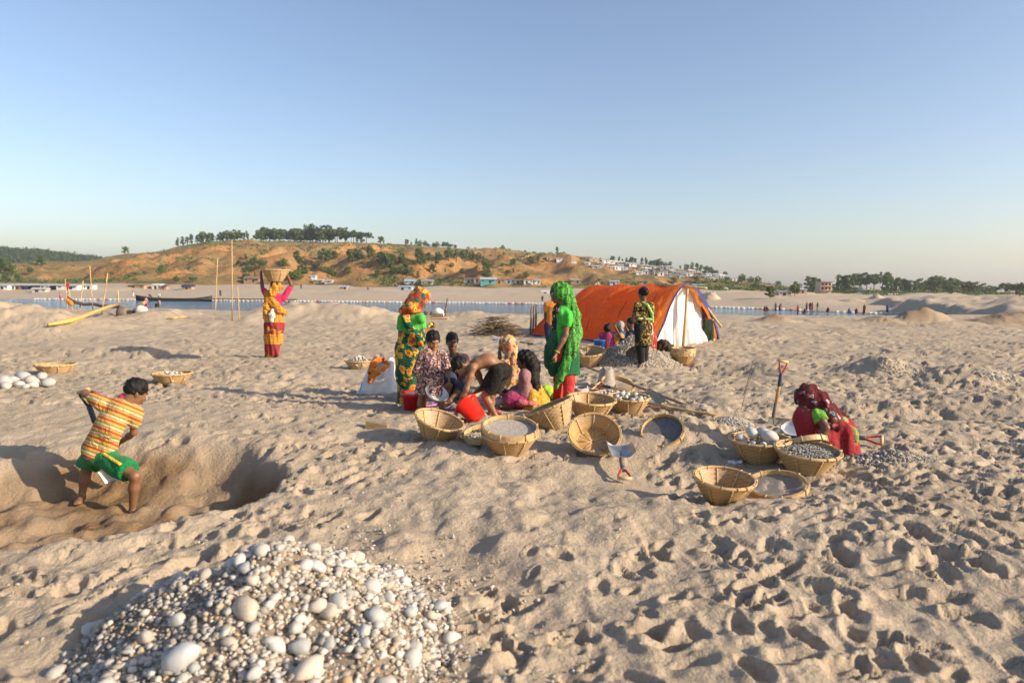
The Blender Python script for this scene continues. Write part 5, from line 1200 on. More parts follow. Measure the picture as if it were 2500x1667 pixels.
def tarp(s_, w, out=0.0):
    """s_: 0 at the open right-hand end .. 1 at the far left end; w: 0 front hem .. 1 back hem"""
    f = E0f + (E1f - E0f) * s_; b = E0b + (E1b - E0b) * s_; q = abs(2 * w - 1)
    hip = 1 - .46 * float(sstep(.70, 1.0, s_)); z = 1.50 * hip * max(1 - q ** 1.75, 0) ** (1 / 1.25)
    hoop_ = .045 * (abs(math.sin(math.pi * s_ * 4.0)) ** .6)
    p = f + (b - f) * w + UP * z
    nn = nrm(across * (2 * w - 1) * 1.1 + UP * (1 - q))
    n_ = float(vnoise(s_ * 7 + 2 * w, w * 9, 301)) * .05 + float(vnoise(s_ * 23 + 7 * w, w * 5, 302)) * .035 + float(vnoise(s_ * 40, w * 26, 303)) * .006
    return p + nn * ((n_ - hoop_ * 1.1) * (1 - .5 * (q > .97)) + out)
ns, nw = 90, 60
gridv = np.array([[tarp(s_, w) for w in np.linspace(0, 1, nw)] for s_ in np.linspace(-.015, 1, ns)])
ii = np.arange(ns * nw).reshape(ns, nw); q4 = np.stack([ii[:-1, :-1], ii[:-1, 1:], ii[1:, 1:], ii[1:, :-1]], -1).reshape(-1, 4)
tp = part('tarpaulin', gridv.reshape(-1, 3), q4, TARP, tent)
endp = gridv[-1]; cen = endp.mean(0); vv = list(endp) + [np.array((p[0], p[1], cen[2] * 0 + E1f[2])) + axis * .02 for p in endp]
part('end_wall', vv, [(i, i + 1, nw + i + 1, nw + i) for i in range(nw - 1)], TARP, tent)
b = MB().tube([tarp(-.018, w, .004) for w in np.linspace(.0, 1, 40)], .022, 6); part('blue_border', b.v, b.f, HEMBLUE, tp)
b = MB().tube([tarp(s_, .004, .01) + UP * .02 for s_ in np.linspace(0, 1, 30)], .028, 6); part('blue_hem', b.v, b.f, HEMBLUE, tp)
rows = []
for j, t in enumerate(np.linspace(0, 1, 14)):
    row = []
    for w in np.linspace(.02, .97, 70):
        top = tarp(.03, w, -.03); g = V3(top[0], top[1], gz(top[0], top[1]) - .01)
        fold = .055 * math.sin(w * 58 + 2.2 * math.sin(w * 13)) * (1 - .75 * t) + .03 * math.sin(w * 117 + 1)*(1 - t)
        row.append(g + (top - g) * t - axis * (.02 + .20 * (1 - t) ** 1.6 * (.4 + .6 * w) + fold) )
    rows.append(row)
b = MB().loft(rows, closed=False); part('white_curtain', b.v, b.f, SHEET, tent)
b = MB(); 
for (w0, w1) in ((.80, .97),):
    rows = [[tarp(.02, w, .0) * 1.0 - axis * (.16 + .03 * math.sin(w * 90)) * (1 - t) + (V3(tarp(.02, w)[0], tarp(.02, w)[1], gz(5.2, 17.8)) - tarp(.02, w)) * (1 - t) for w in np.linspace(w0, w1, 14)] for t in np.linspace(0, 1, 8)]
    b.loft(rows, closed=False)
part('side_flap', b.v, b.f, PURPLE, tent)
rows = [[tarp(-.028, w, .014), tarp(-.03, w, -.05 - .10 * math.sin(math.pi * (w - .5) * 2) - .02 * math.sin(w * 60))] for w in np.linspace(.52, 1, 24)]
b = MB().loft(rows, closed=False); part('edge_flap', b.v, b.f, HEMBLUE, tent)
g = G(1667, 848); top = P(1678, 708, g[1] + .2)
pl = MB().tube([g - UP * .05, g + (top - g) * .45 + V3(.01, 0, 0), g + (top - g) * .47 + V3(.01, 0, 0), top + UP * .03], [.040, .036, .036, .033], 10); part('front_pole', pl.v, pl.f, POLE, tent)
pl = MB().tube([tarp(.25, .5, -.05), tarp(-.13, .5, -.04)], [.035, .035], 10); part('ridge_pole', pl.v, pl.f, POLE, tent)
pl = MB().tube([tarp(.0, .70, -.04), tarp(-.06, .95, .04)], [.03, .03], 8); part('rafter', pl.v, pl.f, POLE, tent)
for k in range(3):
    p = E1f + axis * .03 + across * (.05 + .10 * k); pl = MB().tube([p - UP * .05, p + UP * (.85 + .02 * k) + across * .04], [.03, .028], 8); part('corner_post', pl.v, pl.f, DSTEEL, tent)
for (s_, w0, w1) in ((.83, .05, .13), (.32, .12, .24), (.12, .17, .3), (.47, .24, .33), (.52, .04, .10)):
    pl = MB().tube([tarp(s_, w, .012) for w in np.linspace(w0, w1, 5)], .006, 5); part('tie_rope', pl.v, pl.f, BLACK, tp)

def soft(name, label, cat, S, mat, amp=.004, hf=50, vf=20, pname='body', group=None, seed=0, t=None, axis=(0, 0, 1)):
    v, f = S.mesh(folds(amp, hf, vf, seed, axis))
    if t is None: t = thing(name, label, cat, (v[:, 0].mean(), v[:, 1].mean(), v[:, 2].min()), group)
    part(pname, v, f, mat.m if isinstance(mat, Mt) else mat, t); return t
# clothes and baggage round the tent
J = JJ(17.6); S = Sdf(.016); S.path([J(1722, 783), J(1722, 800), J(1720, 838)], [.07, .09, .07], .04, (0, 1, 0), 1.6); S.path([J(1734, 784), J(1735, 805), J(1737, 842)], [.06, .08, .05], .04, (0, 1, 0), 1.6)
t = soft('hanging_clothes', 'dark green clothes hung on a stick at the right side of the tent', 'clothes', S, solid('bottle_green_cloth', (.020, .038, .024)), .014, 40, 3, 'cloth')
b = MB().tube([J(1700, 782, .05), J(1742, 781)], [.02, .018], 8); part('stick', b.v, b.f, POLE, t)
J = JJ(14.9); S = Sdf(.013); S.path([J(1593, 805), J(1592, 830), J(1590, 852)], [.04, .11, .12], .04); soft('cloth_bag', 'red printed cloth bag hanging behind the girl in black tunic', 'bag', S, REDPAT, .010, 50, 6)
J = JJ(14.9); S = Sdf(.013); S.cone(J(1585, 770), J(1588, 815), .05, .07, .03); soft('pale_jacket', 'pale cloth hung at the tent entrance beside the red bag', 'cloth', S, solid('pale_cloth', (.48, .46, .44)), .01, 40, 5)
J = JJ(15.0); S = Sdf(.013)
for (x, y, r_) in ((1608, 846, .12), (1622, 842, .14), (1632, 848, .12), (1615, 838, .10), (1600, 853, .08)): S.ell(J(x, y, random.uniform(-.1, .1)), np.eye(3), (r_, r_, r_ * .7), .03)
soft('clothes_pile', 'dark brown clothes pile on the sand before the white curtain', 'clothes', S, solid('dark_brown_cloth', (.045, .034, .024), var=.5), .02, 40, 30)
g = G(1463, 862); bt = thing('blue_bucket', 'blue plastic bucket standing behind the gravel heap', 'bucket', g, 'plastic buckets')
b = MB().lathe([(.005, .0), (.095, .0), (.12, .27), (.13, .27), (.13, .285), (.117, .285), (.09, .012), (.005, .012)], 32); lpart('shell', b.v, b.f, BLUEP, bt)
for k, (a, c, mt) in enumerate((((1405, 855), (1452, 851), WOODP), ((1395, 866), (1470, 864), OLDPOLE))):
    p, q = G(*a), G(*c); t = thing('plank', ('pale' if k == 0 else 'brown') + ' wooden plank lying on the sand before the tent', 'plank', p)
    d = nrm(q - p); s_ = nrm(np.cross(UP, d)); b = MB().box((p + q) / 2 + UP * .03, np.linalg.norm(q - p), .12, .03, (d, s_, np.cross(d, s_))); part('board', b.v, b.f, mt, t, smooth=False)
p, q = G(1270, 838), G(1325, 846); t = thing('spade', 'spade with bluish blade lying on the sand left of the tent', 'spade', p)
b = MB().tube([p + UP * .03, p + (q - p) * .6 + UP * .03], .02, 8); part('shaft', b.v, b.f, OLDPOLE, t); e = p + (q - p) * .6; d = nrm(q - p); s_ = nrm(np.cross(UP, d))
rows = [[e + d * x + s_ * y * .14 + UP * (.03 + .03 * y * y) for y in np.linspace(-1, 1, 7)] for x in np.linspace(0, .36, 5)]; b = MB().loft(rows, closed=False); part('blade', b.v, b.f, STEEL, t)
# brushwood
g = G(1213, 822); bp = thing('brushwood_pile', 'pile of dry brown sticks and brushwood left of the tent', 'brushwood', g); bl, bd = MB(), MB(); rg = random.Random(5)
for k in range(150):
    a = rg.uniform(-.5, .5) + (math.pi if rg.random() < .5 else 0); L = rg.uniform(.35, .8); c = g + V3(rg.gauss(0, .28), rg.gauss(0, .16), 0); hz_ = .50 * math.exp(-((c[0] - g[0]) / .42) ** 2) * rg.random() + .02
    d = V3(math.cos(a), math.sin(a) * .6, rg.uniform(-.18, .25)) * L / 2; mid = V3(rg.gauss(0, .03), rg.gauss(0, .03), rg.gauss(0, .03)); r_ = rg.uniform(.004, .011); c[2] = gz(c[0], c[1]) + hz_ + .03
    (bl if k % 5 == 0 else bd).tube([c - d, c + mid, c + d], [r_, r_ * .9, r_ * .5], 5)
for bb, mt, nm in ((bl, OLDPOLE, 'pale_stick'), (bd, plain('dark_twigs', (.10, .07, .045), .9, .1, .4).m, 'dark_stick')): o = part(nm, bb.v, bb.f, mt, bp); o['kind'] = 'stuff'

# ================================================================== things around the group
J = JJ(9.15)
SACKW = Mt('white_woven_sack', (.70, .71, .73), .55, .35); SACKW.base(SACKW.ramp(SACKW.noise(7, 4), [(.3, (.58, .58, .60)), (.65, (.74, .74, .75))])); SACKW.bump(SACKW.noise(14, 4), .7, .03)
g = G(927, 962); sk = thing('white_sack', 'white woven plastic sack standing on the sand left of the sari woman', 'sack', g); rows = []
for (z, hw, hd, ox) in ((-.02, .20, .11, 0), (.0, .265, .16, -.005), (.05, .268, .17, 0), (.12, .25, .165, .01), (.20, .225, .15, .02), (.28, .20, .13, .03), (.36, .175, .10, .035), (.42, .16, .07, .04), (.46, .15, .045, .045), (.47, .10, .03, .045)):
    ring = []
    for a in np.linspace(0, 2 * math.pi, 65)[:-1]:
        c, s_ = math.cos(a), math.sin(a); se = (abs(c) ** 3.2 + abs(s_) ** 3.2) ** (-1 / 3.2); wob = 1 + .05 * math.sin(5 * a + z * 9) + .03 * math.sin(11 * a - z * 14) + .05 * float(vnoise(a * 3, z * 12, 77)); corner = .07 * max(0, -c) ** 6 * max(0, 1 - z / .08) + .05 * max(0, c) ** 6 * max(0, 1 - z / .08)
        ring.append(g + V3((hw * se * wob + corner) * c + ox, hd * se * wob * s_, z + .02 * math.sin(3 * a + 1) * (z > .3) + .03 * float(vnoise(a * 4, z * 9, 78)) * (z > .05)))
    rows.append(ring)
b = MB().loft(rows); part('bag', b.v, b.f, SACKW.m, sk)
b = MB().tube([g + V3(-.19, -.20, .20), g + V3(-.21, -.205, .12), g + V3(-.225, -.21, .06)], [.004, .006, .004], 6); part('stitched_seam', b.v, b.f, BLUEP, sk)
S = Sdf(.008); S.path([J(903, 932, -.22), J(906, 908, -.20), J(911, 888, -.15), J(920, 877, -.08), J(935, 878, -.06), J(950, 888, -.08)], [.030, .038, .040, .036, .032, .022], .02); S.path([J(908, 925, -.23), J(913, 905, -.21), J(919, 890, -.15)], [.026, .03, .024], .02)
S.path([J(909, 921, -.24), J(926, 909, -.23), J(942, 896, -.17), J(951, 888, -.10)], [.020, .024, .022, .018], .015)
soft('orange_garment', 'twisted orange cloth laid over the white sack', 'cloth', S, flower_cloth('orange_print', (.70, .19, .01), [(.70, .21, .01), (.05, .04, .06), (.72, .28, .02)], (.6, .2, .02), 14, .3, .1), .006, 90, 30, 'cloth')
def bucket(label, loc, n, r0, r1, h, mat, fill=None, name='red_bucket', spin=0):
    t = thing(name, label, 'bucket', loc, 'plastic buckets'); t.rotation_euler = orient(n, spin).to_euler()
    b = MB().lathe([(.005, 0), (r0, 0), (r0 + (r1 - r0) * .9, h * .9), (r1 + .012, h * .9), (r1 + .014, h), (r1 - .004, h), (r0 - .006, .012), (.005, .012)], 36); lpart('shell', b.v, b.f, mat, t)
    hd = [V3((r1 + .016) * math.cos(a), (r1 + .016) * math.sin(a) * .35 - .02, h * .96 - (r1 * .75) * math.sin(a)) for a in np.linspace(0, math.pi, 14)]
    b = MB().tube(hd, .006, 8); lpart('handle', b.v, b.f, mat, t)
    if fill: b = MB().lathe([(r1 - .012, h * .93), (r1 * .6, h * .97), (.004, h * .99)], 28); lpart('lid', b.v, b.f, fill, t)
    return t
REDPL = plain('red_plastic', (.58, .012, .016), .35, .5, .08).m; REDPL2 = plain('bright_red_plastic', (.80, .02, .010), .3, .5, .06).m
g = G(1012, 1016); bucket('red bucket with a pale lid between the sari woman and the girl', P(1013, 1013, 7.85), (0, -.02, 1), .118, .15, .27, REDPL, ALU)
bucket('tilted bright red bucket in front of the bending boy', P(1165, 1018, 7.16), (-.50, .42, .50), .098, .122, .215, REDPL2, spin=2.6)
g = G(1480, 946); pt = thing('metal_pot', 'upturned grey metal pot with a torn rim beside the shovels', 'pot', g + V3(0, 0, -.01)); rs = []
POTM = plain('dull_tin', (.30, .26, .225), .55, .35, .25).m
pt.scale = (1.2, 1.2, 1.2)
b = MB().lathe([(.125, 0), (.118, .05), (.095, .16), (.082, .235), (.085, .25), (.078, .248), (.088, .15), (.112, .05), (.118, 0)], 32); b.v = [(x, y, z + (.018 * math.sin(5 * math.atan2(y, x)) + .01 * math.sin(11 * math.atan2(y, x))) * (z > .2)) for x, y, z in b.v]; lpart('wall', b.v, b.f, POTM, pt)
b = MB().lathe([(.080, .228), (.05, .222), (.004, .220)], 24); lpart('base', b.v, b.f, ALU, pt)
J = JJ(8.35); g = G(1412, 985); ss = thing('open_sack', 'small open pale sack of dark scraps beside the red trousers', 'sack', g); rows = []
for (z, r_, wob) in ((0, .10, .1), (.02, .135, .08), (.10, .14, .06), (.18, .125, .08), (.215, .125, .14), (.225, .112, .16), (.19, .105, .08), (.14, .10, .04)):
    rows.append([g + V3(r_ * math.cos(a) * (1 + wob * math.sin(3 * a + z * 20) * .6 + wob * .5 * math.sin(7 * a)), r_ * math.sin(a) * (1 + wob * math.sin(4 * a + 1) * .6), z - .01 + .06 * wob * math.sin(2 * a + 1) * (z > .15)) for a in np.linspace(0, 2 * math.pi, 37)[:-1]])
b = MB().loft(rows, cap=False); part('bag', b.v, b.f, solid('grey_sackcloth', (.42, .38, .36), var=.2).m, ss)
n = 60; aa = rng.uniform(0, 6.28, n); qq = np.sqrt(rng.uniform(0, 1, n)) * .09; pebbles('scraps', np.stack([g[0] + qq * np.cos(aa), g[1] + qq * np.sin(aa), g[2] + .145 + .02 * rng.uniform(0, 1, n)], -1), rng.uniform(.012, .028, n), plain('dark_scraps', (.06, .04, .035), .8, .2, .5).m, ss, 12)
S = Sdf(.010); J = JJ(8.5); S.path([J(1312, 962), J(1335, 958), J(1352, 965)], [.06, .075, .06], .04); S.path([J(1345, 972), J(1320, 978)], [.05, .05], .04); S.path([J(1392, 960, -.1), J(1400, 978, -.15), J(1404, 990, -.18)], [.05, .06, .045], .04); S.path([J(1352, 965), J(1392, 962, -.05)], [.04, .04], .03)
soft('lime_cloth_bundle', 'lime green cloth bundle on the sand behind the red trousers', 'cloth', S, solid('lime_green_cloth', (.34, .50, .03)), .010, 45, 25, 'cloth')
g = G(1330, 996); t = thing('stick_bundle', 'bundle of dark sticks laid flat left of the red trousers', 'sticks', g); rg = random.Random(3); dk = plain('dark_sticks', (.12, .085, .055), .8, .2, .4).m
for k in range(9):
    a = g + V3(-.17 + rg.uniform(-.02, .02), -.02 + .028 * k, .015 + .022 * (k % 3)); c = a + V3(.36 + rg.uniform(-.03, .03), rg.uniform(-.03, .03), rg.uniform(0, .015)); b = MB().tube([a, (a + c) / 2 + V3(0, 0, .004), c], [.010, .011, .009], 7); part('stick', b.v, b.f, dk, t)
J = JJ(7.75); S = Sdf(.008); S.ell(J(1285, 985), np.eye(3), (.105, .06, .03), .02); S.ell(J(1275, 981), np.eye(3), (.06, .05, .03), .02); soft('pink_bundle', 'folded pink cloth on the sand before the long-haired girl', 'cloth', S, solid('rose_cloth', (.50, .10, .13)), .004, 60, 30, 'cloth')
J = JJ(7.9); S = Sdf(.010)
for (x, y, r_) in ((1215, 978, .055), (1232, 984, .065), (1245, 988, .05), (1225, 990, .05)): S.ell(J(x, y, random.uniform(-.05, .05)), np.eye(3), (r_, r_, r_ * .75), .02)
soft('plastic_bag', 'crumpled pale plastic bag between the bending boy and the long-haired girl', 'bag', S, solid('pale_plastic', (.50, .45, .42), rough=.4), .010, 60, 50)
def sandal(label, px, py, ang, col_):
    g = G(px, py); t = thing('sandal', label, 'sandal', g + V3(0, 0, .004), 'sandals'); t.rotation_euler = (0, 0, ang)
    o = [(.115 * math.cos(a), (.036 + .010 * math.cos(a)) * math.sin(a)) for a in np.linspace(0, 2 * math.pi, 25)[:-1]]
    b = MB().loft([[(x, y, .0) for x, y in o], [(x, y, .018) for x, y in o]]); lpart('sole', b.v, b.f, col_, t)
    b = MB()
    for s_ in (-1, 1): b.tube([(.065, 0, .018), (.03, .02 * s_, .045), (-.01, .038 * s_, .018)], .005, 6)
    lpart('strap', b.v, b.f, col_, t)
VIO = plain('violet_rubber', (.22, .11, .38), .6, .3).m
sandal('violet sandal beside the red bucket', 1050, 992, .7, plain('lilac_rubber', (.40, .18, .42), .6, .3).m); sandal('violet sandal lying between the girl and the bright red bucket', 1097, 1003, .1, VIO); sandal('pink sandal beside the bending boy foot', 1211, 1010, 2.2, plain('pink_rubber', (.5, .08, .12), .6, .3).m)
g = G(920, 1046); t = thing('wood_block', 'short weathered wooden block half sunk in the sand left of the baskets', 'block', g); d = nrm(V3(1, -.12, -.14)); s_ = nrm(np.cross(UP, d)); u_ = np.cross(d, s_)
b = MB().box(g + V3(0, .03, .015), .225, .09, .075, (d, s_, u_)); part('block', b.v, b.f, plain('grey_brown_wood', (.28, .20, .12), .8, .2, .3).m, t, smooth=False)
S = Sdf(.006); g = G(1797, 1133); S.ell(g + V3(0, 0, .015), np.eye(3), (.055, .035, .012), .02); soft('paper_scrap', 'crumpled white paper scrap on the sand below the stone basket', 'paper', S, solid('white_paper', (.7, .72, .74)), .006, 90, 60)
S = Sdf(.006); g = G(1212, 832); S.ell(g + V3(0, 0, .02), np.eye(3), (.09, .05, .02), .02); soft('blue_plastic_scrap', 'bright blue plastic scrap below the brushwood pile', 'litter', S, BLUEP, .006, 90, 60)
n_ = 380; J = JJ(7.4); g = G(1275, 1030); t = thing('gravel_sheet', 'dark gravel spread on a cloth behind the front baskets', 'gravel', g); aa = rng.uniform(0, 6.28, n_); qq = np.sqrt(rng.uniform(0, 1, n_)); X = g[0] + .26 * qq * np.cos(aa); Y = g[1] + .12 * qq * np.sin(aa)
pebbles('pebbles', np.stack([X, Y, h0(X, Y) + .012], -1), rng.uniform(.007, .016, n_), PEBD, t, 15)
o = stone(t, (*G(1280, 1021)[:2], gz(*G(1280, 1021)[:2]) + .02), .035, WSTONE, 2)
# fishing net / dark scraps between baskets
S = Sdf(.010); J = JJ(6.75); S.path([J(1130, 1058), J(1165, 1050), J(1190, 1040)], [.04, .05, .035], .03, (0, 0, 1), 1.6); soft('dark_rag', 'dark grey rag on the sand behind the tray of brown pebbles', 'rag', S, solid('slate_cloth', (.11, .105, .10), var=.5), .010, 50, 30)
# ================================================================== across the sand: pump, hose, poles
YELH = plain('yellow_hose', (.56, .36, .10), .5, .35, .15).m
p0, p1, p2, p3_ = G(118, 803), G(170, 795), G(225, 780), G(292, 766)
t = thing('yellow_hose', 'thick yellow hose lying across the sand on the left', 'hose', p0)
pts = [p0 + UP * .12, (p0 + p1) / 2 + UP * .12, p1 + UP * .13, (p1 + p2) / 2 + UP * .16, p2 + UP * .22, (p2 + p3_) / 2 + UP * .35, p3_ + UP * .42]; b = MB().tube(pts, [.04, .055, .065, .065, .065, .065, .065], 10); part('hose', b.v, b.f, YELH, t)
J = JJ(28.5); t = thing('pump_engine', 'dark pump engine at the end of the yellow hose', 'engine', J(307, 772))
b = MB().lathe([(.02, -.22), (.22, -.22), (.26, -.1), (.26, .12), (.18, .2), (.02, .2)], 20); v = np.array(b.v)[:, [2, 0, 1]] + J(303, 764); part('pump_housing', v, b.f, DSTEEL, t)
b = MB().box(J(318, 766), .5, .35, .28).tube([J(308, 767), J(330, 766)], .05, 8); part('engine_block', b.v, b.f, plain('oily_steel', (.06, .05, .045), .5, .4, .4).m, t, smooth=False)
b = MB().box(J(315, 774), .9, .5, .06); part('skid', b.v, b.f, OLDPOLE, t, smooth=False)
S = Sdf(.03)
for (x, y, r_) in ((335, 764, .20), (345, 758, .22), (348, 770, .20), (338, 756, .15)): S.ell(J(x, y, random.uniform(-.1, .1)), np.eye(3), (r_ * 1.1, r_, r_), .06)
soft('sack_heap', 'white and tan sacks heaped over the pump engine', 'sacks', S, solid('tan_sacking', (.60, .54, .46), var=.2), .02, 14, 10)
PN = [((525, 770), (531, 630), 'tall bamboo pole standing left of the tallest pole', .03), ((567, 782), (566, 585), 'tallest bamboo pole standing in the sand left of the yellow-sari woman', .036), ((585, 782), (580, 700), 'short bamboo pole beside the tallest one', .03),
      ((228, 768), (219, 649), 'tallest of the five leaning poles by the pump hose', .03), ((247, 768), (263, 666), 'bamboo pole leaning right, behind the yellow hose', .036), ((193, 764), (203, 685), 'bamboo pole leaning right near the left mound', .04),
      ((290, 762), (288, 709), 'short thick bamboo stump above the hose end', .05), ((178, 760), (164, 690), 'bamboo pole leaning left with a red rag', .036), ((166, 760), (159, 681), 'thin bamboo pole at the left mound edge', .025)]
for (a, c, lb, r_) in PN: g = G(*a); pole(lb, g - UP * .1, P(*c, g[1]), r_ * .62 * g[1] / 30, POLE, 5, group='upright bamboo poles')
S = Sdf(.025); g = G(178, 760); q = P(165, 694, g[1]); S.cone(q, q - UP * .25, .08, .05, .03); soft('red_rag', 'red rag tied to the leaning bamboo pole on the left', 'rag', S, REDCL, .01)
pts = [P(166, 729, 31), P(185, 738, 31), P(205, 743, 31), P(228, 742, 31), P(248, 747, 31), P(270, 748, 30.5), P(289, 749, 30), P(300, 757, 29)]; t = thing('suction_hose', 'dark suction hose slung between the leaning bamboo poles', 'hose', pts[3]); b = MB().tube(pts, .07, 8); part('hose', b.v, b.f, plain('dark_hose', (.10, .075, .06), .6, .3).m, t)
S = Sdf(.03); S.path([P(168, 733, 31), P(174, 740, 31)], [.1, .12], .05); soft('orange_rag', 'orange and pink rag on the end of the suction hose', 'rag', S, ORANGE, .02, 20, 10)
g = G(1086, 772); pole('dark wooden post on the far sand right of the sari woman', g, P(1093, 728, g[1]), .045, DSTEEL, 3, name='wooden_post', group=None)
J = JJ(g[1] - 1); S = Sdf(.03); S.ell(J(1069, 760), np.eye(3), (.24, .2, .13), .05); S.cone(J(1060, 764), J(1078, 766), .10, .1, .05); t = soft('covered_engine', 'small engine under a white cover beside the dark post', 'engine', S, WHITECL, .02, 14, 8, 'cover')
b = MB().box(J(1068, 770), .5, .3, .16).tube([J(1044, 760), J(1044, 770)], [.16, .16], 12); part('engine_block', b.v, b.f, DSTEEL, t, smooth=False); b = MB().box(J(1062, 776), 1.1, .5, .06); part('skid', b.v, b.f, POLE, t, smooth=False)
p, q = G(410, 780), G(455, 776); pole('pale stick lying flat on the sand left of the upright poles', p + UP * .05, q + UP * .05, .045, POLE, 3, group=None)

# floats along the river's far bank
ft = thing('float_line', 'line of white and red floats along the far river bank', 'floats', (0, 162, WATER)); fw, fr_, fo = MB(), MB(), MB(); rg = random.Random(4)
X = -114.0; pts = []
while X < 69:
    Y = float(np.interp(X, YFX, YFY)) - 1.8 + .35 * math.sin(X * .5) + .15 * math.sin(X * 1.7); L = rg.uniform(.55, .85)
    bb = fr_ if (rg.random() < .05 or (X > -3 and rg.random() < .12)) else (fo if rg.random() < .06 else fw)
    bb.tube([(X - L / 2, Y, WATER + .10), (X - L * .35, Y, WATER + .10), (X + L * .35, Y, WATER + .12), (X + L / 2, Y, WATER + .10)], [.06, .16, .16, .06], 7); pts.append((X, Y, WATER + .05)); X += L + rg.uniform(-.05, .25) + (rg.random() < .02) * 2.0
for bb, nm, c in ((fw, 'white_float', (.72, .71, .69)), (fr_, 'red_float', (.5, .05, .04)), (fo, 'yellow_float', (.6, .42, .15))): part(nm, bb.v, bb.f, plain(nm + '_plastic', c, .5, .4).m, ft)['kind'] = 'stuff'
b = MB().tube(pts[::6], .03, 4); part('rope', b.v, b.f, OLDPOLE, ft)
# moored dark boat with bamboo deck
g = V3(*flat(430, 734, WATER), WATER); t = thing('dark_boat', 'long dark wooden boat moored on the far bank at left', 'boat', g); rows = []
for s_ in np.linspace(-1, 1, 15):
    w = 1.1 * (1 - abs(s_) ** 2.5) + .05; z = .6 + .7 * abs(s_) ** 3; c = V3(g[0] + s_ * 9, g[1] - 1, WATER); rows.append([c + V3(0, -w, z), c + V3(0, -w * .6, -.15), c + V3(0, w * .6, -.15), c + V3(0, w, z), c + V3(0, w * .85, z), c + V3(0, 0, .15), c + V3(0, -w * .85, z)])
b = MB().loft(rows); part('hull', b.v, b.f, plain('tarred_wood', (.035, .028, .022), .7, .3, .3).m, t)
b = MB().box((g[0] + 18, g[1] - 1, WATER + .5), 22, 1.6, .3); part('raft', b.v, b.f, plain('weathered_raft', (.13, .10, .07), .8, .2, .3).m, t, smooth=False)

# ================================================================== small figures in the distance
def far_person(label, px, py, d, ht, top, low, bend=0.0, sit=False, face=(0, 1, 0), arm=0.0):
    b0 = P(px, py, d) if d < 90 else (G(px, py, 100) if py < 728 else V3(*flat(px, py, WATER + .15), WATER + .1)); k = ht / 1.6; f = nrm(face); r = np.cross(f, UP); t = thing('person', label, 'person', b0, 'people in the distance')
    hipz = (.80 if not sit else .22) * k; hp = b0 + UP * hipz; ang = bend; tz = UP * math.cos(ang) + f * math.sin(ang); ch = hp + tz * .50 * k; hd = ch + (tz + f * .15) * .20 * k
    S = Sdf(.045); S.cone(hp, ch, .14 * k, .15 * k, .04, f, 1.3); S.ell(hd, np.eye(3), (.085 * k, .095 * k, .115 * k), .03); S.cone(ch, hd, .06 * k, .06 * k, .03)
    C = Sdf(.05); C.cone(hp - tz * .05, ch, .165 * k, .175 * k, .04, f, 1.3); Lw = Sdf(.05)
    for q in (-1, 1):
        sh = ch + r * q * .17 * k - tz * .04; hn = sh + (-UP * .5 + f * (.15 + arm) + r * q * .08 + UP * arm) * k; S.path([sh, (sh + hn) / 2 - f * .04, hn], [.055 * k, .045 * k, .035 * k], .03); C.cone(sh, sh + (hn - sh) * .45, .07 * k, .065 * k, .03)
        an = (b0 + r * q * .11 * k) if not sit else (b0 + r * q * .14 * k + f * .35 * k); kn = ((hp + an) / 2 + f * .05 + r * q * .03) if not sit else (b0 + f * .35 * k + r * q * .16 * k + UP * .42 * k)
        S.path([hp + r * q * .08, kn, an + UP * .04], [.085 * k, .06 * k, .04 * k], .03); S.cone(an + UP * .03, an + UP * .03 + f * .15, .04, .03, .02); Lw.path([hp + r * q * .07, kn, kn + (an - kn) * .6], [.125 * k, .10 * k, .09 * k], .05)
    v, fc = S.mesh(); part('body', v, fc, SKIN_C, t); v, fc = C.mesh(folds(.008, 20, 6, 1)); part('shirt', v, fc, top.m, t); v, fc = Lw.mesh(folds(.01, 20, 4, 2)); part('lower_garment', v, fc, low.m, t)
    v, fc = Sdf(.04).ell(hd + UP * .03 * k - f * .02, np.eye(3), (.1 * k, .1 * k, .1 * k), .02).mesh(); part('hair', v, fc, HAIR, t)
PINKC = solid('dusty_pink_cloth', (.45, .22, .22)); WHT = WHITECL
far_person('distant person in pink shirt carrying a basket by the water on the left', 357, 757, 82, 1.6, PINKC, MAGENTA, face=(.3, 1, 0))
basket('basket held by the distant person in pink shirt', P(351, 744, 81), .42, (-.4, -.3, .8), 'deep', group='woven bamboo baskets')
far_person('distant person sitting at the water edge right of the pink-shirted one', 389, 751, 84, 1.6, PINKC, DKTR, sit=True, face=(-.5, -.8, 0))
far_person('distant bare-backed man bending on the far bank, left of the boat', 369, 731, 96, 1.6, DKTR, MAGENTA, .9, face=(-1, .2, 0)); far_person('distant man bending on the far bank beside the dark boat', 387, 730, 96, 1.65, WHT, DKTR, .8, face=(1, .2, 0))
far_person('distant person standing on the far bank, leftmost', 147, 731, 97, 1.6, PINKC, MAGENTA); far_person('distant person in the water behind the leaning poles', 166, 732, 95, 1.55, PINKC, DKTR); far_person('tiny distant person right of the leaning poles on the beach', 325, 723, 115, 1.5, PINKC, WHT)
far_person('distant person in dark blue on the far beach left of the tall pole', 538, 723, 110, 1.7, NAVYC, NAVYC); far_person('tiny dark figure on the far beach right of the carried basket', 735, 705, 150, 1.6, DKTR, DKTR); far_person('tiny person in blue crouching on the far beach', 898, 708, 140, 1.6, BLUECL, NAVYC, sit=True)
far_person('distant person standing on the beach left of the tent', 1324, 738, 95, 1.7, DKTR, DKTR)
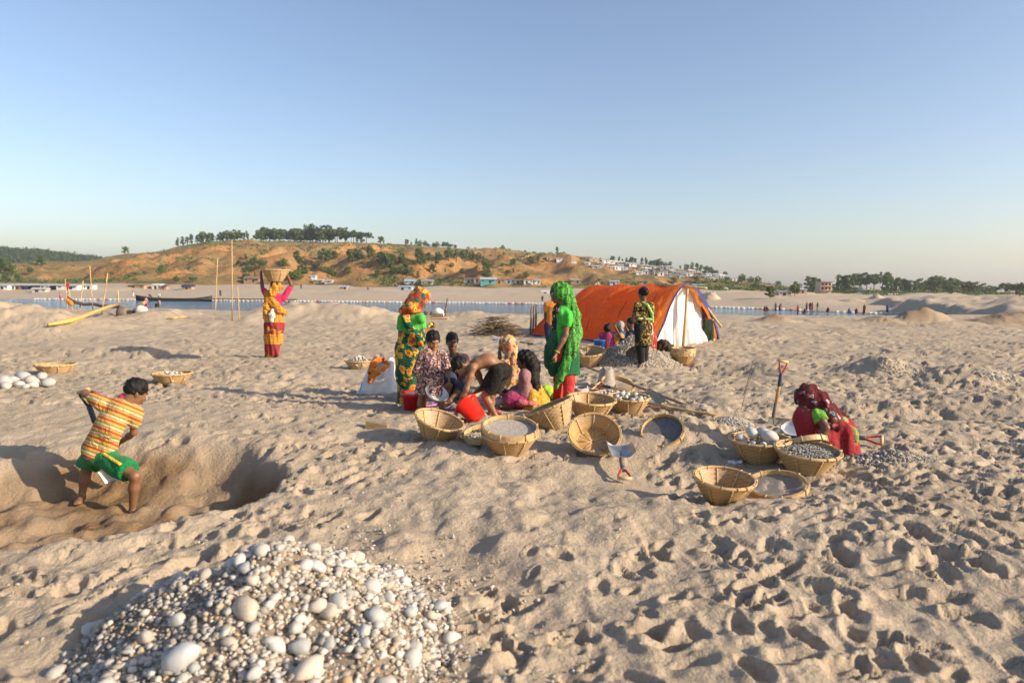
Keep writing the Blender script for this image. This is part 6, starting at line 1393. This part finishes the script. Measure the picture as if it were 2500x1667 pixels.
for k, (px, py, d, c1, c2, lb, si) in enumerate(((1866, 760, 120, REDCL, DKTR, 'leftmost pair member in red on the far bank right of the tent', 1), (1871, 760, 120, DKTR, DKTR, 'dark sitting figure beside the red one right of the tent', 1), (1894, 760, 120, NAVYC, DKTR, 'dark standing figure on the far bank right of the tent', 0), (1903, 760, 120, REDCL, NAVYC, 'red figure bending at the water right of the tent', 0),
        (1948, 768, 120, REDCL, NAVYC, 'red and blue figure standing in the shallow water on the right', 0), (1965, 768, 120, DKTR, PINKC, 'dark figure sitting in the shallow water on the right', 1), (1969, 757, 120, PINKC, REDCL, 'pink figure on the far bank right of the floats', 0), (1977, 758, 120, DKTR, REDCL, 'dark figure on the far bank among the floats', 0), (1983, 757, 120, REDCL, DKTR, 'red figure on the far bank among the floats', 0), (1996, 758, 120, NAVYC, GREENPAT, 'tall dark figure on the far bank among the floats', 0),
        (2021, 763, 120, DKTR, REDCL, 'sitting figure at the right end of the river', 1), (2072, 766, 120, BLUECL, DKTR, 'blue figure sitting by the red floats at right', 1), (2090, 766, 120, NAVYC, REDCL, 'navy figure sitting at the right river end', 1), (2109, 765, 120, REDCL, DKTR, 'red figure standing at the right river end', 0), (2166, 764, 120, BLUECL, NAVYC, 'blue figure standing alone on the right sand flat', 0), (2284, 767, 120, DKTR, NAVYC, 'dark figure behind the brown sand mound', 0), (2480, 764, 120, BLUECL, DKTR, 'figure in teal blue at the far right edge', 0))):
    far_person('distant ' + lb, px, py, d, 1.55, c1, c2, .6 if 'bending' in lb else .1, bool(si), (random.uniform(-1, 1), .6, 0))

# ================================================================== trees
def leaf_mat(name, dark, light):
    m = Mt(name, dark, .8, .15); c = m.mix(m.attr('tone'), dark, light); c = m.mix(m.math('MULTIPLY', m.rnd(), .5), c, tuple(np.array(light) * np.array((1.25, 1.0, .7)))); m.base(c)
    tl = m.n('BsdfTranslucent', {'Color': c}); mx = m.n('MixShader', {0: .25}); m.t.links.new(m.b.outputs[0], mx.inputs[1]); m.t.links.new(tl.outputs[0], mx.inputs[2]); m.t.links.new(mx.outputs[0], m.out.inputs[0]); return m.m
LEAF = leaf_mat('broad_leaves', (.042, .085, .024), (.125, .19, .05)); LEAFD = leaf_mat('dark_leaves', (.030, .062, .026), (.085, .13, .045)); BARK = plain('bark', (.14, .105, .075), .9, .1, .3, 4).m
def leaves(cs, rs, n, size, seed, flat_=.8):
    r = np.random.default_rng(seed); k = len(cs); i = r.integers(0, k, n); d = r.normal(size=(n, 3)); d /= np.linalg.norm(d, axis=1)[:, None]; q = r.uniform(.35, 1, n) ** .6
    p = np.array(cs)[i] + d * (np.array(rs)[i] * q)[:, None] * np.array((1, 1, flat_)); a = r.normal(size=(n, 3)); a /= np.linalg.norm(a, axis=1)[:, None]; b = np.cross(a, d + .4 * r.normal(size=(n, 3))); b /= np.linalg.norm(b, axis=1)[:, None] + 1e-6
    s = size * r.uniform(.6, 1.3, n)[:, None]; v = np.stack([p - a * s * .8, p + b * s * .6, p + a * s * .9, p - b * s * .55], 1).reshape(-1, 3); f = np.arange(4 * n).reshape(n, 4)
    tone = np.repeat(np.clip(.5 + .35 * r.normal(size=k)[i] + .2 * r.normal(size=n), 0, 1), 4); return v, f, tone
TREES = {}
def tree_proto(kind, var):
    key = (kind, var)
    if key in TREES: return TREES[key]
    r = np.random.default_rng(900 + 17 * var + len(kind)); b = MB(); cs, rs = [], []
    if kind == 'round':
        for _ in range(34):
            a, z = r.uniform(0, 6.28), r.uniform(.20, .93); R = .42 * math.sqrt(max(1 - ((z - .52) / .48) ** 2, 0)) * r.uniform(.35, 1); cs.append((R * math.cos(a), R * math.sin(a), z)); rs.append(r.uniform(.08, .15))
        th = .42
    elif kind == 'tall':
        for _ in range(22):
            a, z = r.uniform(0, 6.28), r.uniform(.26, .95); R = .17 * r.uniform(.2, 1) * (1.25 - z * .6); cs.append((R * math.cos(a), R * math.sin(a), z)); rs.append(r.uniform(.06, .11))
        th = .85
    elif kind == 'umbrella':
        for _ in range(44):
            a, q = r.uniform(0, 6.28), math.sqrt(r.uniform(.02, 1)); R = .58 * q; cs.append((R * math.cos(a), R * math.sin(a), .90 - .22 * q * q + r.uniform(-.26, .03))); rs.append(r.uniform(.07, .13))
        th = .6
    else:                                               # bush
        for _ in range(16): a = r.uniform(0, 6.28); R = .42 * r.uniform(0, 1); cs.append((R * math.cos(a), R * math.sin(a), r.uniform(.15, .78) * (1 - .5 * R))); rs.append(r.uniform(.14, .24))
        th = .25
    b.tube([(0, 0, -.08), (.01, 0, th * .5), (.0, .01, th)], [.034, .026, .018], 7)
    for c in cs[::3]: b.tube([(0, 0, th * .75), (c[0] * .5, c[1] * .5, (th * .75 + c[2]) / 2), tuple(c)], [.016, .011, .005], 5)
    v, f, tn = leaves(cs, rs, {'round': 1500, 'tall': 800, 'umbrella': 1500}.get(kind, 700), {'umbrella': .048, 'tall': .044}.get(kind, .054), 40 + var, .55 if kind == 'umbrella' else .85)
    cm = mesh_data('crown', v, f, LEAFD if kind in ('umbrella',) else LEAF, smooth=False); attr(cm, 'tone', tn)
    TREES[key] = (mesh_data('trunk', b.v, b.f, BARK), cm); return TREES[key]
def tree(label, px, py, hpx, kind='round', wid=1.0, group='trees on the hill', loc=None, name='tree'):
    g = G(px, py) if loc is None else np.asarray(loc); hgt = hpx * g[1] / F; tm, cm = tree_proto(kind, random.randrange(4))
    t = thing(name, label, 'tree', g - UP * .03 * hgt, group); t.scale = (hgt * wid, hgt * wid, hgt); t.rotation_euler = (0, 0, random.uniform(0, 6.28)); link('trunk', tm, t); link('crown', cm, t); return t
def ridge_loc(px, back=.985):
    u = (px - 1250) / F; y = DR * back; return V3(u * y, y, gz(u * y, y))
random.seed(3)
for k in range(17): x = 440 + k * 10.7 + random.uniform(-4, 4); tree('small tree in the row on the left crest of the hill', x, 0, random.uniform(19, 30), 'tall' if k < 4 or random.random() < .4 else 'round', .95 if k > 3 else 1, 'row of trees on the left crest', ridge_loc(x))
for k in range(20):
    x = 632 + k * 9 + random.uniform(-4, 4); tree('light green round tree in the main hilltop grove', x, 0, random.uniform(26, 36), 'round', random.uniform(1.0, 1.25), 'main hilltop grove, light trees', ridge_loc(x, random.uniform(.965, .99)))
for k in range(11):
    x = 765 + k * 13 + random.uniform(-5, 5); tree('tall dark tree at the right end of the hilltop grove', x, 0, random.uniform(32, 45) - 10 * max(0, k - 7) / 3, 'umbrella' if k % 3 else 'round', random.uniform(.8, 1.05), 'main hilltop grove, dark trees', ridge_loc(x, random.uniform(.97, .99)))
for (x, hp, kd, lb) in ((931, 19, 'round', 'lone bushy tree on the crest right of the grove'), (311, 19, 'round', 'lone tree on the low saddle at left'), (1226, 12, 'round', 'small dark tree on the crest above the sari woman head cloth'), (1357, 22, 'tall', 'tall thin tree on the crest above the tent'), (1375, 11, 'round', 'small tree right of the tall thin one above the tent'), (1300, 7, 'bush', 'tiny bush on the crest above the green scarf woman')): tree(lb, x, 0, hp, kd, 1, 'single trees on the crest', ridge_loc(x))
for k in range(12): x = 992 + k * 11 + random.uniform(-3, 3); tree('small tree on the crest between the grove and the village', x, 0, random.uniform(9, 19), random.choice(['round', 'tall', 'bush']), 1, 'crest shrubs and trees', ridge_loc(x))
for k in range(9): x = 1140 + k * 20 + random.uniform(-6, 6); tree('low bush on the crest left of the village', x, 0, random.uniform(4, 8), 'bush', 1.2, 'low crest bushes', ridge_loc(x))
for (x, y, hp, kd, w) in ((793, 642, 36, 'round', 1), (818, 634, 22, 'round', 1), (862, 640, 34, 'round', 1.1), (878, 636, 24, 'round', 1), (905, 632, 30, 'round', .9), (932, 650, 34, 'round', 1.1), (945, 660, 42, 'round', .8), (958, 648, 26, 'round', 1), (981, 650, 30, 'round', .8), (990, 660, 22, 'round', 1), (1026, 648, 42, 'round', .8), (1035, 652, 34, 'tall', 1), (1046, 640, 24, 'round', 1), (1070, 640, 24, 'round', 1), (1095, 636, 32, 'round', .9), (1114, 640, 34, 'tall', 1.2), (1135, 640, 30, 'round', 1), (1152, 642, 28, 'round', 1), (1169, 634, 18, 'round', 1), (1180, 640, 16, 'tall', 1), (1056, 668, 24, 'round', 1),
                      (722, 686, 38, 'bush', 1), (740, 676, 34, 'round', 1), (640, 660, 30, 'bush', 1), (610, 668, 26, 'bush', 1.2), (470, 690, 20, 'bush', 1.2), (430, 690, 18, 'round', 1), (395, 668, 26, 'bush', 1), (1130, 668, 16, 'bush', 1.2), (1195, 676, 18, 'bush', 1.2), (1240, 670, 14, 'bush', 1.3), (770, 660, 22, 'bush', 1.2), (690, 650, 24, 'bush', 1.3), (850, 664, 16, 'bush', 1.3), (1230, 624, 10, 'bush', 1)):
    tree('scattered green tree or bush on the brown slope of the hill', x, y, hp, kd, w, 'slope trees')
rgs = random.Random(17)
for k in range(46):
    x = rgs.uniform(560, 1330); y = rgs.uniform(622, 684) if x < 1150 else rgs.uniform(636, 684); tree('scattered green tree or bush on the brown slope of the hill', x, y, rgs.uniform(10, 26), rgs.choice(['round', 'bush', 'round', 'bush', 'tall']), rgs.uniform(.9, 1.3), 'slope trees')
for (x, hp, kd) in ((1492, 14, 'round'), (1508, 16, 'tall'), (1516, 12, 'tall'), (1526, 15, 'tall'), (1538, 18, 'round'), (1548, 17, 'tall'), (1564, 21, 'tall'), (1574, 21, 'tall'), (1586, 15, 'round'), (1597, 18, 'round'), (1606, 22, 'round'), (1622, 15, 'round'), (1632, 19, 'tall'), (1657, 12, 'tall'), (1672, 16, 'round'), (1686, 24, 'tall'), (1697, 24, 'tall'), (1707, 22, 'tall'), (1720, 20, 'round'), (1732, 20, 'round'), (1744, 14, 'round'), (1766, 14, 'round')): tree('tree on the skyline above the hillside village', x, 0, hp, kd, 1.1, 'village skyline trees', ridge_loc(x, .99))
for (x, y, hp, kd, w) in ((1645, 694, 16, 'round', 1.2), (1700, 694, 20, 'round', 1), (1775, 690, 14, 'round', 1.1), (1810, 690, 22, 'round', 1), (1832, 693, 18, 'round', 1), (1850, 692, 18, 'round', 1.1), (1845, 708, 18, 'round', 1.3), (1880, 728, 30, 'round', 1.1), (1940, 722, 36, 'round', .8), (1900, 700, 14, 'round', 1.2), (1952, 700, 16, 'round', 1.2)): tree('green tree among the low houses right of the village', x, y, hp, kd, w, 'trees right of the village')
def flat_loc(px, d): u = (px - 1250) / F; d = d * 1.55; return V3(u * d, d, gz(u * d, d))
for (x, d, hp, kd, w) in ((1975, 210, 40, 'round', .95), (1988, 220, 36, 'round', .9), (2035, 225, 26, 'round', 1), (2050, 200, 50, 'round', .75), (2072, 195, 52, 'round', .8), (2062, 230, 34, 'round', 1), (2095, 230, 54, 'umbrella', .7), (2112, 235, 52, 'umbrella', .8), (2130, 225, 50, 'umbrella', .8), (2150, 235, 52, 'umbrella', .8), (2163, 200, 50, 'round', .75), (2185, 225, 40, 'round', 1), (2205, 225, 38, 'round', 1), (2222, 215, 38, 'round', 1), (2240, 225, 40, 'round', .9), (2262, 230, 42, 'round', 1), (2282, 220, 44, 'round', 1.1), (2300, 235, 48, 'umbrella', .9), (2318, 215, 44, 'round', 1.1), (2338, 225, 42, 'umbrella', 1), (2355, 225, 36, 'round', 1.1), (2375, 220, 32, 'round', 1.2), (2395, 225, 30, 'round', 1.1), (2412, 225, 24, 'round', 1.2), (2424, 225, 22, 'tall', 1.2), (2450, 190, 38, 'umbrella', .9), (2475, 185, 40, 'umbrella', .9), (2498, 185, 36, 'umbrella', .9), (2485, 150, 36, 'round', .8), (2520, 180, 38, 'round', 1), (2555, 190, 36, 'umbrella', 1)):
    tree('tree of the dense grove on the right bank' if x < 2435 else 'umbrella-shaped tree at the far right edge', x, 0, hp, kd, w, 'right bank grove' if x < 2435 else 'far right trees', flat_loc(x, d))
for (x, y, hp) in ((12, 668, 38), (0, 660, 34), (30, 672, 26), (-15, 668, 36), (100, 650, 26), (45, 690, 22), (15, 690, 24), (75, 668, 18)): tree('dark tree on the slope at the far left edge', x, y, hp, 'round', .9, 'far left slope trees')
# undergrowth over the slopes and the far wood, each one uncountable mass
def mass(name, label, pts, sz, n_each, mat, seed, flat_=.7):
    r = np.random.default_rng(seed); t = thing(name, label, 'vegetation', pts[0]); pts = np.asarray(pts); n = len(pts)
    cs = np.repeat(pts, 3, 0) + r.normal(size=(3 * n, 3)) * np.repeat(sz, 3)[:, None] * np.array((.5, .5, .18)); v, f, tn = leaves(cs, np.repeat(sz, 3) * .55, n * n_each, 1, seed, flat_)
    s = np.repeat(np.repeat(sz, 1).mean() * .22, 1)
    c = v.reshape(-1, 4, 3); m_ = c.mean(1, keepdims=True); v = (m_ + (c - m_) * s).reshape(-1, 3); o = part('foliage', v, f, mat, t, smooth=False); o['kind'] = 'stuff'; attr(o.data, 'tone', tn); t['kind'] = 'stuff'
r = np.random.default_rng(8); pts = []
u = r.uniform(-.85, .45, 14000); y = 296 + r.uniform(0, 1, 14000) ** 1.3 * 255; x = u * y
kp = (fbm(x / 46, y / 64, 3, 311) + .25 * r.normal(size=14000) > .25) & ((u < .08) | (r.uniform(size=14000) < .5)); x, y = x[kp][:2300], y[kp][:2300]; pts = np.stack([x, y, ground_z(x, y) + .2], -1)
mass('undergrowth', 'low green scrub covering the brown hill slopes', pts, r.uniform(1.0, 2.9, len(pts)), 20, LEAF, 12)
pts = []
while len(pts) < 750:
    y = r.uniform(770, 900); px = r.uniform(-260, 292); x = (px - 1250) / F * y; pts.append((x, y, float(ridge2(x, y)) + 3.2))
mass('far_wood', 'dense green wood on the distant ridge at left', pts, r.uniform(4, 7, len(pts)), 40, LEAFD, 13)

pts = []
while len(pts) < 520:
    px = r.uniform(1700, 2620); d = r.uniform(270, 375); x = (px - 1250) / F * d
    if fbm(x / 20, d / 25, 2, 411) + .9 * float(sstep(300, 345, d)) > .35: pts.append((x, d, gz(x, d) + .6))
mass('bank_scrub', 'green scrub along the foot of the right bank grove', pts, r.uniform(1.0, 3.2, len(pts)), 34, LEAF, 14)

# ================================================================== houses across the river
def house(label, px, py, wpx, hpx, wall, roof, kind='gable', group='hillside village houses', depth=.8, name='house', loc=None, rot=None):
    g = G(px, py) if loc is None else np.asarray(loc); d = g[1]; w = wpx * d / F; h_ = hpx * d / F; dp = max(w * depth, 2.0) if w < 12 else 4.5; hw = h_ * (.62 if kind == 'gable' else .85)
    t = thing(name, label, 'house', g - UP * .3, group); t.rotation_euler = (0, 0, random.uniform(-.35, .35) if rot is None else rot); z0 = .3
    b = MB().box((0, 0, (hw + z0) / 2 - .6), w, dp, hw + z0 + 1.2); lpart('wall', b.v, b.f, wall, t, smooth=False); o = .12 * h_ + .12
    if kind == 'gable':
        tz = hw + z0; b = MB().add([(-w / 2 - o, -dp / 2 - o, tz - .05), (w / 2 + o, -dp / 2 - o, tz - .05), (w / 2 + o, 0, tz + h_ * .38), (-w / 2 - o, 0, tz + h_ * .38), (-w / 2 - o, dp / 2 + o, tz - .05), (w / 2 + o, dp / 2 + o, tz - .05)] , [(0, 1, 2, 3), (3, 2, 5, 4), (0, 3, 4), (1, 5, 2), (0, 4, 5, 1)])
    else:
        tz = hw + z0; b = MB().add([(-w / 2 - o, -dp / 2 - o, tz + .02), (w / 2 + o, -dp / 2 - o, tz + .02), (w / 2 + o, dp / 2 + o, tz + .18 * h_ + .1), (-w / 2 - o, dp / 2 + o, tz + .18 * h_ + .1), (-w / 2 - o, -dp / 2 - o, tz + .12), (w / 2 + o, -dp / 2 - o, tz + .12), (w / 2 + o, dp / 2 + o, tz + .18 * h_ + .2), (-w / 2 - o, dp / 2 + o, tz + .18 * h_ + .2)], [(0, 1, 2, 3), (4, 7, 6, 5), (0, 4, 5, 1), (1, 5, 6, 2), (2, 6, 7, 3), (3, 7, 4, 0)])
    lpart('roof', b.v, b.f, roof, t, smooth=False); x0 = random.uniform(-.25, .25) * w
    b = MB().box((x0, -dp / 2 - .01, z0 + .38 * hw), min(.9, w * .25), .06, .76 * hw); lpart('door', b.v, b.f, DOORM, t, smooth=False)
    for sx in (-.33, .33):
        if abs(sx * w - x0) > .8: b = MB().box((sx * w, -dp / 2 - .01, z0 + .58 * hw), min(.8, w * .16), .06, .3 * hw); lpart('window', b.v, b.f, DOORM, t, smooth=False)
    return t
DOORM = plain('dark_opening', (.03, .026, .022), .8, .2).m
TIN = plain('grey_tin', (.42, .43, .45), .45, .4, .15, 1).m; TINB = plain('bluish_tin', (.34, .42, .50), .45, .4, .15, 1).m; RUST = plain('rusty_tin', (.24, .15, .10), .7, .3, .3, 1).m; WHW = plain('white_wall', (.66, .65, .62), .8, .2, .1, 1).m; MUD = plain('mud_wall', (.34, .24, .16), .9, .1, .2, 1).m; BLW = plain('pale_blue_wall', (.38, .46, .55), .8, .2, .1, 1).m; NVY = plain('navy_sheet', (.04, .045, .12), .6, .3, .1, 1).m; TEALR = plain('teal_tin', (.10, .36, .38), .5, .4, .1, 1).m; CONC = plain('concrete', (.40, .38, .35), .9, .1, .15, 1).m; REDW = plain('brick_red', (.35, .13, .09), .9, .1, .15, 1).m
random.seed(9); walls = [WHW, WHW, BLW, MUD, TIN, WHW]; roofs = [TIN, TIN, TINB, WHW, RUST, TIN]
V_ = [(1422, 634, 20, 6), (1446, 637, 15, 5), (1476, 642, 19, 7), (1493, 643, 13, 6), (1509, 645, 18, 7), (1524, 647, 11, 6), (1467, 645, 14, 5), (1451, 653, 18, 5), (1464, 654, 16, 5), (1488, 656, 13, 6), (1506, 658, 17, 7), (1525, 658, 14, 5), (1542, 651, 19, 8), (1571, 654, 14, 6), (1582, 660, 13, 6), (1620, 658, 16, 7), (1636, 656, 14, 7), (1559, 670, 17, 7), (1575, 669, 13, 8), (1591, 671, 13, 6), (1612, 672, 15, 9), (1633, 675, 11, 6), (1654, 679, 13, 6), (1666, 680, 8, 6), (1649, 669, 15, 6), (1667, 669, 13, 5), (1687, 665, 16, 6), (1683, 673, 15, 6), (1699, 680, 16, 6), (1717, 678, 12, 6), (1728, 673, 14, 6), (1746, 674, 13, 6), (1762, 676, 15, 6), (1775, 679, 14, 6), (1791, 685, 12, 6), (1434, 646, 12, 4), (1540, 664, 12, 5), (1600, 662, 13, 6), (1705, 671, 14, 5), (1738, 683, 14, 6), (1480, 648, 12, 5), (1498, 651, 12, 5), (1516, 652, 11, 5), (1554, 658, 12, 5), (1594, 655, 12, 5), (1624, 667, 12, 5), (1640, 664, 12, 5), (1672, 674, 11, 5), (1756, 684, 12, 5), (1722, 668, 11, 5), (1808, 689, 12, 5), (1400, 642, 12, 4), (1365, 636, 14, 5), (1340, 634, 12, 5)]
for (x, y, w, h_) in V_: house('small tin-roofed house of the village on the right-hand slope', x, y, w, h_, random.choice(walls), random.choice(roofs), random.choice(['gable', 'gable', 'shed']))
for (x, y, w, h_, wl, rf, kd, lb) in ((619, 690, 36, 15, MUD, RUST, 'gable', 'dark-roofed house under the hill left of the carried basket'), (763, 682, 18, 9, WHW, TIN, 'shed', 'small white house above the huts right of the carried basket'), (778, 690, 22, 8, MUD, TIN, 'gable', 'low grey hut right of the yellow-sari woman'), (803, 690, 18, 7, TIN, TIN, 'gable', 'second low grey hut right of the yellow-sari woman'), (840, 706, 16, 9, MUD, TINB, 'gable', 'tiny hut standing alone on the beach edge'),
        (1002, 694, 25, 12, BLW, TINB, 'gable', 'blue-grey gabled house left above the sari woman'), (1044, 696, 28, 11, CONC, TIN, 'shed', 'flat-roofed concrete house behind the sari woman head'), (991, 708, 32, 9, TINB, TIN, 'shed', 'low long tin shed beside the sari woman head'), (1146, 691, 24, 11, TIN, RUST, 'shed', 'leftmost shed of the long row under the hill'), (1168, 691, 18, 11, MUD, RUST, 'shed', 'second shed of the long row under the hill'), (1192, 691, 36, 14, TEALR, TIN, 'gable', 'long pale green house in the row under the hill'), (1222, 692, 20, 10, MUD, RUST, 'shed', 'brown shed right of the pale green house'), (1245, 692, 22, 10, TINB, RUST, 'shed', 'bluish shed right of the brown one'), (1268, 693, 20, 10, MUD, RUST, 'shed', 'dark shed left of the white-fronted one'), (1290, 693, 22, 10, WHW, RUST, 'shed', 'white-fronted shed left of the green scarf'), (1312, 693, 14, 9, WHW, TIN, 'shed', 'small white hut beside the green scarf'),
        (1404, 693, 22, 9, MUD, TIN, 'shed', 'grey hut just above the tent roof, left'), (1499, 696, 22, 10, BLW, TIN, 'shed', 'pale blue shed just above the middle of the tent roof'), (1570, 694, 22, 8, MUD, RUST, 'shed', 'rusty shed above the right half of the tent roof'), (1694, 702, 12, 7, WHW, TIN, 'shed', 'small white hut left of the teal bus'), (1877, 705, 20, 10, REDW, RUST, 'gable', 'reddish house among the trees right of the village'), (1912, 722, 30, 11, CONC, CONC, 'shed', 'concrete box house behind the right end of the river'), (1955, 715, 22, 9, MUD, TIN, 'shed', 'low hut under the first big tree of the right grove'),
        (386, 706, 20, 11, WHW, WHW, 'shed', 'white hut on the beach at left of the boat'), (404, 706, 12, 8, MUD, NVY, 'shed', 'small dark hut beside the white beach hut'), (460, 706, 24, 11, MUD, NVY, 'gable', 'dark stilt hut on the beach left of the tall poles'), (340, 703, 40, 7, MUD, RUST, 'shed', 'low brown shed left of the white beach hut')): house(lb, x, y, w, h_, wl, rf, kd, 'single houses under the hill', rot=0)
for k, (x, w, wl, lb) in enumerate(((12, 26, WHW, 'leftmost white shed of the beach row'), (34, 18, WHW, 'second white shed of the beach row'), (52, 16, RUST, 'rusty brown shed of the beach row'), (66, 14, NVY, 'navy sheeted shed left of the white one'), (92, 22, NVY, 'wide navy sheeted shed in the beach row'), (114, 20, WHW, 'short white shed between navy ones'), (136, 16, NVY, 'last navy shed of the beach row'), (172, 52, WHW, 'longest white shed of the beach row'), (220, 24, WHW, 'white shed at the right end of the beach row'))): house(lb, x, 706, w, 10, wl, TIN, 'shed', 'row of sheds on the far beach', .5, rot=0)
house('grey tarpaulin hut on the beach before the shed row', 100, 713, 30, 11, CONC, CONC, 'gable', None, rot=.2); house('low white tarpaulin shelter left of the tent', 1337, 716, 30, 6, WHW, WHW, 'gable', None, rot=0)
# two-storey building on the right bank
g = flat_loc(2007, 190); t = thing('building', 'two-storey concrete building with balconies among the right bank trees', 'building', g - UP * .5); w = 3.6; 
t.scale = (1.55, 1.55, 1.3)
b = MB().box((0, 0, 2.2), 3.2, 3.2, 4.4); lpart('wall', b.v, b.f, plain('cream_wall', (.55, .44, .32), .9, .1).m, t, smooth=False)
for z in (1.55, 2.95, 4.4): b = MB().box((0, -1.9, z), 3.4, 1.0, .12); lpart('balcony', b.v, b.f, REDW, t, smooth=False)
for z in (2.0, 3.4):
    for x in (-1, 0, 1): b = MB().box((x, -1.61, z + .25), .5, .06, .8); lpart('window', b.v, b.f, DOORM, t, smooth=False)
b = MB().box((0, -.2, 4.55), 3.6, 3.8, .16); lpart('roof', b.v, b.f, CONC, t, smooth=False)
# vehicles
def vehicle(name, label, cat, g, L, W, Hh, mat, cab=None):
    t = thing(name, label, cat, g); b = MB().box((0, 0, Hh * .55), L, W, Hh * .8); lpart('body', b.v, b.f, mat, t, smooth=False)
    n_ = max(4, int(L / 1.3))
    for k in range(n_): b = MB().box((-L / 2 + (k + .5) * L / n_, -W / 2 - .01, Hh * .68), L / n_ * .72, .05, Hh * .28); lpart('window', b.v, b.f, DOORM, t, smooth=False)
    for sx in (-.32, .32):
        for sy in (-.5, .5):
            b = MB().lathe([(.02, -.13), (.42, -.13), (.45, 0), (.42, .13), (.02, .13)], 18); lpart('wheel', [(sx * L + x, sy * W + z, .42 + y) for x, y, z in b.v], b.f, BLACK, t)
    b = MB().box((0, 0, Hh * .97), L * .98, W * .96, .12); lpart('roof', b.v, b.f, WHW, t, smooth=False); return t
vehicle('bus', 'teal bus parked at the foot of the village slope', 'bus', G(1712, 705), 25 * G(1712, 705)[1] / F, 2.3, 10 * G(1712, 705)[1] / F, plain('teal_paint', (.03, .34, .33), .4, .5, .05).m)
vehicle('truck', 'blue truck parked before the right bank trees', 'truck', flat_loc(2105, 190), 5.0, 2.2, 2.0, plain('blue_paint', (.05, .17, .42), .4, .5, .1).m)
# gravel cones on the far bank
for (x, y, w, h_, lb) in ((1456, 699, 28, 12, 'conical sand heap above the left half of the tent roof'), (1530, 700, 30, 6, 'low sand heap above the tent roof'), (1768, 708, 38, 9, 'grey gravel cone right of the teal bus'), (1672, 704, 18, 8, 'small gravel cone left of the teal bus'), (2080, 736, 110, 10, 'broad sand heap before the right bank grove'), (2140, 728, 50, 9, 'pale gravel cone right of the blue truck'), (1735, 730, 60, 22, 'scrubby earth hump on the far bank right of the tent')):
    g = G(x, y); s_ = g[1] / F; R = w * s_ / 2; hh_ = h_ * s_; t = thing('sand_heap', lb, 'sand heap', g, 'sand heaps on the far bank'); a = np.linspace(0, 2 * math.pi, 33)[:-1]; rr = np.linspace(.03, 1, 12); A, RR = np.meshgrid(a, rr); X = R * RR * np.cos(A); Y = R * RR * np.sin(A)
    Z = hh_ * np.clip(1 - RR + .22 * fbm(X / R * 1.8 + x, Y / R * 1.8, 3, 5), 0, 1.1) ** 1.15 * (1 + .25 * vnoise(X / R * 4 + x, Y / R * 4, 5)) * (1 - RR ** 6) - .4 * RR; i = np.arange(X.size).reshape(X.shape)
    lpart('heap', np.stack([X, Y, Z], -1).reshape(-1, 3), np.stack([i[:-1], np.roll(i[:-1], -1, 1), np.roll(i[1:], -1, 1), i[1:]], -1).reshape(-1, 4), SAND, t)
for k, (x, d, hp) in enumerate(((1930, 205, 55), (1950, 230, 45), (1860, 260, 30))):
    g = flat_loc(x, d); t = thing('pylon', ('tall thin mast', 'second thin mast', 'short thin mast')[k] + ' above the houses right of the village', 'mast', g); hh_ = hp * d / F; b = MB().tube([(0, 0, 0), (0, 0, hh_)], [.09, .05], 6); lpart('mast', b.v, b.f, TIN, t); b = MB().box((0, 0, hh_ * .85), 1.4, .06, .06); lpart('crossarm', b.v, b.f, TIN, t, smooth=False)

# ================================================================== each of a row gets its own label, counted from the left
ORD = 'first second third fourth fifth sixth seventh eighth ninth tenth eleventh twelfth thirteenth fourteenth fifteenth sixteenth seventeenth eighteenth nineteenth twentieth'.split()
TENS = {20: 'twenty', 30: 'thirty', 40: 'forty', 50: 'fifty', 60: 'sixty', 70: 'seventy', 80: 'eighty', 90: 'ninety'}
def ordw(n): return ORD[n - 1] if n <= 20 else (TENS[n // 10 * 10] + '-' + ORD[n % 10 - 1] if n % 10 else TENS[n // 10 * 10][:-1] + 'ieth')
for grp, txt in (('right bank grove', '{} tree from the left in the dense right bank grove'), ('main hilltop grove, light trees', '{} light green tree from the left in the hilltop grove'), ('main hilltop grove, dark trees', '{} dark tall tree from the left in the hilltop grove'), ('trees right of the village', '{} tree from the left among the low houses right of the village'),
                 ('row of trees on the left crest', '{} tree from the left in the row on the left crest'), ('crest shrubs and trees', '{} small crest tree from the left between grove and village'), ('low crest bushes', '{} low crest bush from the left, left of the village'), ('slope trees', '{} tree or bush from the left on the brown hill slope'),
                 ('village skyline trees', '{} skyline tree from the left above the hillside village'), ('far right trees', '{} tree from the left at the far right edge'), ('far left slope trees', '{} dark tree from the left on the far left slope'), ('hillside village houses', '{} tin-roofed house from the left in the hillside village')):
    os_ = sorted([o for o in sc.objects if o.get('group') == grp and not o.parent], key=lambda o: o.location.x / o.location.y)
    for n_, o in enumerate(os_, 1): o['label'] = txt.format(ordw(n_))
# ================================================================== warm dusty air over the river plain
m = bpy.data.materials.new('haze_air'); m.use_nodes = True; nt = m.node_tree; nt.nodes.remove(nt.nodes['Principled BSDF'])
vol = nt.nodes.new('ShaderNodeVolumePrincipled'); vol.inputs['Color'].default_value = (.86, .90, .96, 1); vol.inputs['Density'].default_value = .00024; vol.inputs['Anisotropy'].default_value = .35
nt.links.new(vol.outputs[0], nt.nodes['Material Output'].inputs['Volume'])
b = MB().box((0, 1275, 37.0), 11000, 2750, 90); hz_o = link('haze', mesh_data('haze', b.v, b.f, m, smooth=False)); hz_o['kind'] = 'stuff'; hz_o['label'] = 'thin pale haze over the river plain'
